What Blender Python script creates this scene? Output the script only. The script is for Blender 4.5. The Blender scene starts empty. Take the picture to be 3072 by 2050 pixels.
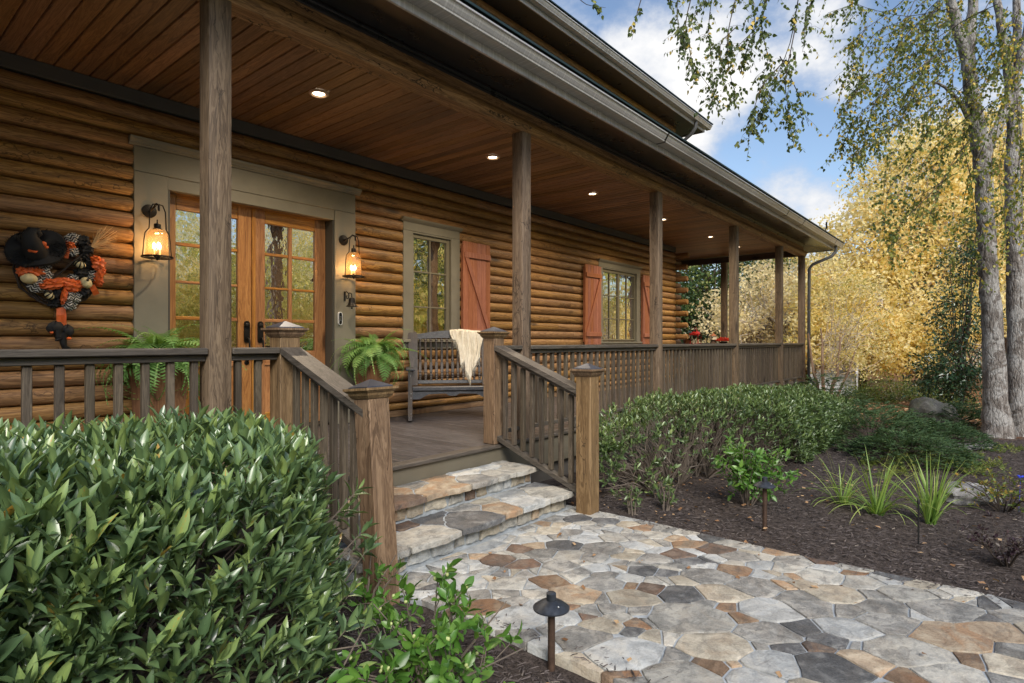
import bpy, math, random
import numpy as np
from mathutils import Vector, Matrix
random.seed(7); rng = np.random.default_rng(7)
sc = bpy.context.scene
COL = sc.collection
R_ = math.radians

# ------------------------------------------------------------------ camera, sky, sun, exposure
F_PX, YAW, CAM = 1755.8, R_(39.683), Vector((0.0, -3.557, 0.952))
cam_d = bpy.data.cameras.new('camera'); cam = bpy.data.objects.new('camera', cam_d); COL.objects.link(cam)
cam_d.sensor_width = 36.0; cam_d.lens = 36.0 * F_PX / 3072.0
cam_d.clip_start = 0.05; cam_d.clip_end = 2000
cam.location = CAM; cam.rotation_euler = (R_(90), 0, YAW - R_(90))
sc.camera = cam

SUN_AZ, SUN_EL = -128.0, 39.0        # broad soft sun set in front of the cabin to fill its shaded side: degrees from +X towards +Y, and above the horizon
SKY_STRENGTH, CLOUD_STRENGTH, SUN_STRENGTH, EXPOSURE = 0.074, 0.55, 1.5, 1.36
sun_dir = Vector((math.cos(R_(SUN_AZ)) * math.cos(R_(SUN_EL)), math.sin(R_(SUN_AZ)) * math.cos(R_(SUN_EL)), math.sin(R_(SUN_EL))))
sl = bpy.data.lights.new('sun', 'SUN'); sl.energy = SUN_STRENGTH; sl.angle = R_(26); sl.color = (1.0, 0.95, 0.87)
so = bpy.data.objects.new('sun', sl); COL.objects.link(so); so.location = (30, 30, 40)
so.rotation_euler = (-sun_dir).to_track_quat('-Z', 'Y').to_euler()
sc.view_settings.view_transform = 'Standard'; sc.view_settings.look = 'None'
sc.view_settings.gamma = 1.0; sc.view_settings.use_curve_mapping = False
sc.view_settings.exposure = EXPOSURE
sc.cycles.max_bounces = 7; sc.cycles.diffuse_bounces = 4; sc.cycles.glossy_bounces = 3
sc.cycles.transparent_max_bounces = 10; sc.cycles.transmission_bounces = 4
sc.cycles.sample_clamp_indirect = 6.0
sc.cycles.use_denoising = True
sc.cycles.caustics_reflective = False; sc.cycles.caustics_refractive = False

def ray(u, v):                        # direction of a photograph pixel, unit depth along the view axis
    r, k = (u - 1536.0) / F_PX, -(v - 1025.0) / F_PX
    return Vector((math.cos(YAW) + r * math.sin(YAW), math.sin(YAW) - r * math.cos(YAW), k))
def at(u, v, depth): return CAM + ray(u, v) * depth
def onY(u, v, Y): d = ray(u, v); return CAM + d * ((Y - CAM.y) / d.y)
def onX(u, v, X): d = ray(u, v); return CAM + d * ((X - CAM.x) / d.x)
def onZ(u, v, Z): d = ray(u, v); return CAM + d * ((Z - CAM.z) / d.z)
VIEW = np.array([math.cos(YAW), math.sin(YAW), 0.0]); RIGHT = np.array([math.sin(YAW), -math.cos(YAW), 0.0])
def pix(P):                           # (n,3) -> u, v, depth
    q = np.asarray(P, float) - np.array(CAM)
    z = q @ VIEW; zz = np.maximum(z, 1e-3)
    return 1536 + F_PX * (q @ RIGHT) / zz, 1025 - F_PX * q[:, 2] / zz, z

world = bpy.data.worlds.new('World'); sc.world = world; world.use_nodes = True
def build_world():
    nt = world.node_tree; nt.nodes.clear(); N = nt.nodes.new; L = nt.links.new
    out = N('ShaderNodeOutputWorld')
    sky = N('ShaderNodeTexSky'); sky.sky_type = 'NISHITA'; sky.sun_disc = False
    sky.sun_elevation = R_(SUN_EL); sky.sun_rotation = R_(90 - SUN_AZ); sky.air_density = 1.0; sky.dust_density = 1.2; sky.ozone_density = 1.0
    bg = N('ShaderNodeBackground'); bg.inputs[1].default_value = SKY_STRENGTH; L(sky.outputs[0], bg.inputs[0])
    tc = N('ShaderNodeTexCoord')
    def math_(op, a, b=None, clamp=False):
        m = N('ShaderNodeMath'); m.operation = op; m.use_clamp = clamp
        for i, x in enumerate((a, b)):
            if x is None: continue
            if isinstance(x, (int, float)): m.inputs[i].default_value = x
            else: L(x, m.inputs[i])
        return m.outputs[0]
    def noise(scale, detail, rough, zs=1.0, off=0.0):
        mp = N('ShaderNodeMapping'); mp.inputs['Scale'].default_value = (scale, scale, scale * zs); mp.inputs['Location'].default_value = (off, off * .7, off * 1.3)
        L(tc.outputs['Generated'], mp.inputs['Vector'])
        n = N('ShaderNodeTexNoise'); n.inputs['Scale'].default_value = 1.0; n.inputs['Detail'].default_value = detail; n.inputs['Roughness'].default_value = rough
        L(mp.outputs[0], n.inputs['Vector']); return n.outputs['Fac']
    n1 = noise(5.5, 9, .60, 1.5, 3.1); n2 = noise(2.1, 3, .5, 1.7, 1.7); n3 = noise(16, 6, .6, 1.3, 9.0)
    # cloud banks at the bearings where the photograph shows them (u, v, angular radius, gain)
    f = math_('ADD', math_('MULTIPLY', n1, 1.25), math_('MULTIPLY', n2, .40))
    f = math_('ADD', f, math_('MULTIPLY', n3, .16))
    for (u, v, rad, g) in [(2080, 330, .20, .34), (1850, 150, .16, .24), (2370, 570, .10, .30), (2480, 90, .12, .18), (2500, 640, .08, .22), (2520, 260, .07, .20), (2150, 210, .10, .14),
                           (2215, 440, .10, -.30), (2420, 420, .09, -.26), (2350, 300, .06, -.14), (2700, 200, .12, -.10), (2280, 700, .08, -.2)]:
        d = ray(u, v).normalized()
        dp = N('ShaderNodeVectorMath'); dp.operation = 'DISTANCE'; dp.inputs[1].default_value = d
        nv = N('ShaderNodeVectorMath'); nv.operation = 'NORMALIZE'; L(tc.outputs['Generated'], nv.inputs[0]); L(nv.outputs[0], dp.inputs[0])
        mr = N('ShaderNodeMapRange'); mr.interpolation_type = 'SMOOTHSTEP'
        mr.inputs['From Min'].default_value = 0.0; mr.inputs['From Max'].default_value = rad
        mr.inputs['To Min'].default_value = g; mr.inputs['To Max'].default_value = 0.0
        L(dp.outputs['Value'], mr.inputs['Value']); f = math_('ADD', f, mr.outputs[0])
    ramp = N('ShaderNodeMapRange'); ramp.interpolation_type = 'SMOOTHSTEP'
    ramp.inputs['From Min'].default_value = .88; ramp.inputs['From Max'].default_value = 1.22; L(f, ramp.inputs['Value'])
    core = N('ShaderNodeMapRange'); core.inputs['From Min'].default_value = .95; core.inputs['From Max'].default_value = 1.55; L(f, core.inputs['Value'])
    cc = N('ShaderNodeValToRGB'); L(core.outputs[0], cc.inputs[0])
    cc.color_ramp.elements[0].color = (.36, .42, .54, 1); cc.color_ramp.elements[1].color = (1, .955, .88, 1)
    e = cc.color_ramp.elements.new(.35); e.color = (.58, .60, .64, 1)
    bc = N('ShaderNodeBackground'); bc.inputs[1].default_value = CLOUD_STRENGTH; L(cc.outputs[0], bc.inputs[0])
    mx = N('ShaderNodeMixShader'); L(ramp.outputs[0], mx.inputs[0]); L(bg.outputs[0], mx.inputs[1]); L(bc.outputs[0], mx.inputs[2])
    L(mx.outputs[0], out.inputs[0])
build_world()

# ------------------------------------------------------------------ mesh helpers
class MB:
    def __init__(s): s.v = []; s.f = []; s.mi = []; s.sm = []; s.m = 0; s.s = False
    def add(s, vs, fs):
        o = len(s.v); s.v.extend([tuple(p) for p in vs])
        for f in fs: s.f.append(tuple(i + o for i in f)); s.mi.append(s.m); s.sm.append(s.s)
        return s
    def box(s, x0, x1, y0, y1, z0, z1, c=0.0, M=None):
        a, b, d = (x0 + x1) / 2, (y0 + y1) / 2, (z0 + z1) / 2
        h = [abs(x1 - x0) / 2, abs(y1 - y0) / 2, abs(z1 - z0) / 2]
        c = min(c, min(h) * .9)
        if c <= 0:
            vs = [(a + i * h[0], b + j * h[1], d + k * h[2]) for k in (-1, 1) for j in (-1, 1) for i in (-1, 1)]
            fs = [(0, 2, 3, 1), (4, 5, 7, 6), (0, 1, 5, 4), (2, 6, 7, 3), (0, 4, 6, 2), (1, 3, 7, 5)]
        else:
            idx = {}; vs = []
            for i in (-1, 1):
                for j in (-1, 1):
                    for k in (-1, 1):
                        for ax in range(3):
                            q = [i * (h[0] - c), j * (h[1] - c), k * (h[2] - c)]
                            q[ax] += (i, j, k)[ax] * c
                            idx[(i, j, k, ax)] = len(vs); vs.append((a + q[0], b + q[1], d + q[2]))
            fs = []
            for ax in range(3):
                o1, o2 = (ax + 1) % 3, (ax + 2) % 3
                for sg in (-1, 1):
                    q = []
                    for (p, r) in ((-1, -1), (1, -1), (1, 1), (-1, 1)):
                        t = [0, 0, 0]; t[ax] = sg; t[o1] = p; t[o2] = r; q.append(idx[(t[0], t[1], t[2], ax)])
                    fs.append(tuple(q if sg > 0 else q[::-1]))
                for p in (-1, 1):
                    for r in (-1, 1):
                        lo, hi = [0, 0, 0], [0, 0, 0]
                        lo[ax], hi[ax] = -1, 1
                        for t in (lo, hi): t[o1] = p; t[o2] = r
                        q = (idx[(*lo, o1)], idx[(*hi, o1)], idx[(*hi, o2)], idx[(*lo, o2)])
                        fs.append(q if p * r > 0 else q[::-1])
            for i in (-1, 1):
                for j in (-1, 1):
                    for k in (-1, 1):
                        q = (idx[(i, j, k, 0)], idx[(i, j, k, 1)], idx[(i, j, k, 2)])
                        fs.append(q if i * j * k > 0 else q[::-1])
        if M is not None: vs = [M @ Vector(p) for p in vs]
        return s.add(vs, fs)
    def prism(s, poly, axis, a, b, cap=True, M=None):
        # poly: list of 2-D points; axis 'x','y','z' = extrusion axis
        def P(p, t): return {'x': (t, p[0], p[1]), 'y': (p[0], t, p[1]), 'z': (p[0], p[1], t)}[axis]
        n = len(poly); vs = [P(p, a) for p in poly] + [P(p, b) for p in poly]
        fs = [(i, (i + 1) % n, n + (i + 1) % n, n + i) for i in range(n)]
        if cap: fs += [tuple(range(n))[::-1], tuple(range(n, 2 * n))]
        if M is not None: vs = [M @ Vector(p) for p in vs]
        return s.add(vs, fs)
    def tube(s, pts, r, n=6, cap=True):
        pts = [Vector(p) for p in pts]; m = len(pts)
        rs = r if isinstance(r, (list, tuple)) else [r] * m
        vs = []; up = None
        for i, p in enumerate(pts):
            t = (pts[min(i + 1, m - 1)] - pts[max(i - 1, 0)])
            if t.length < 1e-9: t = Vector((0, 0, 1))
            t.normalize()
            if up is None: up = t.orthogonal().normalized()
            up = (up - t * up.dot(t));
            if up.length < 1e-6: up = t.orthogonal()
            up.normalize(); w = t.cross(up)
            for k in range(n):
                a = 2 * math.pi * k / n; vs.append(p + (up * math.cos(a) + w * math.sin(a)) * rs[i])
        fs = [(i * n + k, i * n + (k + 1) % n, (i + 1) * n + (k + 1) % n, (i + 1) * n + k) for i in range(m - 1) for k in range(n)]
        if cap: fs += [tuple(range(n))[::-1], tuple(range((m - 1) * n, m * n))]
        return s.add(vs, fs)
    def lathe(s, prof, n=16, M=None, cap=True):
        vs = []
        for (r, z) in prof:
            for k in range(n):
                a = 2 * math.pi * k / n; vs.append(Vector((r * math.cos(a), r * math.sin(a), z)))
        m = len(prof)
        fs = [(i * n + k, i * n + (k + 1) % n, (i + 1) * n + (k + 1) % n, (i + 1) * n + k) for i in range(m - 1) for k in range(n)]
        if cap: fs += [tuple(range(n))[::-1], tuple(range((m - 1) * n, m * n))]
        if M is not None: vs = [M @ p for p in vs]
        return s.add(vs, fs)
    def ball(s, c, r, n=10, m=6, fn=None):
        rx, ry, rz = r if isinstance(r, (tuple, list)) else (r, r, r)
        vs = []
        for i in range(m + 1):
            th = math.pi * i / m
            for k in range(n):
                a = 2 * math.pi * k / n
                d = Vector((math.sin(th) * math.cos(a), math.sin(th) * math.sin(a), math.cos(th)))
                g = fn(d, a, th) if fn else 1.0
                vs.append((c[0] + d.x * rx * g, c[1] + d.y * ry * g, c[2] + d.z * rz * g))
        fs = [((i + 1) * n + k, (i + 1) * n + (k + 1) % n, i * n + (k + 1) % n, i * n + k) for i in range(m) for k in range(n)]
        return s.add(vs, fs)
    def quad(s, a, b, c, d): return s.add([a, b, c, d], [(0, 1, 2, 3)])
    def mesh(s, name, mats):
        me = bpy.data.meshes.new(name); me.from_pydata(s.v, [], s.f)
        for m in (mats if isinstance(mats, (list, tuple)) else [mats]): me.materials.append(m)
        me.polygons.foreach_set('material_index', s.mi); me.polygons.foreach_set('use_smooth', s.sm)
        if any(s.sm) : me.set_sharp_from_angle(angle=R_(42))
        me.update(); return me
    def build(s, name, mats, parent=None): return put(name, s.mesh(name, mats), parent)

def put(name, me, parent=None, M=None):
    o = bpy.data.objects.new(name, me); COL.objects.link(o)
    if parent is not None: attach(o, parent)
    if M is not None:
        o.matrix_basis = M
    return o
ROOTS = {}
def wloc(o):                          # world location of a (translation-only) ancestor chain
    return ROOTS.get(o.name, Vector((0, 0, 0)))
def attach(o, parent):
    o.parent = parent
    if parent.name in ROOTS:
        o.matrix_parent_inverse = Matrix.Translation(-ROOTS[parent.name])
def tag(o, label, cat=None, group=None, kind=None):
    if label: o['label'] = label
    if cat: o['category'] = cat
    if group: o['group'] = group
    if kind: o['kind'] = kind
    return o
def thing(name, loc, label, cat, group=None):
    o = bpy.data.objects.new(name, None); COL.objects.link(o); o.location = loc
    o.empty_display_size = .1
    ROOTS[o.name] = Vector(loc)
    return tag(o, label, cat, group)
def part(name, parent):               # an empty part that only gathers its pieces
    o = bpy.data.objects.new(name, None); COL.objects.link(o); attach(o, parent); return o
def struct(o): o['kind'] = 'structure'; return o
def stuff(o): o['kind'] = 'stuff'; return o

def fast_mesh(name, V, Fc, mats, attr=None, smooth=False, midx=None):
    V = np.ascontiguousarray(V, np.float32); Fc = np.ascontiguousarray(Fc, np.int32)
    me = bpy.data.meshes.new(name); nf, k = Fc.shape
    me.vertices.add(len(V)); me.vertices.foreach_set('co', V.ravel())
    me.loops.add(nf * k); me.loops.foreach_set('vertex_index', Fc.ravel())
    me.polygons.add(nf); me.polygons.foreach_set('loop_start', np.arange(0, nf * k, k, dtype=np.int32))
    me.polygons.foreach_set('loop_total', np.full(nf, k, np.int32))
    if midx is not None: me.polygons.foreach_set('material_index', np.asarray(midx, np.int32))
    me.polygons.foreach_set('use_smooth', np.full(nf, smooth, bool))
    if attr is not None:
        a = me.attributes.new('lv', 'FLOAT', 'POINT'); a.data.foreach_set('value', np.ascontiguousarray(attr, np.float32))
    for m in (mats if isinstance(mats, (list, tuple)) else [mats]): me.materials.append(m)
    me.update(calc_edges=True); return me

def norm(a): return a / np.maximum(np.linalg.norm(a, axis=-1, keepdims=True), 1e-9)
def frames(D, Nrm):                   # D: leaf axis (y), Nrm: approximate leaf normal (z) -> (n,3,3) columns x,y,z
    y = norm(D); z = norm(Nrm - y * np.sum(Nrm * y, 1, keepdims=True)); x = np.cross(y, z)
    return np.stack([x, y, z], 2)
def leaf_template(kind):
    if kind == 'laurel':              # long pointed leaf folded along its midrib and curling back at the tip
        rows = [(0, .0, 0), (.16, .55, .02), (.42, 1.0, .03), (.70, .80, .0), (1.0, 0, -.10)]
    elif kind == 'oval':
        rows = [(0, .0, 0), (.15, .62, .02), (.45, 1.0, .03), (.76, .70, -.01), (1.0, 0, -.09)]
    elif kind == 'birch':
        rows = [(0, .0, 0), (.2, .95, .01), (.5, .85, .02), (1.0, 0, -.06)]
    elif kind == 'small':
        rows = [(0, .0, 0), (.45, 1.0, .02), (1.0, 0, -.05)]
    vs = []; tri = []
    vs.append((0, 0, 0))
    for (t, w, z) in rows[1:-1]: vs += [(-w * .5, t, z + .05 * w), (0, t, z - .03), (w * .5, t, z + .05 * w)]
    vs.append((0, 1.0, rows[-1][2])); n = len(vs)
    tri += [(0, 2, 1), (0, 3, 2)]
    for i in range(len(rows) - 3):
        a = 1 + 3 * i; b = a + 3
        tri += [(a, a + 1, b + 1), (a, b + 1, b), (a + 1, a + 2, b + 2), (a + 1, b + 2, b + 1)]
    a = n - 4; tri += [(a, a + 1, n - 1), (a + 1, a + 2, n - 1)]
    return np.array(vs, float), np.array(tri, int)
def midrib(kind):                     # paler along the midrib, a shade darker at the margins
    T = TEMPL[kind][0]
    return np.where(np.abs(T[:, 0]) < 1e-6, .24 * (1 - .7 * T[:, 1]), -.05) if kind in ('laurel', 'oval') else np.zeros(len(T))
TEMPL = {k: leaf_template(k) for k in ('laurel', 'oval', 'birch', 'small')}
TEMPL['quad'] = (np.array([(-.5, 0, 0), (.5, .1, .06), (.35, 1, -.05), (-.35, .9, .03)], float), np.array([(0, 1, 2), (0, 2, 3)]))
LEAF_MESH = {}
def leaves(parent, kind, P, D, Nn, Ln, Wd, mat, lv=None, n_obj=0, name='foliage', leaf_name='leaf', pick=None):
    """P base points, D axes, Nn normals, Ln lengths, Wd widths. The n_obj that show largest become leaf objects, the rest one stuff part."""
    n = len(P)
    if n == 0: return
    if lv is None: lv = rng.random(n)
    Rm = frames(D, Nn)
    T, F = TEMPL[kind]
    sel = np.zeros(n, bool)
    if n_obj:
        u, v, z = pix(P + D / np.maximum(np.linalg.norm(D, axis=1, keepdims=True), 1e-6) * (Ln[:, None] * .5))
        face = np.abs(np.sum(Rm[:, :, 2] * norm(np.array(CAM) - P), 1))
        score = Ln * Wd * (face + .15) / np.maximum(z, .2) ** 2
        ok = (z > .3) & (u > 0) & (u < 3072) & (v > 0) & (v < 2050)
        if pick is not None: ok &= pick
        score = np.where(ok, score, -1)
        idx = np.argsort(-score)[:n_obj]; idx = idx[score[idx] > 0]; sel[idx] = True
        for i in idx:
            key = (kind, mat.name, min(5, int(lv[i] * 6)), lv[i] > .985)
            if key not in LEAF_MESH:
                LEAF_MESH[key] = fast_mesh(leaf_name, T, F, mat, np.full(len(T), 1.0) if lv[i] > .985 else np.clip((key[2] + .5) / 6 + midrib(kind), 0, .96), True)
            M = Matrix.Identity(4)
            for a in range(3):
                M[a][0] = Rm[i, a, 0] * Wd[i]; M[a][1] = Rm[i, a, 1] * Ln[i]; M[a][2] = Rm[i, a, 2] * Ln[i]; M[a][3] = P[i, a]
            put(leaf_name, LEAF_MESH[key], parent, M)
    r = ~sel
    if r.any():
        S = np.stack([Wd[r], Ln[r], Ln[r]], 1)
        V = np.einsum('nij,nkj->nki', Rm[r], T[None] * S[:, None, :]) + P[r][:, None, :]
        m = r.sum(); FF = (F[None] + (np.arange(m) * len(T))[:, None, None]).reshape(-1, 3)
        lr = lv[r][:, None]; va = np.where(lr > .985, lr, np.clip(lr + midrib(kind)[None], 0, np.maximum(.96, lr))).ravel()
        me = fast_mesh(name, V.reshape(-1, 3), FF, mat, va, True)
        stuff(put(name, me, parent))

def twigs(name, segs, mat, parent, n=4):
    """segs: list of (points, radii)"""
    b = MB(); b.s = True
    for pts, rr in segs: b.tube(pts, rr, n, cap=False)
    return b.build(name, mat, parent)
# ------------------------------------------------------------------ materials
class NT:
    def __init__(s, name):
        s.mat = bpy.data.materials.new(name); s.mat.use_nodes = True
        s.t = s.mat.node_tree; s.t.nodes.clear()
        s.out = s.N('ShaderNodeOutputMaterial')
    def N(s, t, **kw):
        n = s.t.nodes.new(t)
        for k, v in kw.items(): setattr(n, k, v)
        return n
    def L(s, a, b): s.t.links.new(a, b)
    def set(s, node, name, v):
        i = node.inputs[name]
        if hasattr(v, 'is_output') or isinstance(v, bpy.types.NodeSocket): s.L(v, i)
        else: i.default_value = v
    def math(s, op, a, b=0.0, c=None, clamp=False):
        m = s.N('ShaderNodeMath', operation=op, use_clamp=clamp)
        for i, x in enumerate((a, b, c)):
            if x is None: continue
            if isinstance(x, (int, float)): m.inputs[i].default_value = x
            else: s.L(x, m.inputs[i])
        return m.outputs[0]
    def coords(s, scale, rnd=True, off=(0, 0, 0)):
        tc = s.N('ShaderNodeTexCoord'); v = tc.outputs['Object']
        if rnd:
            oi = s.N('ShaderNodeObjectInfo')
            cmb = s.N('ShaderNodeCombineXYZ')
            for i, k in enumerate((37.0, 51.0, 83.0)): s.L(s.math('MULTIPLY', oi.outputs['Random'], k), cmb.inputs[i])
            ad = s.N('ShaderNodeVectorMath', operation='ADD'); s.L(v, ad.inputs[0]); s.L(cmb.outputs[0], ad.inputs[1]); v = ad.outputs[0]
        mp = s.N('ShaderNodeMapping'); mp.inputs['Scale'].default_value = scale; mp.inputs['Location'].default_value = off
        s.L(v, mp.inputs['Vector']); return mp.outputs[0]
    def noise(s, vec, scale=1.0, detail=4, rough=.55, dist=0.0, col=False):
        n = s.N('ShaderNodeTexNoise'); n.inputs['Scale'].default_value = scale; n.inputs['Detail'].default_value = detail
        n.inputs['Roughness'].default_value = rough; n.inputs['Distortion'].default_value = dist
        if vec is not None: s.L(vec, n.inputs['Vector'])
        return n.outputs['Color' if col else 'Fac']
    def ramp(s, fac, stops, interp='LINEAR'):
        r = s.N('ShaderNodeValToRGB'); r.color_ramp.interpolation = interp
        el = r.color_ramp.elements
        for i, (p, c) in enumerate(stops):
            e = el[i] if i < 2 else el.new(p)
            e.position = p; e.color = (*c, 1) if len(c) == 3 else c
        s.L(fac, r.inputs[0]); return r.outputs[0]
    def mr(s, v, a, b, c, d, smooth=False):
        m = s.N('ShaderNodeMapRange'); m.interpolation_type = 'SMOOTHSTEP' if smooth else 'LINEAR'
        for n, x in zip(('From Min', 'From Max', 'To Min', 'To Max'), (a, b, c, d)): m.inputs[n].default_value = x
        s.L(v, m.inputs['Value']); return m.outputs[0]
    def mix(s, fac, a, b, mode='MIX'):
        m = s.N('ShaderNodeMix', data_type='RGBA', blend_type=mode)
        for k, x in ((0, fac), (6, a), (7, b)):
            if isinstance(x, (int, float)): m.inputs[k].default_value = x
            elif isinstance(x, tuple): m.inputs[k].default_value = (*x, 1) if len(x) == 3 else x
            else: s.L(x, m.inputs[k])
        return m.outputs[2]
    def bump(s, h, strength=.3, dist=.01):
        b = s.N('ShaderNodeBump'); b.inputs['Strength'].default_value = strength; b.inputs['Distance'].default_value = dist
        s.L(h, b.inputs['Height']); return b.outputs[0]
    def bsdf(s, **kw):
        p = s.N('ShaderNodeBsdfPrincipled')
        for k, v in kw.items(): s.set(p, k.replace('_', ' '), v if not (isinstance(v, tuple) and len(v) == 3) else (*v, 1))
        return p.outputs[0]
    def done(s, sh): s.L(sh, s.out.inputs['Surface']); return s.mat

def wood(name, dark, mid, light, axis='x', rough=.6, var=.35, knots=.5, weather=None, wfac=.0, grain=1.0, coat=0.0, bump=.25, cracks=0.0):
    t = NT(name)
    st = {'x': (1.1, 16, 16), 'y': (16, 1.1, 16), 'z': (16, 16, 1.1)}[axis]
    fi = {'x': (4, 160, 160), 'y': (160, 4, 160), 'z': (160, 160, 4)}[axis]
    kn = {'x': (2.2, 7, 7), 'y': (7, 2.2, 7), 'z': (7, 7, 2.2)}[axis]
    v = t.coords(st); g1 = t.noise(v, 1.0 * grain, 5, .62, 1.6)
    g2 = t.noise(t.coords(fi), 1.0, 2, .5)
    bands = t.math('SINE', t.math('MULTIPLY', g1, 46.0)); bands = t.math('MULTIPLY_ADD', bands, .5, .5)
    f = t.math('ADD', t.math('MULTIPLY', g1, .62), t.math('MULTIPLY', bands, .20)); f = t.math('ADD', f, t.math('MULTIPLY', g2, .24))
    col = t.ramp(f, [(.28, dark), (.74, light), (.5, mid)])
    h = f
    if knots:
        vo = t.N('ShaderNodeTexVoronoi', feature='F1'); vo.inputs['Scale'].default_value = .55; t.L(t.coords(kn), vo.inputs['Vector'])
        k = t.mr(vo.outputs['Distance'], .05, .22, 1, 0, True)
        wn = t.N('ShaderNodeTexWhiteNoise'); t.L(vo.outputs['Position'], wn.inputs['Vector'])
        k = t.math('MULTIPLY', k, t.math('GREATER_THAN', wn.outputs['Value'], 1 - knots))
        col = t.mix(t.math('MULTIPLY', k, .85), col, tuple(c * .28 for c in dark))
    if weather:
        w = t.noise(t.coords({'x': (.8, 5, 5), 'y': (5, .8, 5), 'z': (5, 5, .8)}[axis]), 1.0, 5, .6)
        col = t.mix(t.mr(w, .5 - wfac * .35, .5 + .28 - wfac * .3, 0, wfac, True), col, t.mix(g2, tuple(c * .7 for c in weather), tuple(c * 1.25 for c in weather)))
    if cracks:
        ve = t.N('ShaderNodeTexVoronoi', feature='DISTANCE_TO_EDGE'); ve.inputs['Scale'].default_value = 1.0
        wv = t.N('ShaderNodeVectorMath', operation='ADD'); t.L(t.coords({'x': (.55, 13, 13), 'y': (13, .55, 13), 'z': (13, 13, .55)}[axis]), wv.inputs[0])
        t.L(t.noise(t.coords((9, 9, 9)), 1.0, 3, .5, col=True), wv.inputs[1]); t.L(wv.outputs[0], ve.inputs['Vector'])
        cm = t.math('MULTIPLY', t.mr(ve.outputs['Distance'], .008, .030, 1, 0, True), t.mr(t.noise(t.coords((2.5, 2.5, 2.5), off=(4, 4, 4)), 1.0, 2), .46, .56, 0, cracks, True))
        col = t.mix(cm, col, tuple(c * .22 for c in dark)); h = t.math('SUBTRACT', h, cm)
    oi = t.N('ShaderNodeObjectInfo')
    hsv = t.N('ShaderNodeHueSaturation'); t.L(col, hsv.inputs['Color'])
    t.L(t.mr(oi.outputs['Random'], 0, 1, 1 - var, 1 + var), hsv.inputs['Value'])
    r2 = t.math('FRACT', t.math('MULTIPLY', oi.outputs['Random'], 17.31))
    t.L(t.mr(r2, 0, 1, .494, .506), hsv.inputs['Hue']); t.L(t.mr(r2, 0, 1, .92, 1.08), hsv.inputs['Saturation'])
    return t.done(t.bsdf(Base_Color=hsv.outputs[0], Roughness=t.mr(g2, 0, 1, rough - .1, rough + .12), Normal=t.bump(h, bump, .006), Coat_Weight=coat, Coat_Roughness=.3, Specular_IOR_Level=.4))

def plain(name, col, rough=.6, metal=0.0, var=.12, mott=.15, scale=14, bump=.0, spec=.5):
    t = NT(name); n = t.noise(t.coords((scale,) * 3), 1.0, 5, .6)
    c = t.ramp(n, [(.25, tuple(x * (1 - mott) for x in col)), (.75, tuple(min(1, x * (1 + mott)) for x in col))])
    oi = t.N('ShaderNodeObjectInfo'); hsv = t.N('ShaderNodeHueSaturation'); t.L(c, hsv.inputs['Color']); t.L(t.mr(oi.outputs['Random'], 0, 1, 1 - var, 1 + var), hsv.inputs['Value'])
    kw = dict(Base_Color=hsv.outputs[0], Roughness=t.mr(n, .2, .8, max(.05, rough - .08), rough + .08), Metallic=metal, Specular_IOR_Level=spec)
    if bump: kw['Normal'] = t.bump(t.noise(t.coords((scale * 6,) * 3), 1.0, 3), bump, .004)
    return t.done(t.bsdf(**kw))

def leafmat(name, stops, rough=.4, trans=.3, spec=.5, tint=None, coat=0.0):
    t = NT(name)
    a = t.N('ShaderNodeAttribute', attribute_name='lv')
    oi = t.N('ShaderNodeObjectInfo')
    v = t.noise(t.coords((9,) * 3, rnd=False), 1.0, 3, .6)
    f = t.math('ADD', a.outputs['Fac'], t.math('MULTIPLY_ADD', v, .22, -.11)); f = t.math('ADD', f, t.math('MULTIPLY_ADD', t.math('FRACT', t.math('MULTIPLY', oi.outputs['Random'], 7.7)), .12, -.06), clamp=True)
    c = t.ramp(f, stops)
    b = t.bsdf(Base_Color=c, Roughness=rough, Specular_IOR_Level=spec, Coat_Weight=coat, Coat_Roughness=.28, Coat_IOR=1.7)
    tr = t.N('ShaderNodeBsdfTranslucent')
    tc = t.mix(1.0, c, tint or (1.25, 1.15, .6), 'MULTIPLY'); t.L(tc, tr.inputs['Color'])
    m = t.N('ShaderNodeMixShader'); m.inputs[0].default_value = trans; t.L(b, m.inputs[1]); t.L(tr.outputs[0], m.inputs[2])
    return t.done(m.outputs[0])

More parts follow.
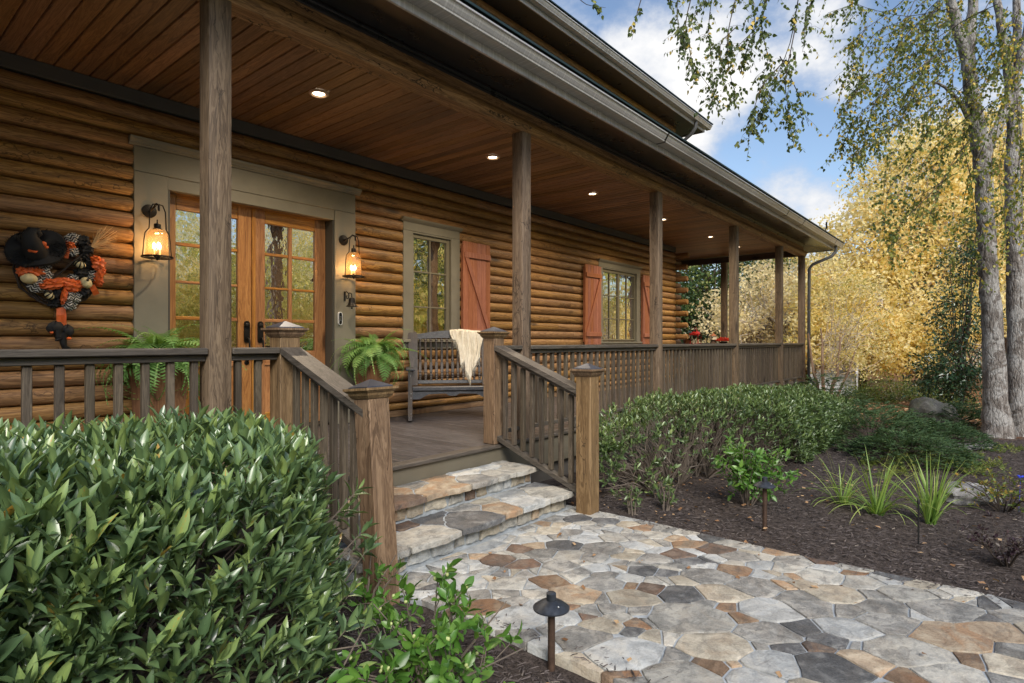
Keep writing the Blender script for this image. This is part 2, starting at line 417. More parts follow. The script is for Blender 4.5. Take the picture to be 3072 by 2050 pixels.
def stone(name, a, b, c, spots=.35, stain=(.30, .155, .07), sf=.30):
    t = NT(name)
    n1 = t.noise(t.coords((6,) * 3), 1.0, 8, .66, 1.0); n2 = t.noise(t.coords((26, 26, 26)), 1.0, 7, .70, .4); n3 = t.noise(t.coords((110,) * 3), 1.0, 4, .65)
    n4 = t.noise(t.coords((3.4, 5.0, 4), off=(5, 2, 7)), 1.0, 6, .62, 1.2); n5 = t.noise(t.coords((9, 13, 11), off=(1, 8, 3)), 1.0, 6, .7, .5)
    col = t.ramp(n1, [(.38, tuple(x * .8 for x in a)), (.62, tuple(x * 1.12 for x in c)), (.5, b)])
    col = t.mix(t.math('MULTIPLY', t.mr(n4, .46, .60, 0, 1, True), sf), col, stain)
    col = t.mix(t.math('MULTIPLY', t.mr(n5, .53, .60, 0, 1, True), min(1, spots * 1.15)), col, (.075, .075, .077))
    col = t.mix(t.math('MULTIPLY', t.mr(n2, .51, .60, 0, 1, True), spots * .8), col, tuple(x * .45 for x in a))
    col = t.mix(t.math('MULTIPLY', t.mr(n3, .3, .7, 0, 1), .30), col, tuple(min(1, x * 1.5) for x in c), 'MIX')
    oi = t.N('ShaderNodeObjectInfo'); hsv = t.N('ShaderNodeHueSaturation'); t.L(col, hsv.inputs['Color']); t.L(t.mr(oi.outputs['Random'], 0, 1, .70, 1.06), hsv.inputs['Value'])
    h = t.math('ADD', t.math('MULTIPLY', n2, 1.2), t.math('MULTIPLY', n3, .4)); h = t.math('ADD', h, t.math('MULTIPLY', n1, 1.0))
    return t.done(t.bsdf(Base_Color=hsv.outputs[0], Roughness=t.mr(n2, .3, .7, .6, .85), Normal=t.bump(h, .75, .010), Specular_IOR_Level=.4))

def emis(name, col, s):
    t = NT(name); e = t.N('ShaderNodeEmission'); e.inputs[0].default_value = (*col, 1); e.inputs[1].default_value = s
    return t.done(e.outputs[0])

def glassmat(name, refl=.5, tint=(.6, .65, .62), wob=.10, scale=9):
    t = NT(name)
    g = t.N('ShaderNodeBsdfGlossy'); g.inputs['Roughness'].default_value = .015; g.inputs['Color'].default_value = (.95, .95, .95, 1)
    tr = t.N('ShaderNodeBsdfTransparent'); tr.inputs[0].default_value = (*tint, 1)
    n = t.noise(t.coords((scale, scale, scale * .7)), 1.0, 2, .4)
    t.L(t.bump(n, wob, .05), g.inputs['Normal'])
    fr = t.N('ShaderNodeLayerWeight'); fr.inputs['Blend'].default_value = .35
    m = t.N('ShaderNodeMixShader'); t.L(t.mr(fr.outputs['Facing'], 0, 1, refl * .75, min(1, refl * 1.25)), m.inputs[0]); t.L(tr.outputs[0], m.inputs[1]); t.L(g.outputs[0], m.inputs[2])
    return t.done(m.outputs[0])

M = {}
M['log'] = wood('log_wood', (.080, .038, .014), (.240, .126, .046), (.42, .245, .094), 'x', .48, .12, .6, bump=.35, cracks=.6)
M['log_y'] = wood('log_wood_crosswise', (.075, .034, .012), (.205, .104, .037), (.36, .200, .076), 'y', .55, .15, .4)
M['log_end'] = wood('log_end_grain', (.05, .026, .014), (.085, .047, .026), (.14, .08, .045), 'y', .7, .2, 0)
M['ceil'] = wood('ceiling_wood', (.095, .046, .020), (.205, .106, .048), (.32, .178, .086), 'y', .42, .34, .4)
M['deck'] = wood('deck_wood', (.032, .029, .030), (.060, .054, .056), (.105, .096, .098), 'y', .36, .18, .15)
M['post'] = wood('post_wood', (.042, .027, .016), (.128, .086, .052), (.235, .170, .108), 'z', .62, .10, .85, weather=(.145, .112, .082), wfac=.22, bump=.35, cracks=.6)
M['beam'] = wood('beam_wood', (.075, .036, .015), (.220, .120, .052), (.42, .250, .118), 'x', .55, .1, .8, bump=.5, cracks=.9)
M['beam_y'] = wood('end_beam_wood', (.03, .02, .013), (.06, .042, .03), (.10, .07, .05), 'y', .6, .1, .3)
M['rail'] = wood('rail_wood', (.034, .028, .022), (.072, .061, .050), (.125, .108, .090), 'x', .5, .15, .2)
M['rail_y'] = wood('stair_rail_wood', (.036, .031, .026), (.080, .068, .057), (.135, .118, .100), 'y', .5, .15, .2)
M['bal'] = wood('baluster_wood', (.033, .025, .018), (.074, .058, .041), (.130, .104, .074), 'z', .6, .25, .25)
M['newel'] = wood('newel_wood', (.058, .033, .016), (.170, .104, .053), (.30, .200, .110), 'z', .6, .08, .8, weather=(.10, .075, .050), wfac=.30, bump=.35, cracks=.6)
M['sill'] = wood('base_board_wood', (.12, .07, .035), (.21, .13, .07), (.3, .2, .115), 'x', .6, .15, .3)
M['door'] = wood('door_wood', (.200, .080, .022), (.380, .170, .050), (.53, .270, .090), 'z', .36, .10, .15, coat=.25, bump=.12)
M['door_x'] = wood('door_rail_wood', (.200, .080, .022), (.380, .170, .050), (.53, .270, .090), 'x', .36, .10, .15, coat=.25, bump=.12)
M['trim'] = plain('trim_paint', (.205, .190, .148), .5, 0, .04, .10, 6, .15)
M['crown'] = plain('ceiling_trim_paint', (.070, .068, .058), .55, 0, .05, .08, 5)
M['frame'] = plain('sash_paint', (.185, .165, .112), .45, 0, .06, .06, 8)
M['shutter'] = wood('faded_shutter_stain', (.245, .085, .045), (.335, .122, .066), (.43, .178, .102), 'z', .6, .08, .1, bump=.2)
M['soffit'] = plain('soffit_paint', (.026, .025, .025), .30, 0, .05, .12, 3)
M['gutter'] = None
M['roof'] = plain('green_metal_roof', (.010, .024, .022), .5, .2, .05, .15, 3)
M['dark_metal'] = plain('dark_bronze', (.022, .019, .016), .45, .7, .1, .2, 20)
M['iron'] = plain('black_iron', (.014, .013, .013), .5, .5, .1, .2, 20)
M['cap_metal'] = plain('post_cap_metal', (.085, .095, .125), .42, .65, .12, .22, 9)
M['apron'] = plain('deck_fascia_paint', (.135, .118, .085), .6, 0, .05, .12, 4)
M['found'] = plain('foundation_panel', (.10, .09, .08), .8, 0, .05, .15, 4)
M['room'] = plain('dark_room', (.02, .016, .013), .9)  # darkness of the unlit room put into its lining colour
M['curtain'] = plain('dark_curtain', (.075, .018, .014), .9)
M['glass'] = glassmat('window_glass', .76, (.5, .5, .48), .035, 5)
M['door_glass'] = glassmat('rippled_door_glass', .84, (.55, .55, .5), .035, 16)
M['teal'] = plain('teal_glaze', (.03, .19, .20), .25, 0, .05, .2, 5)
M['planter'] = wood('planter_wood', (.10, .045, .022), (.20, .095, .048), (.28, .15, .08), 'z', .55, .1, .1)
M['bench'] = wood('bench_wood', (.022, .021, .023), (.050, .047, .049), (.095, .086, .080), 'z', .5, .10, .15, weather=(.12, .082, .054), wfac=.42)
M['bench_x'] = wood('bench_seat_wood', (.022, .024, .029), (.048, .051, .060), (.085, .087, .094), 'x', .40, .1, .1)
M['white'] = plain('white_paint', (.72, .74, .76), .5, 0, .03, .05)
M['steel'] = plain('grey_steel', (.55, .55, .55), .3, .8)
M['rust_metal'] = plain('weathered_bronze_stake', (.085, .052, .036), .65, .4, .1, .45, 30)
M['lamp_cap'] = plain('weathered_bronze_cap', (.055, .062, .075), .45, .6, .1, .35, 40)
M['black'] = plain('black_plastic', (.012, .012, .012), .5)
M['bulb'] = emis('candle_bulb_glow', (1.0, .66, .32), 10)
M['can'] = emis('downlight_glow', (1.0, .84, .62), 6)
M['canring'] = plain('downlight_ring', (.62, .46, .32), .35, .2)
M['spout'] = plain('dark_downspout', (.075, .075, .075), .4, 0, .05, .1, 5)
def lampglass():
    t = NT('seeded_amber_glass')
    tr = t.N('ShaderNodeBsdfTransparent'); tr.inputs[0].default_value = (1.0, .88, .72, 1)
    g = t.N('ShaderNodeBsdfGlossy'); g.inputs['Roughness'].default_value = .05
    d = t.N('ShaderNodeBsdfTranslucent'); d.inputs[0].default_value = (.95, .70, .42, 1)
    n = t.noise(t.coords((60,) * 3), 1.0, 2); t.L(t.bump(n, .4, .004), g.inputs['Normal'])
    m1 = t.N('ShaderNodeMixShader'); m1.inputs[0].default_value = .07; t.L(tr.outputs[0], m1.inputs[1]); t.L(d.outputs[0], m1.inputs[2])
    fr = t.N('ShaderNodeLayerWeight'); fr.inputs['Blend'].default_value = .25
    m2 = t.N('ShaderNodeMixShader'); t.L(t.mr(fr.outputs['Facing'], 0, 1, .05, .5), m2.inputs[0]); t.L(m1.outputs[0], m2.inputs[1]); t.L(g.outputs[0], m2.inputs[2])
    return t.done(m2.outputs[0])
M['lampglass'] = lampglass()
def guttermat():
    t = NT('bronze_gutter')
    n = t.noise(t.coords((.5, 3, 3)), 1.0, 4); s = t.noise(t.coords((60, 1, 1.2)), 1.0, 4, .6)
    c = t.ramp(n, [(.3, (.31, .305, .295)), (.7, (.42, .415, .40))])
    c = t.mix(t.math('MULTIPLY', t.mr(s, .48, .68, 0, 1, True), .65), c, (.60, .595, .57))
    c = t.mix(t.math('MULTIPLY', t.mr(t.noise(t.coords((2.0, .6, .6)), 1.0, 5, .7), .58, .72, 0, 1, True), .45), c, (.05, .045, .03))
    return t.done(t.bsdf(Base_Color=c, Roughness=.30, Metallic=.1, Specular_IOR_Level=.8))
M['gutter'] = guttermat()
M['s_pale'] = stone('pale_grey_stone', (.31, .31, .29), (.42, .41, .375), (.48, .46, .405), .42, (.38, .29, .19), .25)
M['s_white'] = stone('bluish_white_stone', (.36, .385, .40), (.46, .48, .485), (.50, .495, .46), .32, (.40, .34, .26), .2)
M['s_tan'] = stone('tan_stone', (.34, .30, .235), (.45, .405, .32), (.50, .455, .37), .32, (.36, .24, .14), .32)
M['s_rust'] = stone('rust_stone', (.29, .20, .13), (.39, .30, .21), (.46, .39, .29), .30, (.37, .19, .085), .75)
M['s_orange'] = stone('orange_brown_stone', (.17, .105, .065), (.235, .15, .095), (.31, .23, .155), .5, (.27, .125, .055), .7)
M['s_brown'] = stone('dark_brown_stone', (.075, .055, .046), (.13, .09, .068), (.20, .15, .115), .5, (.18, .085, .045), .5)
M['s_grey'] = stone('mottled_grey_stone', (.165, .168, .165), (.27, .268, .255), (.39, .375, .34), .52, (.27, .20, .13), .22)
M['s_dark'] = stone('charcoal_stone', (.045, .047, .052), (.085, .087, .093), (.22, .22, .215), .4, (.15, .13, .11), .3)
M['grout'] = plain('pale_blue_grey_mortar', (.33, .36, .385), .9, 0, .0, .3, 22, .5)
M['rock'] = stone('field_rock', (.16, .155, .15), (.27, .265, .26), (.38, .375, .37), .5, (.2, .17, .13), .2)
M['boulder'] = stone('mossy_boulder', (.07, .065, .055), (.12, .115, .10), (.19, .185, .165), .5, (.09, .11, .04), .4)
def groundmat():
    t = NT('mulch_and_straw')
    tc = t.N('ShaderNodeTexCoord')
    n = t.noise(t.coords((22, 22, 22), False), 1.0, 7, .7); n2 = t.noise(t.coords((75, 75, 75), False), 1.0, 4, .65)
    c1 = t.ramp(n, [(.34, (.018, .014, .013)), (.66, (.115, .093, .084))]); c1 = t.mix(t.math('MULTIPLY', t.mr(n2, .48, .66, 0, 1, True), .5), c1, (.16, .13, .115))
    c2 = t.ramp(n, [(.3, (.13, .055, .022)), (.75, (.38, .20, .10))])
    sp = t.N('ShaderNodeSeparateXYZ'); t.L(tc.outputs['Object'], sp.inputs[0])
    w = t.noise(t.coords((.7, .7, .7), False), 1.0, 3)
    f = t.mr(t.math('ADD', sp.outputs[0], t.math('MULTIPLY', w, 2.2)), 12.2, 13.6, 0, 1, True)
    c = t.mix(f, c1, c2)
    return t.done(t.bsdf(Base_Color=c, Roughness=.95, Normal=t.bump(t.math('ADD', n, n2), .8, .03), Specular_IOR_Level=.15))
M['ground'] = groundmat()
M['bounce'] = plain('pale_bounce_ground', (.46, .44, .40), .9, 0, 0, .2, 9, .5)  # pale surface of the added light-bouncing ground
M['chip'] = leafmat('mulch_chip', [(0, (.026, .021, .020)), (.5, (.085, .069, .066)), (.86, (.15, .125, .115)), (1, (.26, .22, .18))], .75, 0.0, .4)
M['straw'] = leafmat('fallen_leaf_litter', [(0, (.17, .085, .04)), (.5, (.33, .19, .10)), (1, (.52, .36, .21))], .85, .15, .2)
M['laurel'] = leafmat('laurel_leaf', [(0, (.046, .086, .040)), (.45, (.105, .182, .080)), (.8, (.190, .285, .105)), (.97, (.29, .40, .12)), (1, (.48, .28, .05))], .34, .22, .8, coat=.3)
M['laurel2'] = leafmat('hedge_leaf', [(0, (.045, .075, .032)), (.5, (.105, .170, .060)), (.85, (.175, .255, .085)), (1, (.26, .33, .10))], .38, .24, .7, coat=.15)
M['camellia'] = leafmat('camellia_leaf', [(0, (.045, .12, .020)), (.5, (.10, .235, .040)), (1, (.20, .37, .07))], .36, .34, .6)
M['bud'] = plain('pale_bud', (.42, .48, .20), .5)
M['fern'] = leafmat('fern_frond', [(0, (.08, .18, .055)), (.5, (.17, .34, .095)), (1, (.36, .52, .18))], .5, .38, .35)
M['blade'] = leafmat('grass_blade', [(0, (.12, .24, .05)), (.6, (.28, .42, .10)), (1, (.50, .55, .18))], .4, .35, .4)
M['juniper'] = leafmat('juniper_needles', [(0, (.022, .050, .024)), (.6, (.060, .115, .046)), (1, (.13, .19, .07))], .6, .25, .3)
M['lime'] = leafmat('lime_sprig', [(0, (.07, .115, .025)), (.6, (.17, .23, .05)), (1, (.33, .34, .09))], .5, .35, .3)
M['purple'] = leafmat('purple_leaf', [(0, (.020, .012, .016)), (.6, (.055, .03, .04)), (1, (.10, .085, .06))], .45, .2, .4)
M['abelia'] = leafmat('shrub_leaf_turning', [(0, (.06, .12, .025)), (.6, (.17, .22, .05)), (1, (.45, .26, .06))], .45, .35, .4)
M['birchleaf'] = leafmat('birch_leaf', [(0, (.055, .088, .038)), (.5, (.14, .195, .06)), (.8, (.34, .36, .09)), (1, (.80, .58, .11))], .45, .45, .4)
M['yellow'] = leafmat('golden_leaf', [(0, (.38, .38, .10)), (.3, (.72, .58, .17)), (.55, (.95, .81, .38)), (.85, (.97, .90, .58)), (1, (.86, .60, .20))], .6, .55, .3, tint=(1.05, 1.03, .95))
M['woods_leaf'] = leafmat('sunlit_wood_leaf', [(0, (.20, .26, .07)), (.4, (.55, .55, .16)), (.7, (.94, .76, .30)), (1, (.90, .62, .22))], .6, .72, .2, tint=(1.06, 1.04, .9))
M['yellow2'] = leafmat('pale_tan_leaf', [(0, (.62, .48, .20)), (.5, (.92, .78, .42)), (1, (.95, .86, .60))], .6, .55, .3, tint=(1.05, 1.03, .98))
M['green_far'] = leafmat('oak_leaf', [(0, (.020, .05, .022)), (.6, (.055, .11, .038)), (1, (.22, .25, .06))], .5, .3, .35)
M['holly'] = leafmat('holly_leaf', [(0, (.010, .028, .014)), (.6, (.025, .065, .028)), (1, (.07, .12, .045))], .28, .12, .6)
M['shrub_far'] = leafmat('understorey_leaf', [(0, (.05, .085, .025)), (.6, (.14, .19, .05)), (1, (.38, .36, .10))], .5, .35, .35)
M['twig'] = plain('grey_brown_twig', (.16, .130, .105), .8, 0, .1, .3, 20)
M['twig_pale'] = plain('pale_twig', (.42, .35, .27), .8, 0, .1, .25, 20)
M['stem_dark'] = plain('dark_stem', (.055, .040, .030), .8, 0, .1, .3, 20)
M['red'] = plain('red_paint', (.45, .025, .02), .4)
M['candle'] = plain('cream_wax', (.72, .66, .50), .6)
M['redflower'] = leafmat('red_petal', [(0, (.45, .02, .015)), (1, (.75, .10, .05))], .5, .25, .3)
M['blue'] = plain('blue_petal', (.03, .05, .45), .5)
M['throw'] = None
def throwmat():
    t = NT('cream_knit')
    w = t.N('ShaderNodeTexWave', wave_type='BANDS', bands_direction='X'); w.inputs['Scale'].default_value = 55; w.inputs['Distortion'].default_value = 2.0
    t.L(t.coords((1, 1, 1), False), w.inputs['Vector']); n = t.noise(t.coords((40, 40, 14), False), 1.0, 4)
    c = t.ramp(n, [(.3, (.58, .53, .43)), (.7, (.76, .72, .62))])
    return t.done(t.bsdf(Base_Color=c, Roughness=.95, Normal=t.bump(t.math('ADD', n, t.math('MULTIPLY', w.outputs['Fac'], .5)), .6, .006), Specular_IOR_Level=.15))
M['throw'] = throwmat()
def chevron():
    t = NT('black_and_white_zigzag_ribbon'); v = t.coords((1, 1, 1), True)
    sp = t.N('ShaderNodeSeparateXYZ'); t.L(v, sp.inputs[0])
    z = t.math('PINGPONG', t.math('MULTIPLY', sp.outputs[0], 44.0), 1.0)
    s = t.math('FRACT', t.math('ADD', t.math('MULTIPLY', sp.outputs[2], 46.0), z))
    c = t.mix(t.math('GREATER_THAN', s, .5), (.015, .015, .015), (.50, .48, .43))
    return t.done(t.bsdf(Base_Color=c, Roughness=.8))
M['chevron'] = chevron()
M['orange'] = plain('orange_ribbon', (.72, .13, .02), .5, 0, .15, .2, 30)
M['blackfur'] = plain('black_plush', (.008, .008, .009), .75, 0, .1, .4, 40)
M['pumpkin'] = plain('cream_pumpkin', (.62, .52, .28), .5, 0, .1, .15, 30)
M['straw_twig'] = plain('broom_twig', (.66, .42, .19), .7)
def bark():
    t = NT('birch_bark')
    n = t.noise(t.coords((16, 16, 3.2)), 1.0, 9, .72, 1.4); n2 = t.noise(t.coords((5, 5, 4)), 1.0, 7, .68, .8); n3 = t.noise(t.coords((48, 48, 16)), 1.0, 5, .65)
    vo = t.N('ShaderNodeTexVoronoi', feature='DISTANCE_TO_EDGE'); vo.inputs['Scale'].default_value = 1.0; t.L(t.coords((20, 20, 6.5)), vo.inputs['Vector'])
    c = t.ramp(n, [(.34, (.034, .028, .025)), (.66, (.39, .365, .34)), (.48, (.165, .143, .127))])
    c = t.mix(t.math('MULTIPLY', t.mr(n2, .45, .56, 0, 1, True), .75), c, t.ramp(n3, [(.35, (.28, .27, .255)), (.65, (.54, .53, .51))]))
    c = t.mix(t.mr(vo.outputs['Distance'], .0, .08, .35, 0, True), c, (.022, .018, .016))
    c = t.mix(t.math('MULTIPLY', t.mr(n3, .56, .68, 0, 1, True), .55), c, (.045, .038, .034))
    h = t.math('ADD', n, t.math('MULTIPLY', t.mr(vo.outputs['Distance'], 0, .15, 0, 1), .3)); h = t.math('ADD', h, t.math('MULTIPLY', n3, .3))
    return t.done(t.bsdf(Base_Color=c, Roughness=.85, Normal=t.bump(h, .8, .03), Specular_IOR_Level=.25))
M['bark'] = bark()
def bark2(name, a, b):
    t = NT(name); n = t.noise(t.coords((9, 9, 2)), 1.0, 6, .65)
    return t.done(t.bsdf(Base_Color=t.ramp(n, [(.3, a), (.7, b)]), Roughness=.85, Normal=t.bump(n, .8, .03)))
M['bark_brown'] = bark2('brown_bark', (.06, .04, .028), (.20, .14, .10))
M['bark_crape'] = bark2('smooth_crape_bark', (.17, .10, .065), (.36, .25, .17))
# ------------------------------------------------------------------ the setting: ground, path
def terrain(x, y):
    return -.5 - .022 * max(0.0, x - 12.5) + .012 * math.sin(x * 1.9 + y * 1.3) + .012 * math.sin(y * 2.7 - x * .8)
def build_ground():
    xs = np.concatenate([np.linspace(-400, -6, 12), np.linspace(-4, 20, 97), np.linspace(24, 60, 10), np.linspace(90, 600, 8)])
    ys = np.concatenate([np.linspace(-400, -12, 12), np.linspace(-8, 4, 61), np.linspace(8, 60, 10), np.linspace(90, 600, 8)])
    V = []
    for y in ys:
        for x in xs:
            z = terrain(min(max(x, -20), 40), min(max(y, -30), 30))
            V.append((x, y, z))
    nx = len(xs); F = [(j * nx + i, j * nx + i + 1, (j + 1) * nx + i + 1, (j + 1) * nx + i) for j in range(len(ys) - 1) for i in range(nx - 1)]
    struct(put('ground', fast_mesh('ground', np.array(V), np.array(F), M['ground'], None, True)))
build_ground()

b_ = MB(); b_.box(-30, 40, -15.0, -7.2, -.6, -.455); struct(b_.build('bounce_ground', M['bounce']))  # unseen pale ground, added to bounce light onto the shaded cabin front
PATH_Z = -.45
XL, XR = 2.14, 4.185
def clip_half(poly, nx, ny, c):       # keep points with nx*x+ny*y <= c
    out = []
    for i in range(len(poly)):
        a, b = poly[i], poly[(i + 1) % len(poly)]
        da, db = nx * a[0] + ny * a[1] - c, nx * b[0] + ny * b[1] - c
        if da <= 0: out.append(a)
        if (da < 0 < db) or (db < 0 < da):
            t = da / (da - db); out.append((a[0] + (b[0] - a[0]) * t, a[1] + (b[1] - a[1]) * t))
    return out
def power_cells(sites, dom, metric=1.0):
    cells = []
    for i, (x, y, w) in enumerate(sites):
        p = list(dom)
        for j, (x2, y2, w2) in enumerate(sites):
            if i == j: continue
            dx, dy = x2 - x, y2 - y
            if dx * dx + dy * dy > 1.6: continue
            c = (x2 * x2 + y2 * y2 - w2 * w2 - x * x - y * y + w * w) / 2
            p = clip_half(p, dx, dy, c)
            if len(p) < 3: break
        cells.append(p)
    return cells
def poly_area(p): return .5 * sum(p[i][0] * p[(i + 1) % len(p)][1] - p[(i + 1) % len(p)][0] * p[i][1] for i in range(len(p)))
def shrink(p, d):
    if poly_area(p) < 0: p = p[::-1]
    q = list(p)
    for i in range(len(p)):
        a, b = p[i], p[(i + 1) % len(p)]
        ex, ey = b[0] - a[0], b[1] - a[1]; l = math.hypot(ex, ey)
        if l < 1e-6: continue
        nx, ny = ey / l, -ex / l
        q = clip_half(q, nx, ny, nx * a[0] + ny * a[1] - d)
        if len(q) < 3: return []
    return q
def inset(p, d):
    n = len(p); out = []
    for i in range(n):
        a, b, c = p[i - 1], p[i], p[(i + 1) % n]
        e1 = (b[0] - a[0], b[1] - a[1]); e2 = (c[0] - b[0], c[1] - b[1]); l1 = math.hypot(*e1) or 1; l2 = math.hypot(*e2) or 1
        nx, ny = -(e1[1] / l1 + e2[1] / l2), (e1[0] / l1 + e2[0] / l2); l = math.hypot(nx, ny) or 1
        k = d / max(.5, l / 2); out.append((b[0] + nx / l * k, b[1] + ny / l * k))
    return out
def roughen(p, step=.035, j=.004, bow=.10):
    """outline of a laid stone: neighbouring stones share the same wandering joint line"""
    if poly_area(p) < 0: p = p[::-1]
    out = []; n = len(p)
    for i in range(n):
        a, b = p[i], p[(i + 1) % n]; l = math.hypot(b[0] - a[0], b[1] - a[1])
        if l < .004: continue
        ka, kb = (round(a[0], 3), round(a[1], 3)), (round(b[0], 3), round(b[1], 3)); flip = ka > kb
        r = random.Random(hash((min(ka, kb), max(ka, kb)))); k = max(1, int(l / step))
        nx, ny = (b[1] - a[1]) / l, -(b[0] - a[0]) / l
        if flip: nx, ny = -nx, -ny
        A = l * r.uniform(-bow, bow); A2 = l * r.uniform(-bow, bow) * .5; wob = [r.uniform(-j, j) for _ in range(k + 1)]
        if flip: wob = wob[::-1]
        for s_ in range(k):
            t = s_ / k; tt = 1 - t if flip else t
            o = 0 if s_ == 0 else A * math.sin(math.pi * tt) + A2 * math.sin(2 * math.pi * tt) + wob[s_]
            out.append((a[0] + (b[0] - a[0]) * t + nx * o, a[1] + (b[1] - a[1]) * t + ny * o))
    # knock the sharp corners off
    q = out; m = len(q)
    return [(q[i][0] * .97 + (q[i - 1][0] + q[(i + 1) % m][0]) * .015, q[i][1] * .97 + (q[i - 1][1] + q[(i + 1) % m][1]) * .015) for i in range(m)]
def stone_slab(p, z, thick, ch=.008, dz=.0):
    """irregular flat stone: outline p (ccw), top at z, chipped upper edge"""
    if poly_area(p) < 0: p = p[::-1]
    n = len(p); cx = sum(a[0] for a in p) / n; cy = sum(a[1] for a in p) / n
    tx, ty = random.uniform(-.006, .006), random.uniform(-.006, .006)
    def zt(x, y): return z + dz + tx * (x - cx) + ty * (y - cy)
    b = MB(); b.s = True
    rings = []
    r = []
    for (x, y) in p: r.append((x, y, z - thick))
    rings.append(r)
    rings.append([(x, y, zt(x, y) - ch * random.uniform(.9, 1.8)) for (x, y) in p])
    def inn(d): 
        o = []
        for (x, y) in p:
            l = math.hypot(x - cx, y - cy) or 1; k = min(.45, d / l); o.append((x + (cx - x) * k, y + (cy - y) * k))
        return o
    rings.append([(x, y, zt(x, y) - ch * random.uniform(.1, .35)) for (x, y) in inn(ch * 1.1)])
    rings.append([(x, y, zt(x, y) + random.uniform(-.0025, .002)) for (x, y) in inn(.05)])
    vs = [q for r in rings for q in r] + [(cx, cy, zt(cx, cy) + random.uniform(-.001, .003))]
    fs = [(k * n + i, k * n + (i + 1) % n, (k + 1) * n + (i + 1) % n, (k + 1) * n + i) for k in range(len(rings) - 1) for i in range(n)]
    m = (len(rings) - 1) * n; fs += [(m + i, m + (i + 1) % n, len(vs) - 1) for i in range(n)]
    b.add(vs, fs); return b

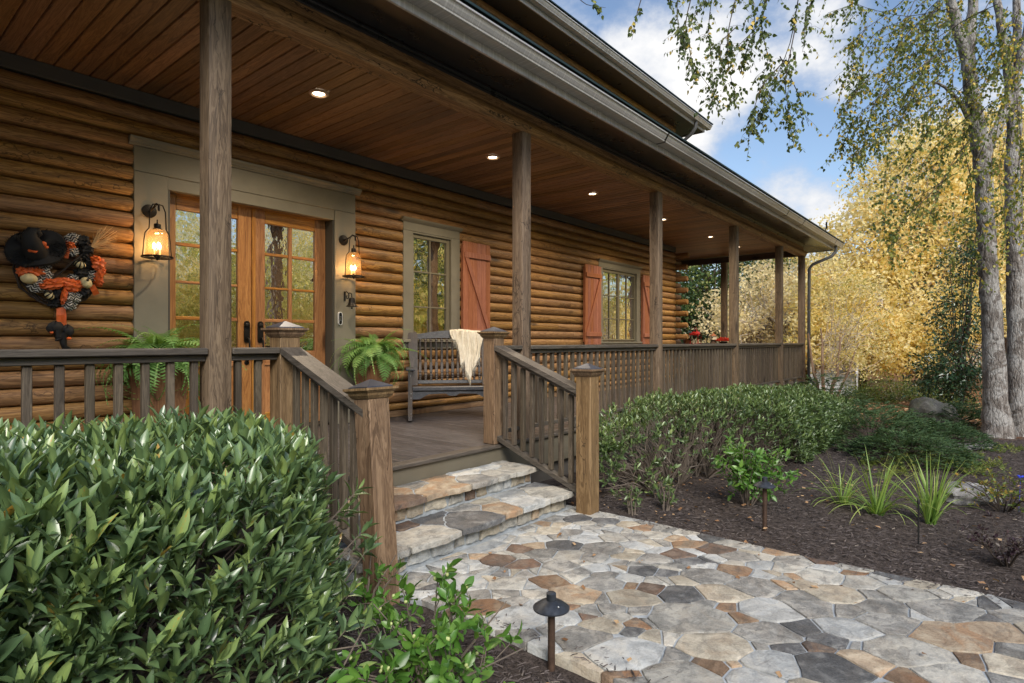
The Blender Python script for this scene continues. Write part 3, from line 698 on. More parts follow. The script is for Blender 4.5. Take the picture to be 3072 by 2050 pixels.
STONE_MIX = ['s_pale'] * 10 + ['s_white'] * 10 + ['s_tan'] * 4 + ['s_grey'] * 12 + ['s_rust'] * 3 + ['s_orange'] * 1 + ['s_brown'] * 1 + ['s_dark'] * 2
def build_path():
    b = MB(); b.m = 0
    yend = -6.6
    left = [(2.10, -.70), (2.10, -1.05), (2.16, -1.25), (2.20, -1.6), (2.165, -2.0), (2.19, -2.4), (2.17, -3.2), (2.2, -4.4), (2.18, yend)]
    right = [(4.18, yend), (4.17, -4.4), (4.18, -3.45), (4.17, -3.2), (4.155, -2.85), (4.18, -2.45), (4.16, -2.0), (4.21, -1.48), (4.19, -1.05), (4.19, -.70)]
    poly = left + right
    b.prism([(x, y) for x, y in poly], 'z', -.62, PATH_Z - .0068)
    grout = struct(b.build('path', M['grout']))
    K = lambda x, y: onZ(1200 + x / 1.2553, 1400 + y / 1.2553, PATH_Z)
    spec = [(1090,570,.30,'s_pale'),(1385,540,.21,'s_white'),(1190,672,.24,'s_tan'),(1390,627,.20,'s_grey'),(1520,610,.13,'s_dark'),(1620,650,.13,'s_dark'),(1620,758,.24,'s_dark'),(1690,612,.20,'s_white'),(1920,700,.28,'s_pale'),(1765,735,.18,'s_rust'),
            (1840,590,.20,'s_grey'),(2080,645,.26,'s_rust'),(2250,622,.22,'s_rust'),(1590,412,.20,'s_pale'),(1730,432,.18,'s_pale'),(1340,450,.21,'s_grey'),(1205,475,.20,'s_tan'),(870,490,.19,'s_tan'),(660,480,.20,'s_rust'),(690,645,.22,'s_grey'),(850,700,.26,'s_white'),(1060,790,.24,'s_pale'),
            (1165,757,.14,'s_orange'),(1410,740,.20,'s_white'),(1320,795,.16,'s_white'),(1570,682,.07,'s_brown'),(1460,680,.10,'s_dark'),(440,565,.21,'s_white'),(565,432,.15,'s_orange'),(370,350,.17,'s_brown'),(470,365,.16,'s_brown'),(450,310,.13,'s_brown'),(610,295,.16,'s_dark'),(600,372,.16,'s_grey'),
            (950,460,.12,'s_brown'),(1065,478,.19,'s_dark'),(920,390,.13,'s_dark'),(990,398,.10,'s_dark'),(1155,410,.20,'s_grey'),(1258,387,.14,'s_orange'),(950,350,.15,'s_grey'),(1050,330,.13,'s_brown'),(860,338,.14,'s_tan'),(1275,337,.17,'s_grey'),(1190,310,.17,'s_brown'),(1170,266,.12,'s_dark'),(1420,316,.15,'s_rust'),(1580,342,.14,'s_orange'),
            (1740,368,.17,'s_rust'),(1900,408,.17,'s_orange'),(2080,440,.17,'s_pale'),(1910,478,.19,'s_pale'),(2060,540,.24,'s_grey'),(2240,490,.21,'s_rust'),(1830,530,.16,'s_grey'),(1640,478,.19,'s_tan'),(1545,530,.17,'s_grey'),(725,342,.14,'s_grey'),(760,440,.19,'s_grey'),(405,440,.16,'s_pale'),(255,435,.17,'s_white'),(330,530,.16,'s_orange'),
            (120,345,.15,'s_grey'),(640,335,.15,'s_pale'),(700,270,.14,'s_white'),(1235,527,.08,'s_orange'),(1285,565,.09,'s_orange'),(890,590,.08,'s_orange'),(690,563,.06,'s_brown'),(872,620,.07,'s_dark'),(1000,722,.15,'s_grey'),(2150,722,.14,'s_orange'),(2275,740,.17,'s_tan'),(2050,775,.22,'s_pale'),(1925,783,.15,'s_orange'),(2320,690,.16,'s_grey'),
            (1090,290,.13,'s_rust'),(900,300,.13,'s_white'),(800,265,.13,'s_pale'),(560,240,.13,'s_tan'),(960,255,.13,'s_pale'),(1500,490,.13,'s_grey'),(1450,380,.13,'s_pale'),(1050,270,.11,'s_rust'),(640,245,.12,'s_grey'),(860,215,.12,'s_tan'),(660,195,.13,'s_dark'),(780,205,.13,'s_dark'),(980,235,.11,'s_grey'),(50,415,.15,'s_grey'),
            (470,275,.12,'s_white'),(760,600,.15,'s_tan'),(540,520,.10,'s_white'),(1500,440,.10,'s_tan'),(1360,370,.12,'s_white'),(1610,385,.11,'s_white'),(2180,570,.12,'s_dark'),(800,645,.07,'s_tan'),(1260,750,.07,'s_rust'),(730,690,.06,'s_orange')]
    sites = []; mats = []
    for (x, y, r, m) in spec:
        p = K(x, y)
        if XL + .02 < p.x < XR - .02 and yend < p.y < -.85: sites.append((p.x, p.y, r * .55)); mats.append(m)
    nspec = len(sites); tries = 0
    while tries < 9000:
        tries += 1
        x, y = random.uniform(XL + .03, XR - .03), random.uniform(yend + .05, -.84)
        r = random.choice([.045, .06, .08, .10, .13, .16]) if tries < 4000 else random.choice([.04, .055, .07])
        if all((x - a) ** 2 + (y - b_) ** 2 > ((r + w) * (1.05 if tries < 4000 else .93)) ** 2 for a, b_, w in sites):
            sites.append((x, y, r)); mats.append(random.choice(STONE_MIX))
    # let the stones run longer along the walk's diagonal, as laid
    dom = [(x, y) for x, y in poly]
    dom = [(XL - .02, -.79), (XL + .0, -2.0), (XL + .02, -3.2), (XL + .02, yend), (XR, yend), (XR, -3.2), (XR - .01, -2.0), (XR + .01, -.79)]
    ex, ey = .64, -.77; k = .76
    def fw(x, y): a = x * ex + y * ey; return (x + ex * a * (k - 1), y + ey * a * (k - 1))
    def bw(x, y): a = x * ex + y * ey; return (x + ex * a * (1 / k - 1), y + ey * a * (1 / k - 1))
    tsites = [(*fw(x, y), w) for x, y, w in sites]
    def cut(p):                       # break a slab along a slanted line, as a mason would
        cx = sum(a[0] for a in p) / len(p); cy = sum(a[1] for a in p) / len(p); a = random.uniform(0, math.pi)
        nx, ny = math.cos(a), math.sin(a); c = nx * cx + ny * cy + random.uniform(-.03, .03)
        return [clip_half(p, nx, ny, c), clip_half(p, -nx, -ny, -c)]
    cells = []
    for i, (p, m) in enumerate(zip(power_cells(tsites, [fw(*q) for q in dom]), mats)):
        if len(p) < 3: continue
        p = [bw(*q) for q in p]
        if i >= nspec and abs(poly_area(p)) > .010 and random.random() < .45:
            for q in cut(p):
                if len(q) >= 3: cells.append((q, random.choice(STONE_MIX)))
        else: cells.append((p, m))
    for p, m in cells:
        if abs(poly_area(p)) < .0022: continue
        q = inset(roughen(p, .05, .0035, .035), random.uniform(.003, .0065))
        if len(q) < 4: continue
        stone_slab(q, PATH_Z, .10, random.uniform(.002, .0035), random.uniform(-.0003, .0045)).build('stone', M[m], grout)
build_path()

def build_steps():
    T = thing('stone_steps', (3.05, -.4, PATH_Z), 'two mortared fieldstone steps rising from the stone walk to the porch deck', 'steps')
    b = MB(); b.box(1.98, 4.10, -.745, -.012, -.60, -.3075); b.box(1.98, 4.10, -.372, -.010, -.306, -.1575)
    b.build('mortar_core', M['grout'], T)
    mm = {0: [(2.25,-.25,.22,'s_grey'),(2.42,-.12,.10,'s_rust'),(2.62,-.33,.13,'s_brown'),(2.75,-.12,.13,'s_rust'),(3.05,-.33,.22,'s_rust'),(2.98,-.1,.10,'s_grey'),(3.25,-.12,.13,'s_rust'),(3.45,-.3,.15,'s_grey'),(3.55,-.1,.13,'s_white'),(3.72,-.3,.12,'s_pale'),(3.92,-.28,.16,'s_pale'),(3.85,-.1,.14,'s_white'),(4.05,-.1,.12,'s_grey'),(2.08,-.1,.1,'s_rust')],
          1: [(2.2,-.62,.18,'s_grey'),(2.25,-.48,.10,'s_rust'),(2.55,-.66,.22,'s_pale'),(2.55,-.47,.10,'s_brown'),(2.45,-.5,.08,'s_orange'),(2.85,-.48,.11,'s_dark'),(3.02,-.66,.22,'s_dark'),(3.2,-.47,.10,'s_grey'),(3.35,-.62,.13,'s_rust'),(3.4,-.46,.11,'s_tan'),(3.6,-.66,.17,'s_white'),(3.7,-.48,.13,'s_white'),(3.95,-.62,.20,'s_pale'),(4.05,-.46,.09,'s_dark'),(2.05,-.5,.1,'s_grey')]}
    for k, (z, y0, y1, x1) in enumerate([(-.150, -.445, -.012, 4.135), (-.300, -.825, -.378, 4.145)]):
        dom = [(1.955, y0), (x1, y0), (x1, y1), (1.955, y1)]
        for p, s in zip(power_cells([(a, c, r * .7) for a, c, r, m in mm[k]], dom), mm[k]):
            if len(p) < 3: continue
            stone_slab(inset(roughen(p, .03, .008, .07), .006), z, .040, random.uniform(.003, .005), random.uniform(-.004, .004)).build('tread_stone', M[s[3]], T)
        # riser stones below the treads
        yr = y0 + .052; zlo, zhi = z - .150 + .012, z - .042
        if k == 1: zlo = PATH_Z + .004
        x = 1.97
        while x < x1 - .09:
            w = random.uniform(.09, .24); xe = min(x + w, x1 - .035)
            if xe - x < .05: break
            base = [(x + .008, zlo + random.uniform(0, .012)), (xe - .008, zlo + random.uniform(0, .012)), (xe - .008 + random.uniform(-.02, .008), zhi - random.uniform(0, .015)), (x + .008 + random.uniform(-.008, .02), zhi - random.uniform(0, .015))]
            q = roughen(base, .03, .004, .07)
            sb = stone_slab(q, .0, .05, .006, random.uniform(.0, .012))
            sb.v = [(px, yr + .014 - pz, py) for (px, py, pz) in sb.v]; sb.f = [f for f in sb.f]
            sb.build('riser_stone', M[random.choice(['s_tan', 's_tan', 's_tan', 's_pale', 's_pale', 's_rust', 's_rust', 's_brown', 's_white'])], T)
            x = xe
        # end stones on the right return
        sb = stone_slab(roughen([(y0 + .07, zlo), (y1 - .02, zlo), (y1 - .02, zhi), (y0 + .07, zhi)], .04, .004, .05), 0, .04, .006, 0)
        sb.v = [(x1 - .075 + pz + .03, px, py) for (px, py, pz) in sb.v]
        sb.build('riser_stone', M['s_grey'], T)
build_steps()

# ------------------------------------------------------------------ the cabin
CABIN = thing('log_cabin', (6.0, 2.0, -.5), 'brown log cabin with a covered front porch and green metal roof', 'cabin')
WY = 2.335                            # wall backing plane; logs bulge out to about 2.275
PX = [1.504, 4.450, 7.415, 10.514, 13.333, 15.213]; PW = .14
OPEN = [(2.105, 3.85, 0.0, 2.336), (5.016, 5.70, 1.00, 2.36), (9.74, 11.116, .97, 2.36)]
def build_wall():
    b = MB(); Y0, Y1 = WY, WY + .16
    cuts = [-8.0, 2.105, 3.85, 5.016, 5.70, 9.74, 11.116, 13.06]
    for i in range(len(cuts) - 1):
        x0, x1 = cuts[i], cuts[i + 1]
        o = [q for q in OPEN if abs(q[0] - x0) < 1e-6]
        if not o: b.box(x0, x1, Y0, Y1, -.5, 6.0)
        else:
            b.box(x0, x1, Y0, Y1, o[0][3], 6.0)
            if o[0][2] > 0: b.box(x0, x1, Y0, Y1, -.5, o[0][2])
    b.box(12.90, 13.06, Y1 + .002, 10.0, -.5, 6.0); b.box(-8, 12.9, 9.84, 10.0, -.5, 6.0); b.box(-8, -7.84, Y1 + .002, 9.838, -.5, 6.0)
    wall = b.build('wall', M['log'], CABIN)
    blocks = [(1.835, 4.125, -1, 2.70), (4.856, 5.862, .905, 2.49), (9.604, 11.27, .90, 2.47)]
    z = .080; course = [(.080, .1757)] + [(.1757 + .1364 * k, .1757 + .1364 * (k + 1)) for k in range(21)]
    for ci, (z0, z1) in enumerate(course):
        z1 = min(z1, 3.06)
        if z1 - z0 < .03: continue
        runs = [(-3.0, 13.06)]
        for (a, c, lo, hi) in blocks:
            if z0 + .02 < hi and z1 - .02 > lo:
                nr = []
                for (p, q) in runs:
                    if c <= p or a >= q: nr.append((p, q))
                    else:
                        if a > p: nr.append((p, a))
                        if c < q: nr.append((c, q))
                runs = nr
        for (p, q) in runs:
            x = p
            while x < q - 1e-6:
                w = random.uniform(1.5, 3.6); e = x + w
                if q - e < .5: e = q
                prof = []
                n = 7; h = z1 - z0
                prof.append((WY - .004, z0 + .001)); 
                for k in range(n + 1):
                    t = k / n; a = math.pi * t
                    prof.append((WY - .008 - .060 * math.sin(a) ** .66, z0 + .0015 + (h - .003) * (.5 - .5 * math.cos(a))))
                prof.append((WY - .004, z1 - .001))
                bb = MB(); bb.s = True
                bb.prism(prof, 'x', x + .0012, e - .0012)
                bb.build('log', M['log'], wall)
                x = e
    z0 = 4.36
    while z0 < 5.95:
        x = -8.0
        while x < 13.05:
            e = min(13.06, x + random.uniform(2.5, 4.5)); n = 6
            prof = [(WY - .004, z0 + .001)] + [(WY - .008 - .060 * math.sin(math.pi * k / n) ** .66, z0 + .0015 + .1334 * (.5 - .5 * math.cos(math.pi * k / n))) for k in range(n + 1)] + [(WY - .004, z0 + .1354)]
            bb = MB(); bb.s = True; bb.prism(prof, 'x', x + .0012, e - .0012); bb.build('upper_log', M['log'], wall); x = e
        z0 += .1364
    for k in range(3):
        bb = MB(); bb.box(-3 + 0 if k == 0 else (4.13 if k == 1 else 8.6), 1.83 if k == 0 else (8.6 if k == 1 else 13.05), WY - .045, WY - .002, .001, .078, .004); bb.build('base_board', M['sill'], wall)
    # corner: log ends crossing at the far end of the front wall
    ends = MB()
    k = 0
    for ci, (z0, z1) in enumerate(course[:]):
        zc = (z0 + z1) / 2; r = .064
        if zc > 3.0: break
        bb = MB(); bb.s = True
        if ci % 2 == 0:
            L0 = 13.44 + random.uniform(-.02, .02)
            bb.m = 0; bb.tube([(13.0, WY + .02, zc), (L0 - .02, WY + .02, zc), (L0, WY + .02, zc)], [r, r, r * .84], 14)
        else:
            L0 = 2.02 + random.uniform(-.02, .02)
            bb.tube([(13.16, WY + .1, zc), (13.16, L0 + .02, zc), (13.16, L0, zc)], [r, r, r * .84], 14)
        bb.build('log_end', M['log_end'] if ci % 2 == 0 else M['log_y'], wall)
build_wall()

def build_door():
    t = MB(); Y = 2.262
    t.box(1.83, 2.105, Y, WY + .0, 0.001, 2.452, .004)
    trim = t.build('door_trim', M['trim'], CABIN)
    t = MB(); t.box(3.85, 4.13, Y, WY, .001, 2.452, .004); t.build('side_casing', M['trim'], trim)
    h = MB(); h.box(1.83, 4.13, Y + .004, WY, 2.454, 2.675, .004); h.box(2.1055, 3.8495, Y + .012, WY, 2.338, 2.4535, .003); h.build('header_board', M['trim'], trim)
    c = MB(); prof = [(WY, 2.677), (Y - .004, 2.677), (Y - .012, 2.690), (Y - .022, 2.694), (Y - .026, 2.706), (Y - .046, 2.724), (Y - .05, 2.745), (WY, 2.752)]
    c.prism(prof, 'x', 1.79, 4.185); c.build('crown_moulding', M['trim'], trim)
    j = MB(); Yd = 2.42
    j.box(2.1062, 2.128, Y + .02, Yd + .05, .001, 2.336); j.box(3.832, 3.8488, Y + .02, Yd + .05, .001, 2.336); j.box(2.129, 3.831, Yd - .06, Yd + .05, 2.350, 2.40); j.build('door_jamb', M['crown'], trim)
    s = MB(); s.box(2.13, 3.83, 2.30, 2.46, .002, .03, .004); s.build('threshold', M['dark_metal'], trim)
    zr = [(2.20, 1.893), (1.867, 1.530), (1.510, 1.190), (1.161, .850)]
    for k, (x0, x1, g0, g1, gm) in enumerate([(2.132, 2.958, 2.228, 2.815, 2.52), (2.998, 3.828, 3.104, 3.695, 3.395)]):
        f = MB(); T0, T1 = Yd, Yd + .045
        f.box(x0, g0, T0, T1, .04, 2.345, .004); f.box(g1, x1, T0, T1, .04, 2.345, .004)
        leaf = f.build('door_leaf', M['door'], CABIN)
        for (za, zb) in ((2.203, 2.345), (.70, .848), (.04, .20)):
            r = MB(); r.box(g0 + .001, g1 - .001, T0 + .001, T1, za, zb, .004); r.build('rail', M['door_x'], leaf)
        m = MB(); m.box(gm - .022, gm + .022, T0 + .004, T1, .849, 2.202, .006); m.build('muntin', M['door'], leaf)
        for (za, zb) in ((1.8675, 1.8925), (1.5105, 1.5295), (1.1615, 1.1895)):
            for (a, c_) in ((g0 + .001, gm - .0225), (gm + .0225, g1 - .001)):
                m = MB(); m.box(a, c_, T0 + .005, T1, za - .004, zb + .004, .006); m.build('muntin', M['door_x'], leaf)
        for (zb, za) in zr:
            for (a, c_) in ((g0, gm - .02), (gm + .02, g1)):
                p = MB(); p.box(a - .005, c_ + .005, T0 + .022, T0 + .028, za - .003, zb + .003); p.build('pane', M['door_glass'], leaf)
        for (a, c_) in ((g0, gm - .03), (gm + .03, g1)):
            p = MB(); p.box(a + .002, c_ - .002, T0 + .014, T1 - .004, .201, .699); p.box(a + .05, c_ - .05, T0 + .004, T0 + .016, .25, .65, .01); p.build('panel', M['door'], leaf)
        m = MB(); m.box(gm - .03, gm + .03, T0 + .002, T1, .2005, .6995, .004); m.build('mid_stile', M['door'], leaf)
        # handle set
        hx = 2.905 if k == 0 else 3.05
        d = MB(); d.s = True
        pl = [(hx + .030 * math.cos(a), 1.135 + .03 * math.sin(a)) for a in np.linspace(0, math.pi, 9)] + [(hx - .030, .96), (hx - .018, .94), (hx + .018, .94), (hx + .030, .96)]
        d.prism(pl, 'y', T0 - .014, T0 + .001); d.lathe([(.022, 0), (.022, .012), (.016, .016)], 14, Matrix.Translation((hx, T0 - .014, 1.12)) @ Matrix.Rotation(R_(90), 4, 'X'))
        d.tube([(hx, T0 - .01, .985), (hx, T0 - .045, .985), (hx, T0 - .065, .955), (hx, T0 - .068, .85), (hx, T0 - .055, .78), (hx, T0 - .02, .745), (hx, T0 - .002, .74)], [.012, .011, .010, .010, .011, .012, .014], 8)
        d.lathe([(.024, 0), (.024, .01), (.012, .014)], 14, Matrix.Translation((hx, T0, .735)) @ Matrix.Rotation(R_(90), 4, 'X'))
        d.lathe([(.013, .0), (.02, .004)], 10, Matrix.Translation((hx, T0 - .03, .985)) @ Matrix.Rotation(R_(90), 4, 'X'))
        d.build('handle', M['dark_metal'], leaf)
    a = MB(); a.box(2.960, 2.996, Yd - .012, Yd + .03, .04, 2.345, .004); a.build('astragal', M['door'], CABIN)
build_door()

def build_window(o, tr, cols, rows, crown_z, zs_bottom):
    x0, x1, z0, z1 = o; tx0, tx1 = tr; Y = 2.262
    f = MB(); w = .036
    ys0, ys1 = 2.30, 2.345
    groups = cols
    sash = MB()
    for (a, c) in groups: pass
    sash.box(x0 + .002, groups[0][0], ys0, ys1, z0, z1 - .002, .003); sash.box(groups[-1][1], x1 - .002, ys0, ys1, z0, z1 - .002, .003)
    sash.box(groups[0][0] + .0005, groups[-1][1] - .0005, ys0 + .001, ys1, rows[0][1], z1 - .003, .003); sash.box(groups[0][0] + .0005, groups[-1][1] - .0005, ys0 + .001, ys1, z0 + .001, rows[-1][0], .003)
    win = sash.build('window', M['frame'], CABIN)
    for i in range(len(groups) - 1):
        m = MB(); m.box(groups[i][1], groups[i + 1][0], ys0 + (.0015 if groups[i + 1][0] - groups[i][1] > .04 else .006), ys1, rows[-1][0] + .0005, rows[0][1] - .0005, .003); m.build('muntin', M['frame'], win)
    for i in range(len(rows) - 1):
        for (a, c) in groups:
            m = MB(); m.box(a + .0005, c - .0005, ys0 + .007, ys1, rows[i + 1][1], rows[i][0], .003); m.build('muntin', M['frame'], win)
    for (lo, hi) in rows:
        for (a, c) in groups:
            p = MB(); p.box(a - .004, c + .004, ys0 + .024, ys0 + .029, lo - .004, hi + .004); p.build('pane', M['glass'], win)
    t = MB(); zb = zs_bottom
    t.box(tx0, x0, Y, WY, zb + .05, z1 + .02, .004); t.box(x1, tx1, Y, WY, zb + .05, z1 + .02, .004); t.build('side_casing', M['trim'], win)
    t = MB(); t.box(tx0, tx1, Y + .003, WY, z1 + .0205, crown_z - .05, .004); t.box(x0 + .0005, x1 - .0005, Y + .01, WY, z1, z1 + .02); t.build('head_casing', M['trim'], win)
    t = MB(); t.prism([(WY, crown_z - .049), (Y - .003, crown_z - .049), (Y - .01, crown_z - .04), (Y - .022, crown_z - .03), (Y - .036, crown_z - .012), (Y - .04, crown_z), (WY, crown_z + .005)], 'x', tx0 - .03, tx1 + .03); t.build('crown_moulding', M['trim'], win)
    t = MB(); t.box(tx0 - .02, tx1 + .02, Y - .035, WY, zb + .012, zb + .0495, .005); t.box(tx0, tx1, Y + .004, WY, zb - .075, zb + .0115, .003); t.build('sill', M['trim'], win)
build_window(OPEN[1], (4.85, 5.868), [(5.055, 5.335), (5.356, 5.642)], [(1.880, 2.306), (1.418, 1.860), (1.06, 1.398)], 2.54, .93)
build_window(OPEN[2], (9.598, 11.28), [(9.790, 10.055), (10.075, 10.385), (10.455, 10.745), (10.765, 11.070)], [(1.862, 2.300), (1.412, 1.842), (1.00, 1.392)], 2.52, .90)

def build_shutter(x0, x1, z0, z1, flip):
    Y0, Y1 = 2.205, 2.232; n = 6; w = (x1 - x0) / n
    sh = MB(); sh.box(x0 + .01, x1 - .01, Y1 + .001, Y1 + .03, z0 + .05, z1 - .05); root = sh.build('shutter', M['shutter'], CABIN)
    for i in range(n):
        b = MB(); b.box(x0 + i * w + .001, x0 + (i + 1) * w - .001, Y0, Y1, z0, z1, .004); b.build('board', M['shutter'], root)
    for zc in (z1 - .19, z0 + .19):
        b = MB(); b.box(x0 + .012, x1 - .012, Y0 - .024, Y0 - .001, zc - .04, zc + .04, .004); b.build('batten', M['shutter'], root)
    a, c = (x0 + .05, z1 - .232), (x1 - .05, z0 + .232)
    if flip: a, c = (x1 - .05, z1 - .232), (x0 + .05, z0 + .232)
    d = Vector((c[0] - a[0], c[1] - a[1])).normalized(); nrm = Vector((-d.y, d.x)) * .034
    s = 1 if a[0] < c[0] else -1
    poly = [(a[0] - .036 * s, a[1]), (a[0] + .036 * s, a[1]), (c[0] + .036 * s, c[1]), (c[0] - .036 * s, c[1])]
    b = MB(); b.prism(poly if s < 0 else poly[::-1], 'y', Y0 - .0235, Y0 - .001); b.build('brace', M['shutter'], root)
build_shutter(5.880, 6.445, .895, 2.365, False)
build_shutter(9.035, 9.588, .895, 2.364, True)
build_shutter(11.29, 11.84, .895, 2.36, False)

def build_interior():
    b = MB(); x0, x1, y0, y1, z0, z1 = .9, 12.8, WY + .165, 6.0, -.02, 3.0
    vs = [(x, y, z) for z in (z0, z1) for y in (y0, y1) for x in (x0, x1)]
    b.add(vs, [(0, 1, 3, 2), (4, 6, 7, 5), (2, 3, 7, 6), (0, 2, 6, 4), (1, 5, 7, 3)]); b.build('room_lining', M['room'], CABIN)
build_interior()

CZ = 3.165
def build_ceiling():
    s = MB(); s.box(-8, 15.36, .16, WY - .001, CZ + .022, CZ + .05); s.box(13.07, 15.36, WY, 7.5, CZ + .022, CZ + .05)
    c = s.build('porch_ceiling', M['ceil'], CABIN)
    w = .1203; n = int((15.30 + 2.6) / w); x = 15.34 - n * w
    meshes = {}
    for i in range(n):
        xa = x + i * w; long = xa > 13.06
        key = long
        if key not in meshes:
            b = MB(); y1 = 7.4 if long else 2.300
            b.prism([(.0022, .020), (.0022, .011), (.009, .003), (w - .009, .003), (w - .0022, .011), (w - .0022, .020)][::-1], 'y', .155, y1); meshes[key] = b.mesh('ceiling_board', M['ceil'])
        o = put('ceiling_board', meshes[key], c); o.location = (xa, 0, CZ - .003 + random.uniform(-.0008, .0008))
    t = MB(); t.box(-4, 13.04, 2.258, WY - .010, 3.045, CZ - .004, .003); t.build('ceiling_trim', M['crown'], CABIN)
build_ceiling()

def build_deck():
    d = MB(); d.box(-4, 15.36, .02, WY - .05, -.20, -.034); d.box(13.07, 15.36, WY - .049, 7.5, -.20, -.034)
    deck = d.build('porch_deck', M['apron'], CABIN)
    w = .140; n = int((15.37 + 3.4) / w); x = 15.372 - n * w; meshes = {}
    for i in range(n):
        xa = x + i * w; key = xa > 13.0
        if key not in meshes:
            b = MB(); b.box(.0015, w - .0015, .095, 7.4 if key else WY - .004, -.030, 0, .004); meshes[key] = b.mesh('deck_board', M['deck'])
        o = put('deck_board', meshes[key], deck); o.location = (xa, 0, random.uniform(-.0010, .0008))
    for (a, c) in ((-4, .5), (.501, 4.2), (4.201, 8.9), (8.901, 15.40)):
        b = MB(); b.box(a, c, -.028, .092, -.032, .001, .005); b.build('nosing_board', M['rail'], deck)
    b = MB(); b.box(-4, 15.38, .001, .019, -.30, -.0325); b.box(15.3605, 15.38, .0195, 7.5, -.30, -.033); b.build('fascia_board', M['apron'], CABIN)
    b = MB(); b.box(-4, 15.30, .06, .10, -.8, -.205); b.box(15.26, 15.30, .1005, 7.5, -.9, -.205); b.build('foundation_skirt', M['found'], CABIN)
build_deck()

def build_posts():
    c = .017; w = PW
    def post_mesh(z0, z1):
        b = MB(); o = [(c, 0), (w - c, 0), (w - c * .3, c * .3), (w, c), (w, w - c), (w - c * .3, w - c * .3), (w - c, w), (c, w), (c * .3, w - c * .3), (0, w - c), (0, c), (c * .3, c * .3)]
        b.s = True
        zs = np.linspace(z0, z1, 8)
        rings = []
        for z in zs: 
            s = 1 + random.uniform(-.006, .006); rings += [((x - w / 2) * s + w / 2, (y - w / 2) * s + w / 2, z) for x, y in o]
        n = len(o); fs = [(i * n + k, i * n + (k + 1) % n, (i + 1) * n + (k + 1) % n, (i + 1) * n + k) for i in range(7) for k in range(n)] + [tuple(range(n))[::-1], tuple(range(7 * n, 8 * n))]
        b.add(rings, fs); return b.mesh('post', M['post'])
    for i, x in enumerate(PX):
        o = put('post', post_mesh(0.001, 3.002), CABIN); o.location = (x, 0, 0)
    for y in (1.86, 4.6, 7.2):
        o = put('post', post_mesh(.001, 3.002), CABIN); o.location = (15.213, y, 0)
    xs = [-6] + [p + .07 for p in PX[:]]; xs[-1] = 15.42
    for i in range(len(xs) - 1):          # log beams butt over the posts
        b = MB(); b.s = True
        pr = []
        n = 6
        pr += [(.010, 3.004), (.0, 3.02)]
        for k in range(n + 1):
            a = math.pi * (.0 + 1.0 * k / n); pr.append((.006 - .022 * math.sin(a), 3.02 + .10 * k / n))
        pr += [(.03, 3.14), (.15, 3.14), (.15, 3.004)]
        b.prism(pr[::-1], 'x', xs[i] + .001, xs[i + 1] - .001); b.build('beam_log', M['beam'], CABIN)
    b = MB(); b.box(15.225, 15.345, .152, 7.4, 3.004, 3.15, .01); b.build('end_beam', M['beam_y'], CABIN)
    b = MB(); b.box(-6, 15.30, .032, .149, 3.142, 3.33); b.build('frieze_board', M['beam'], CABIN)
    b = MB(); b.box(-6, 15.31, .014, .0315, 3.215, 3.245, .004); b.box(-6, 15.31, .002, .0315, 3.2455, 3.275, .006); b.build('frieze_moulding', M['soffit'], CABIN)
build_posts()

def cap_parts(parent, cx, cy, z, Mx=None):
    h = .07
    def sq(b, w0, w1, z0, z1): 
        vs = [(cx - w0, cy - w0, z0), (cx + w0, cy - w0, z0), (cx + w0, cy + w0, z0), (cx - w0, cy + w0, z0), (cx - w1, cy - w1, z1), (cx + w1, cy - w1, z1), (cx + w1, cy + w1, z1), (cx - w1, cy + w1, z1)]
        if Mx is not None: vs = [Mx @ Vector(v) for v in vs]
        b.add(vs, [(3, 2, 1, 0), (4, 5, 6, 7), (0, 1, 5, 4), (1, 2, 6, 5), (2, 3, 7, 6), (3, 0, 4, 7)])
    b = MB(); sq(b, h + .004, h + .018, z, z + .018); sq(b, h + .018, h + .022, z + .0185, z + .034); sq(b, h + .026, h + .036, z + .0345, z + .046); sq(b, h + .040, h + .040, z + .0465, z + .060)
    b.build('cap_moulding', M['newel'], parent)
    b = MB(); sq(b, h + .018, h + .016, z + .0605, z + .066); sq(b, h + .016, .004, z + .0665, z + .106); b.build('cap_pyramid', M['cap_metal'], parent)
def newel(x, y, z0, z1, lean=0.0):
    b = MB(); cx, cy = x + .07, y + .07
    Mx = None
    if lean: Mx = Matrix.Translation((cx, cy, z0)) @ Matrix.Rotation(-math.atan(lean), 4, 'X') @ Matrix.Translation((-cx, -cy, -z0))
    b.box(x, x + .14, y, y + .14, z0, z1, .006, Mx); o = b.build('newel_post', M['newel'], CABIN)
    cap_parts(o, cx, cy, z1 - .001, Mx)
newel(1.95, 0.0, .002, .982); newel(4.033, 0.0, .002, .985)
newel(4.033, -1.03, -.53, .668); newel(1.95, -1.03, -.53, .640, .088)

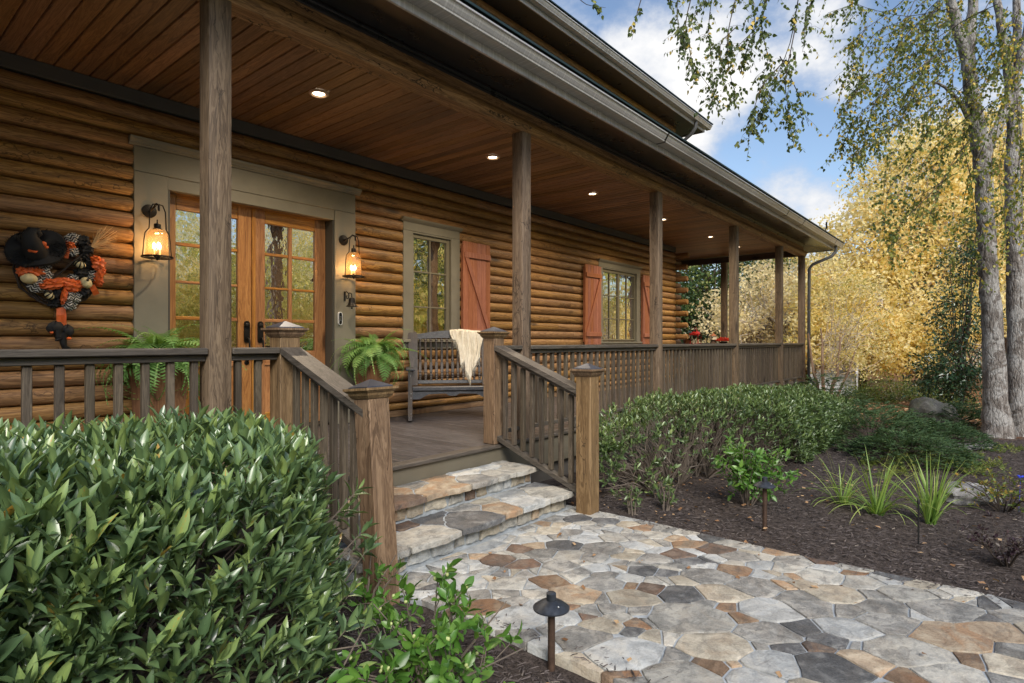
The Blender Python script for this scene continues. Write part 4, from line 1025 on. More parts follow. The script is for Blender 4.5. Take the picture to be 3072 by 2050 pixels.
BAL = {}
def baluster(parent, x, y, z0, z1, wx=.038, wy=.038):
    key = (round(z1 - z0, 3),)
    if key not in BAL:
        b = MB(); b.box(-wx / 2, wx / 2, -wy / 2, wy / 2, 0, z1 - z0, .003); BAL[key] = b.mesh('baluster', M['bal'])
    o = put('baluster', BAL[key], parent); o.location = (x, y, z0); o.rotation_euler.z = random.choice([0, math.pi / 2, math.pi, -math.pi / 2])
def build_railings():
    secs = [(-3.0, PX[0]), (PX[0] + PW, 1.95), (4.173, PX[1])] + [(PX[i] + PW, PX[i + 1]) for i in range(1, 5)]
    phase = .666 + .016
    for (a, c) in secs:
        s = MB(); s.box(a + .001, c - .001, .035, .105, .834, .872, .004); r = s.build('railing', M['rail'], CABIN)
        t = MB(); t.box(a + .0015, c - .0015, -.004, .138, .8735, .914, .006); t.build('top_rail', M['rail'], r)
        t = MB(); t.box(a + .0015, c - .0015, .035, .105, .085, .123, .004); t.build('bottom_rail', M['rail'], r)
        k = math.ceil((a + .045 - phase) / .128)
        while phase + k * .128 < c - .045:
            baluster(r, phase + k * .128, .07, .1235, .8335); k += 1
        if c - a > 1.2:
            for q in range(2):
                bx = a + (c - a) * (q + .8) / 2.6; t = MB(); t.box(bx - .045, bx + .045, .03, .11, .0015, .0845, .003); t.build('rail_block', M['rail'], r)
    # side railing at the far end of the porch
    for (a, c) in ((.14, 1.86), (2.0, 4.6)):
        s = MB(); s.box(15.248, 15.318, a + .001, c - .001, .834, .872, .004); r = s.build('railing', M['rail_y'], CABIN)
        t = MB(); t.box(15.21, 15.352, a + .0015, c - .0015, .8735, .914, .006); t.build('top_rail', M['rail_y'], r)
        t = MB(); t.box(15.248, 15.318, a + .0015, c - .0015, .085, .123, .004); t.build('bottom_rail', M['rail_y'], r)
        n = int((c - a - .05) / .128)
        for i in range(n): baluster(r, 15.283, a + .09 + i * (c - a - .18) / max(1, n - 1), .1235, .8335)
    # sloping stair railings
    for (x, sl, zt, y1) in ((1.95, .385, .914, -.875), (4.033, .395, .914, -.89)):
        ya, yb = -.001, y1
        Z = lambda y, o: zt + sl * (y - 0.0) + o
        def bar(xa, xb, lo, hi, ya=ya, yb=yb):
            b = MB(); b.prism([(ya, Z(ya, lo)), (yb, Z(yb, lo)), (yb, Z(yb, hi)), (ya, Z(ya, hi))], 'x', xa, xb); return b
        r = bar(x + .035, x + .105, -.080, -.0425).build('stair_railing', M['rail_y'], CABIN)
        bar(x - .002, x + .142, -.0415, .0).build('top_rail', M['rail_y'], r)
        bar(x + .035, x + .105, -.875, -.835).build('bottom_rail', M['rail_y'], r)
        for i in range(8):
            y = -.075 - i * .1035
            baluster(r, x + .07, y, Z(y, -.834) + .001, Z(y, -.0805) - .008)
build_railings()

GX1 = 16.05                           # eave corner
def build_roof():
    # soffit, fascia, gutters, roof planes and the storey above
    b = MB(); b.prism([(.0, 3.275), (-.523, 3.165), (-.523, 3.172), (.0, 3.285)], 'x', -8, 15.36); 
    b.add([(15.362, .0, 3.275), (15.362, -.523, 3.165), (15.885, -.523, 3.165)], [(0, 1, 2)]); b.add([(15.362, .0, 3.275), (15.885, -.523, 3.165), (15.885, 8.0, 3.165), (15.362, 8.0, 3.275)], [(0, 1, 2, 3)])
    b.build('soffit', M['soffit'], CABIN)
    b = MB(); b.box(-8, 15.908, -.545, -.5235, 3.150, 3.315, .003); b.box(15.8865, 15.908, -.523, 8, 3.151, 3.315, .003); b.build('fascia', M['gutter'], CABIN)
    g = [(-.547, 3.315), (-.547, 3.212), (-.640, 3.212), (-.655, 3.218), (-.657, 3.226), (-.652, 3.232), (-.660, 3.240), (-.676, 3.262), (-.686, 3.286), (-.700, 3.290), (-.700, 3.304), (-.690, 3.306), (-.690, 3.297), (-.682, 3.294), (-.668, 3.262), (-.648, 3.238), (-.630, 3.219), (-.555, 3.219), (-.555, 3.315)]
    b = MB(); b.prism(g[::-1], 'x', -8, GX1 + 0.0); gut = b.build('gutter', M['gutter'], CABIN)
    g2 = [(GX1 - .70 - y, z) for (y, z) in g]
    b = MB(); b.prism([(p[0] + .0, p[1]) for p in g2], 'y', -.54, 8); b.build('gutter', M['gutter'], CABIN)
    for x in (6.2, 11.2, 12.3, 15.2): 
        s = MB(); s.prism([(y - (.0015 if y < -.6 else 0), z - .001) for (y, z) in g[1:12]][::-1], 'x', x, x + .03); s.build('gutter_seam', M['dark_metal'], gut)
    def slab(name, pts, th=.020):
        n = len(pts); vs = list(pts) + [(x, y, z + th) for x, y, z in pts]
        b = MB(); b.add(vs, [tuple(range(n))[::-1], tuple(range(n, 2 * n))] + [(i, (i + 1) % n, n + (i + 1) % n, n + i) for i in range(n)]); return b.build(name, M['roof'], CABIN)
    slab('porch_roof', [(-8, -.715, 3.318), (GX1 + .015, -.715, 3.318), (13.06, 2.33, 4.33), (-8, 2.33, 4.33)])
    slab('porch_roof', [(GX1 + .015, -.713, 3.318), (GX1 + .015, 9.5, 3.318), (13.065, 9.5, 4.33), (13.065, 2.33, 4.33)])
    # upper eave
    UX, UY, UZ = 13.86, 1.70, 6.02
    b = MB(); b.box(-8, UX - .13, UY + .165, WY + .3, UZ - .045, UZ - .025); b.box(13.07, UX - .13, WY + .3005, 10.5, UZ - .045, UZ - .025); b.build('upper_soffit', M['soffit'], CABIN)
    b = MB(); b.box(-8, UX - .12, UY + .142, UY + .164, UZ - .06, UZ + .12, .003); b.box(UX - .142, UX - .12, UY + .1645, 10.5, UZ - .06, UZ + .12, .003); b.build('upper_fascia', M['gutter'], CABIN)
    dy, dz = UY + .697, UZ - 3.20
    gu = [(y + dy, z + dz) for (y, z) in g]
    b = MB(); b.prism(gu[::-1], 'x', -8, UX); ug = b.build('upper_gutter', M['gutter'], CABIN)
    s = MB(); s.s = True; s.tube([(UX - .75, UY + .10, UZ), (UX - .75, UY + .11, UZ - .12), (UX - .75, UY + .22, UZ - .26), (UX - .75, UY + .45, UZ - .40), (UX - .75, WY - .06, UZ - .55), (UX - .75, WY - .06, 4.3)], .04, 8); s.build('upper_downspout', M['spout'], CABIN)
    slab('upper_roof', [(-8, UY - .015, UZ + .125), (UX + .015, UY - .015, UZ + .125), (UX - 4.6, UY + 4.6, UZ + 2.9), (-8, UY + 4.6, UZ + 2.9)])
    slab('upper_roof', [(UX + .015, UY - .013, UZ + .125), (UX + .015, 10.8, UZ + .125), (UX - 4.6, UY + 4.6, UZ + 2.9)])
    slab('upper_roof', [(UX + .0, 10.8, UZ + .125), (-8, 10.8, UZ + .125), (-8, UY + 4.6, UZ + 2.9), (UX - 4.6, UY + 4.6, UZ + 2.9)])
    # downspout at the porch corner
    s = MB(); s.s = True
    P = [(15.62, -.60, 3.22), (15.62, -.60, 3.10), (15.58, -.52, 2.98), (15.42, -.14, 2.80), (15.405, -.07, 2.70), (15.405, -.06, 1.5), (15.405, -.06, .12), (15.44, -.12, -.02), (15.50, -.22, -.14), (15.52, -.25, -.5)]
    s.tube(P, .036, 10); s.build('downspout', M['spout'], CABIN)
    s = MB(); s.s = True; s.tube([(14.55, -.6, 3.30), (14.55, -.6, 3.44), (14.56, -.58, 3.49)], .008, 6); s.box(14.53, 14.57, -.63, -.60, 3.47, 3.62, .004); s.build('snow_guard_bracket', M['iron'], CABIN)
build_roof()
# ------------------------------------------------------------------ lamps and small fittings
def point(name, loc, power, col, rad, parent, kind='POINT', **kw):
    l = bpy.data.lights.new(name, kind); l.energy = power; l.color = col
    if kind != 'AREA': l.shadow_soft_size = rad
    for k, v in kw.items(): setattr(l, k, v)
    o = bpy.data.objects.new(name, l); COL.objects.link(o); attach(o, parent); o.location = loc; return o

DL = [(2.91, 'front door'), (5.24, 'rocking bench'), (7.48, ''), (9.87, ''), (12.14, ''), (13.83, '')]
DL_LABELS = ['recessed ceiling light nearest the front doors, glowing warm', 'recessed ceiling light above the rocking bench, just left of the second porch post', 'recessed ceiling light between the second and third porch posts',
             'recessed ceiling light half hidden by the third porch post', 'recessed ceiling light seen just left of the fourth porch post', 'recessed ceiling light half hidden by the fourth porch post, farthest away']
def build_downlights():
    proto = None
    for i, (x, _) in enumerate(DL):
        loc = Vector((x, 1.09, CZ - .004))
        r = thing('ceiling_light', loc, DL_LABELS[i], 'ceiling light', 'recessed lights along the porch ceiling')
        if proto is None:
            b = MB(); b.s = True; b.lathe([(.064, -.016), (.072, -.017), (.084, -.010), (.086, .001), (.086, .003)], 28, None, False)
            m1 = b.mesh('trim_ring', M['canring'])
            b = MB(); b.s = True; b.lathe([(.0645, -.0155), (.050, -.003)], 24, None, False); mb = b.mesh('baffle', M['canring'])
            b = MB(); b.lathe([(.0005, -.0032), (.0505, -.0032)], 24, None, False); m2 = b.mesh('lens', M['can']); proto = 1
        for nm, me in (('trim_ring', m1), ('baffle', mb), ('lens', m2)):
            o = put(nm, me); o.parent = r
        # the lamp's own beam
        l = bpy.data.lights.new('downlight_beam', 'SPOT'); l.energy = 95; l.color = (1, .80, .56); l.spot_size = R_(150); l.spot_blend = 1.0; l.shadow_soft_size = .05
        o = bpy.data.objects.new('downlight_beam', l); COL.objects.link(o); o.parent = r; o.location = (0, 0, -.022)
build_downlights()

def build_sconce(plate, lamp_top, ring, label):
    """plate: point on the trim; lamp_top: top of glass cap; ring: centre of bottom ring"""
    T = thing('wall_lantern', plate, label, 'wall lantern', 'bell glass lanterns beside the front doors')
    c = Vector(ring); zt = lamp_top
    rr = .118; H = zt - c.z
    b = MB(); b.s = True; b.lathe([(.001, .018), (.040, .016), (.058, .010), (.060, .0)], 20, Matrix.Translation(plate) @ Matrix.Rotation(R_(90), 4, 'X')); b.build('back_plate', M['dark_metal'], T)
    b = MB(); b.s = True
    hook = Vector((c.x, c.y, zt + .03))
    b.tube([plate, plate + Vector((0, -.04, .0)), Vector((c.x, plate.y - .07, plate.z + .03)), Vector((c.x, c.y + .02, plate.z + .05)), Vector((c.x, c.y - .03, plate.z + .03)), Vector((c.x, c.y - .035, plate.z - .02))], .009, 8)
    for s in (-1, 1):
        b.tube([Vector((c.x, c.y - .0, plate.z + .045)), Vector((c.x + s * .04, c.y - .01, plate.z + .035)), Vector((c.x + s * .062, c.y - .01, plate.z - .02)), Vector((c.x + s * .068, c.y - .01, zt + .0))], .0055, 6)
    b.build('arm', M['dark_metal'], T)
    b = MB(); b.s = True
    b.lathe([(.002, .085), (.006, .08), (.006, .05), (.024, .046), (.028, .04), (.026, .012), (.034, .006), (.036, -.002)], 14, Matrix.Translation((c.x, c.y, zt)))
    b.build('lamp_cap', M['dark_metal'], T)
    b = MB(); b.s = True
    prof = [(.03, 0), (.055, -.008), (.075, -.03), (.083, -.06), (.085, -H * .55), (.088, -H * .8), (.096, -H + .012), (.100, -H + .004)]
    b.lathe(prof, 24, Matrix.Translation((c.x, c.y, zt)), False); b.build('glass_shade', M['lampglass'], T)
    b = MB(); b.s = True
    for s in (-1, 1):
        b.tube([(c.x + s * .068, c.y - .01, zt + .0), (c.x + s * .096, c.y, zt - .04), (c.x + s * .104, c.y, zt - .10), (c.x + s * .108, c.y, c.z + .08), (c.x + s * .116, c.y, c.z)], .0048, 6)
    n = 28
    b.tube([(c.x + rr * math.cos(2 * math.pi * k / n), c.y + rr * math.sin(2 * math.pi * k / n), c.z) for k in range(n + 1)], .0085, 6, False)
    for k in range(3):
        a = math.pi * k / 3; b.tube([(c.x - rr * math.cos(a), c.y - rr * math.sin(a), c.z), (c.x + rr * math.cos(a), c.y + rr * math.sin(a), c.z)], .005, 5)
    b.lathe([(.002, -.03), (.010, -.026), (.012, -.012), (.03, -.004), (.03, .006), (.012, .01), (.01, .03)], 12, Matrix.Translation(c))
    b.tube([(c.x, plate.y - .012, c.z - .012), (c.x, c.y + rr, c.z - .002)], .006, 6)
    b.build('cage', M['dark_metal'], T)
    for k in range(3):
        a = 2 * math.pi * k / 3 + .5; p = c + Vector((.026 * math.cos(a), .026 * math.sin(a), .0))
        b = MB(); b.s = True; b.lathe([(.009, .02), (.009, .07), (.006, .072)], 8, Matrix.Translation(p)); b.build('candle_sleeve', M['candle'], T)
        b = MB(); b.s = True; b.lathe([(.006, .072), (.012, .085), (.013, .10), (.008, .118), (.001, .132)], 10, Matrix.Translation(p)); b.build('bulb', M['bulb'], T)
    point('lantern_glow', c + Vector((0, -.0, .10)), 3.6, (1, .55, .22), .035, T)
    return T
def sconces():
    p = onY(448, 634, 2.258); yy = 2.118
    r = onY(472, 772, yy); t = onY(472, 688, yy).z; build_sconce(p, t, r, 'wall lantern lit on the trim left of the front doors, beside the wreath')
    p = onY(1030, 721, 2.258); r = onY(1061, 830, yy); t = onY(1061, 758, yy).z; build_sconce(p, t, r, 'wall lantern lit on the trim right of the front doors, above the bell')
sconces()

def build_bell():
    p = onY(1034, 889, 2.258)
    T = thing('door_bell', p, 'small dark cast bell hanging on a scroll bracket right of the doors', 'bell')
    q = lambda dx, dy, dz: p + Vector((dx, dy, dz))
    b = MB(); b.s = True
    b.box(p.x - .012, p.x + .012, 2.250, 2.2605, p.z - .055, p.z + .055, .003)
    b.tube([q(0, -.008, .045), q(0, -.04, .05), q(0, -.075, .03), q(0, -.085, -.0), q(0, -.07, -.03), q(0, -.045, -.03), q(0, -.035, -.008), q(0, -.05, .008)], .006, 6)
    b.tube([q(0, -.075, .03), q(0, -.11, .03), q(0, -.135, .02), q(0, -.14, -.02)], .006, 6); b.build('scroll_bracket', M['iron'], T)
    b = MB(); b.s = True; b.lathe([(.004, -.02), (.012, -.022), (.03, -.028), (.036, -.05), (.038, -.08), (.046, -.105), (.064, -.122), (.066, -.127), (.058, -.125), (.03, -.09), (.02, -.04)], 20, Matrix.Translation(q(0, -.14, 0)), False); b.build('bell', M['dark_metal'], T)
    b = MB(); b.s = True; b.tube([q(0, -.14, -.05), q(0, -.14, -.14)], .004, 6); b.ball(q(0, -.14, -.143), .011, 8, 6); b.build('clapper', M['iron'], T)
    p = onY(1019, 956, 2.258)
    T = thing('doorbell_camera', p, 'slim white edged doorbell with black face on the right door trim', 'doorbell')
    def pill(r, h, y0, y1): 
        pts = [(p.x + r * math.cos(a), p.z + h + r * math.sin(a)) for a in np.linspace(0, math.pi, 10)] + [(p.x + r * math.cos(a), p.z - h + r * math.sin(a)) for a in np.linspace(math.pi, 2 * math.pi, 10)]
        b = MB(); b.prism(pts, 'y', y0, y1); return b
    pill(.026, .050, 2.240, 2.2605).build('housing', M['white'], T); pill(.0195, .049, 2.2385, 2.2398).build('face', M['black'], T)
    for dz in (.05, -.05):
        b = MB(); b.s = True; b.lathe([(.0005, .004), (.010, .003), (.012, .0)], 14, Matrix.Translation((p.x, 2.2382, p.z + dz)) @ Matrix.Rotation(R_(90), 4, 'X')); b.build('lens' if dz > 0 else 'button', M['iron'] if dz > 0 else M['dark_metal'], T)
    for k in range(3):
        b = MB(); b.box(p.x - .009, p.x + .009, 2.2376, 2.2384, p.z - .018 + k * .018 - .003, p.z - .018 + k * .018 + .003, .0004); b.build('sensor', M['steel'], T)
build_bell()

def build_wreath():
    WYr = 2.225
    base = onY(166, 818, 2.27)
    T = thing('witch_wreath', base, 'autumn wreath with black witch hat, pumpkins, zigzag ribbon and dangling boots on log wall', 'wreath')
    P = lambda x, y, d=0.0: onY(x * .255, 660 + y * .255, WYr - d)      # positions on the photograph's wreath
    S = .00072                                                           # metres per wreath pixel
    # twig ring
    b = MB(); b.s = True
    c = P(690, 610); rr = .255
    for k in range(7):
        ph = random.random() * 6; pts = []
        for i in range(37):
            a = 2 * math.pi * i / 36; r = rr + .022 * math.sin(3 * a + ph) + random.uniform(-.008, .008)
            pts.append((c.x + r * math.cos(a), WYr + .02 + .012 * math.cos(2 * a + ph), c.z + r * 1.0 * math.sin(a)))
        b.tube(pts, .006, 5, False)
    b.tube([P(560, 720, .01), P(700, 630, .02), P(880, 480, .03), P(1080, 320, .035)], [.007, .009, .009, .010], 6)
    b.build('twig_ring', M['stem_dark'], T)
    # broom
    b = MB(); b.s = True
    o = P(1075, 320, .035)
    for i in range(46):
        e = P(1075 + random.uniform(20, 330), 320 - random.uniform(-40, 300), random.uniform(-.01, .06)); d = (e - o)
        ang = math.atan2(d.z, d.x)
        if not (.0 < ang < 1.35): e = P(1240 + random.uniform(-60, 130), 170 + random.uniform(-110, 110), random.uniform(0, .05)); d = e - o
        m = o + d * .5 + Vector((random.uniform(-.012, .012), random.uniform(-.008, .008), random.uniform(-.015, .015)))
        b.tube([o + Vector((random.uniform(-.01, .01),) * 3), m, e], [.0036, .0032, .0018], 4)
        if i % 2 == 0: b.tube([m, m + d.normalized() * .06 + Vector((random.uniform(-.03, .03), random.uniform(-.02, .02), random.uniform(-.03, .03)))], [.0018, .001], 3)
    b.build('broom', M['straw_twig'], T)
    # hat: furry tilted brim and a bent crown
    def puff(d, a, th): return 1 + .10 * math.sin(5 * a + 3 * th) + .07 * math.sin(9 * a - 4 * th)
    hc = P(430, 340, .06)
    b = MB(); b.s = True
    Mh = Matrix.Translation(hc) @ Matrix.Rotation(R_(24), 4, 'Y').inverted() @ Matrix.Rotation(R_(78), 4, 'X')
    pr = [(.002, .012), (.09, .016), (.15, .016), (.188, .024), (.202, .004), (.192, -.016), (.15, -.012), (.05, -.010)]
    vs0 = len(b.v); b.lathe(pr, 36, None, False)
    b.v = [tuple(Mh @ Vector((x * 1.0, y * .74 * (1 + .05 * math.sin(4 * math.atan2(y, x))), z + .018 * math.sin(3 * math.atan2(y, x))))) for (x, y, z) in b.v]
    hat = b.build('hat_brim', M['blackfur'], T)
    fz = MB()
    for i in range(1600):                                                 # plush pile standing out of the brim
        a = random.uniform(0, 2 * math.pi); r = .18 * math.sqrt(random.uniform(.25, 1.25))
        p = Mh @ Vector((r * math.cos(a), r * .74 * math.sin(a), random.choice([.014, .016, -.012])))
        d = Vector((math.cos(a) + random.uniform(-.6, .6), random.uniform(-1.2, .2), math.sin(a) + random.uniform(-.6, .6))).normalized() * .026
        w = d.cross(Vector((random.random(), random.random(), random.random()))).normalized() * .0022
        fz.add([p - w, p + w, p + d], [(0, 1, 2)])
    stuff(fz.build('plush_pile', M['blackfur'], T))
    b = MB(); b.s = True
    b.tube([P(420, 390, .05), P(400, 340, .10), P(375, 260, .14), P(350, 190, .15), P(385, 140, .15), P(430, 140, .15), P(455, 175, .15), P(440, 205, .15)], [.085, .078, .062, .050, .044, .036, .026, .010], 12); b.build('hat_crown', M['blackfur'], T)
    b = MB(); b.s = True
    b.tube([P(315, 320, .12), P(350, 360, .155), P(410, 372, .16), P(470, 350, .15), P(520, 290, .13)], [.010, .014, .013, .014, .012], 8); b.build('hat_band', M['orange'], T)
    b = MB(); b.s = True; b.ball(P(510, 280, .145), (.022, .012, .018), 10, 6); b.ball(P(545, 320, .14), (.016, .01, .012), 8, 5); b.build('hat_ornament', M['orange'], T)
    # ribbon loops: crumpled puffs
    def loop(x, y, rx, rz, mat, name, d=.03, ry=.035):
        ph = random.random() * 6
        def fn(dv, a, th): return 1 + .20 * math.sin(4 * a + 2 * th + ph) * math.sin(th) + .15 * math.sin(8 * th - 3 * a + ph) + .08 * math.sin(11 * a + 5 * th - ph) * math.sin(th)
        p = P(x, y, d); b = MB(); b.s = True; b.ball((0, 0, 0), (rx * S, ry, rz * S), 30, 18, fn)
        o = b.build(name, mat, T); o.location = p; o.rotation_euler = (random.uniform(-.3, .3), random.uniform(-.5, .5), random.uniform(-.4, .4)); return o
    for (x, y, rx, rz) in [(860, 225, 75, 60), (850, 370, 55, 55), (480, 540, 80, 60), (500, 640, 75, 70), (440, 770, 85, 75), (1090, 660, 70, 60), (860, 690, 55, 45), (850, 920, 95, 75), (800, 1000, 70, 60)]:
        loop(x, y, rx, rz, M['chevron'], 'zigzag_ribbon')
    for (x, y, rx, rz) in [(985, 250, 80, 75), (1020, 360, 85, 70), (1060, 520, 85, 75), (960, 620, 95, 75), (680, 880, 80, 110), (660, 980, 85, 60), (990, 850, 75, 75), (1000, 440, 60, 45), (700, 820, 60, 50)]:
        loop(x, y, rx * .78, rz * .78, M['blackfur'], 'black_ribbon', .028)
    for (x, y, rx, rz) in [(370, 600, 85, 50), (270, 610, 45, 45), (680, 750, 105, 48), (790, 740, 80, 45), (880, 785, 75, 55), (1150, 520, 60, 65), (530, 780, 60, 30), (1170, 640, 40, 70), (745, 890, 28, 85), (1160, 720, 30, 55), (1130, 470, 45, 40), (600, 740, 50, 35), (300, 650, 40, 30), (930, 760, 45, 40), (1190, 580, 30, 40), (820, 300, 45, 30)]:
        loop(x, y, rx * 1.1, rz * 1.1, M['orange'], 'orange_ribbon', .055)
    def strip(pts, w, name='ribbon_tail'):
        b = MB(); b.s = True
        for i in range(len(pts) - 1):
            a, c = pts[i], pts[i + 1]; t = (c - a).normalized(); n = Vector((t.z, .35, -t.x)).normalized() * w
            off = Vector((0, -.004, 0))
            b.add([a - n, a + n, c + n, c - n, a - n + off, a + n + off, c + n + off, c - n + off], [(0, 1, 2, 3), (7, 6, 5, 4), (0, 4, 5, 1), (1, 5, 6, 2), (2, 6, 7, 3), (3, 7, 4, 0)])
        b.build(name, M['orange'], T)
    strip([P(810, 290, .05), P(785, 360, .055), P(765, 450, .05)], .020); strip([P(830, 300, .055), P(880, 340, .05)], .014)
    strip([P(1075, 770, .06), P(1110, 830, .06), P(1135, 880, .05)], .022)
    strip([P(690, 1030, .03), P(688, 1120, .035), P(690, 1200, .03)], .014, 'hanging_ribbon'); strip([P(718, 1030, .035), P(722, 1120, .04), P(722, 1200, .03)], .014, 'hanging_ribbon'); strip([P(735, 1030, .03), P(752, 1130, .035), P(752, 1240, .03)], .016, 'hanging_ribbon')
    # pumpkins
    for (x, y, r, tilt) in [(340, 690, 78, .2), (1015, 740, 68, 1.1), (940, 525, 58, .5), (580, 885, 55, .9)]:
        p = P(x, y, .07); b = MB(); b.s = True
        b.ball((0, 0, 0), (r * S, r * S, r * S * .72), 32, 10, lambda d, a, th: 1 - .10 * abs(math.sin(4 * a)) ** 3 * math.sin(th)); o = b.build('pumpkin', M['pumpkin'], T); o.location = p; o.rotation_euler = (tilt, 0, random.random())
        if r < 60:
            s = MB(); s.s = True
            for k in range(8):
                a0 = 2 * math.pi * k / 8 + .2; s.tube([((r * S * 1.01) * math.sin(th) * math.cos(a0), (r * S * 1.01) * math.sin(th) * math.sin(a0), r * S * .735 * math.cos(th)) for th in np.linspace(.15, 2.9, 9)], [.002, .004, .005, .006, .006, .006, .005, .004, .002], 4)
            s2 = s.build('dark_stripe', M['iron'], T); s2.location = p; s2.rotation_euler = o.rotation_euler
        s = MB(); s.s = True; s.lathe([(.012, .0), (.008, .012), (.009, .026)], 8); q = s.build('stalk', M['stem_dark'], T); q.location = p + Vector((0, -math.sin(tilt) * r * S * .66, math.cos(tilt) * r * S * .66)); q.rotation_euler = (tilt, 0, 0)
    # boots on the dangling ribbon
    b = MB(); b.s = True
    b.ball(P(650, 1270, .03), (.055, .04, .05), 16, 10, puff); b.ball(P(790, 1310, .03), (.045, .04, .05), 16, 10, puff); b.build('fur_cuff', M['blackfur'], T)
    for (a0, a1, a2, a3) in [((690, 1300), (690, 1390), (720, 1395), (650, 1420)), ((740, 1330), (745, 1450), (760, 1500), (840, 1525))]:
        b = MB(); b.s = True; b.tube([P(*a0, .05), P(*a1, .055), P(*a2, .06), P(*a3, .06)], [.030, .024, .022, .006], 10); b.build('boot', M['iron'], T)
    b = MB(); b.s = True; b.ball(P(810, 1395, .06), (.020, .014, .012), 10, 6); b.ball(P(610, 1325, .05), (.014, .01, .01), 8, 6); b.build('boot_trim', M['orange'], T)
build_wreath()

# ------------------------------------------------------------------ bench, throw, ferns
BA = -R_(40.3)
BM = Matrix.Translation((4.56, 1.83, 0)) @ Matrix.Rotation(BA, 4, 'Z')      # local: x along the bench, y towards its back
def build_bench():
    T = thing('rocking_bench', (4.95, 1.75, 0), 'dark weathered wooden rocking bench with turned spindles facing the steps', 'bench')
    W = 1.06
    def bx(name, x0, x1, y0, y1, z0, z1, c=.004, mat='bench', extra=None):
        b = MB(); Mx = BM @ extra if extra is not None else BM; b.box(x0, x1, y0, y1, z0, z1, c, Mx); return b.build(name, M[mat], T)
    sl = Matrix.Translation((0, .43, .38)) @ Matrix.Rotation(R_(-11), 4, 'X') @ Matrix.Translation((0, -.43, -.38))
    for s, x in ((0, .0), (1, W - .05)):
        b = MB(); pr = [(.0, .05), (.062, .05), (.060, .35), (.078, .56), (.075, .60), (-.012, .60), (-.004, .40)]
        b.prism([(y, z) for y, z in pr], 'x', x, x + .05, True, BM); b.build('front_leg', M['bench'], T)
        bx('rear_leg', x + .008, x + .048, .41, .47, .05, .42)
        bx('armrest', x - .028, x + .078, -.035, .50, .602, .630, .008, 'bench_x')
        bx('side_rail', x + .01, x + .045, .063, .409, .30, .37)
        # rocker
        b = MB(); b.s = True
        top = [(y, .052 + .10 * ((y - .22) / .5) ** 2 * .5) for y in np.linspace(-.10, .60, 15)]; bot = [(y, z - .05) for y, z in top]
        b.prism(bot + top[::-1], 'x', x + .004, x + .046, True, BM); b.build('rocker', M['bench'], T)
    for k in range(5): bx('seat_slat', .052, W - .052, .0 + k * .088, .083 + k * .088, .385 - k * .006, .41 - k * .006, .006, 'bench_x')
    bx('seat_edge', .051, W - .051, -.022, -.001, .362, .412, .008, 'bench_x')
    n = 24; up = [(.051 + (W - .102) * i / n, .361) for i in range(n + 1)]
    def ap(t):
        e = min(t, 1 - t)
        return .262 if e < .09 else (.262 + (.315 - .262) * min(1, (e - .09) / .10) + .012 * math.sin(min(1, (e - .09) / .41) * math.pi / 2) if e < .5 - .06 else .30)
    lo = [(.051 + (W - .102) * i / n, ap(i / n)) for i in range(n + 1)]
    b = MB(); b.prism(lo + up[::-1], 'y', .004, .024, True, BM); b.build('apron', M['bench_x'], T)
    for (xa, xb, tw) in ((.02, .12, -.028), (W - .12, W - .02, .028)):
        b = MB(); z0, z1 = .40, 1.07
        pr = [(xa + (.02 if tw < 0 else 0), z0), (xb - (.02 if tw > 0 else 0), z0), (xb + max(0, tw), z1 - .01), (xb + max(0, tw) - .02, z1 + .012), (xa + min(0, tw) + .02, z1 + .012), (xa + min(0, tw), z1 - .01)]
        b.prism(pr, 'y', .435, .470, True, BM @ sl); b.build('back_post', M['bench'], T)
    # crest rail, slightly arched
    n = 16; X0, X1 = .121, W - .121
    top = [(X0 + (X1 - X0) * i / n, 1.06 + .05 * math.sin(math.pi * i / n)) for i in range(n + 1)]; bot = [(x, 1.00 + .012 * math.sin(math.pi * i / n)) for i, (x, z) in enumerate(top)]
    b = MB(); b.prism(bot + top[::-1], 'y', .438, .466, True, BM @ sl); b.build('crest_rail', M['bench_x'], T)
    bx('lower_back_rail', X0, X1, .440, .464, .42, .465, .004, 'bench_x', sl)
    prof = [(.011, .466), (.017, .475), (.012, .488), (.020, .50), (.014, .512), (.021, .525), (.021, .54), (.013, .555), (.014, .56)]
    prof2 = [(.014, .70), (.013, .71), (.020, .725), (.014, .745), (.0175, .76), (.0135, .95), (.019, .962), (.013, .972), (.019, .982), (.012, 1.004)]
    ns = 12
    for i in range(ns):
        x = X0 + .03 + (X1 - X0 - .06) * i / (ns - 1); b = MB(); b.s = True
        Mx = BM @ sl @ Matrix.Translation((x, .452, 0))
        b.lathe(prof, 10, Mx); b.lathe(prof2, 10, Mx); b.s = False
        b.box(-.019, .019, -.013, .013, .561, .699, .005, Mx); b.build('spindle', M['bench'], T)
    for (x, z) in ((.025, .58), (.035, .33), (.035, .28), (.035, .09), (.028, .545)):
        b = MB(); b.s = True; b.ball(BM @ Vector((x, -.0035 if z < .5 else -.006, z)), .0055, 8, 5); b.build('bolt_head', M['steel'], T)
    return sl
SL = build_bench()
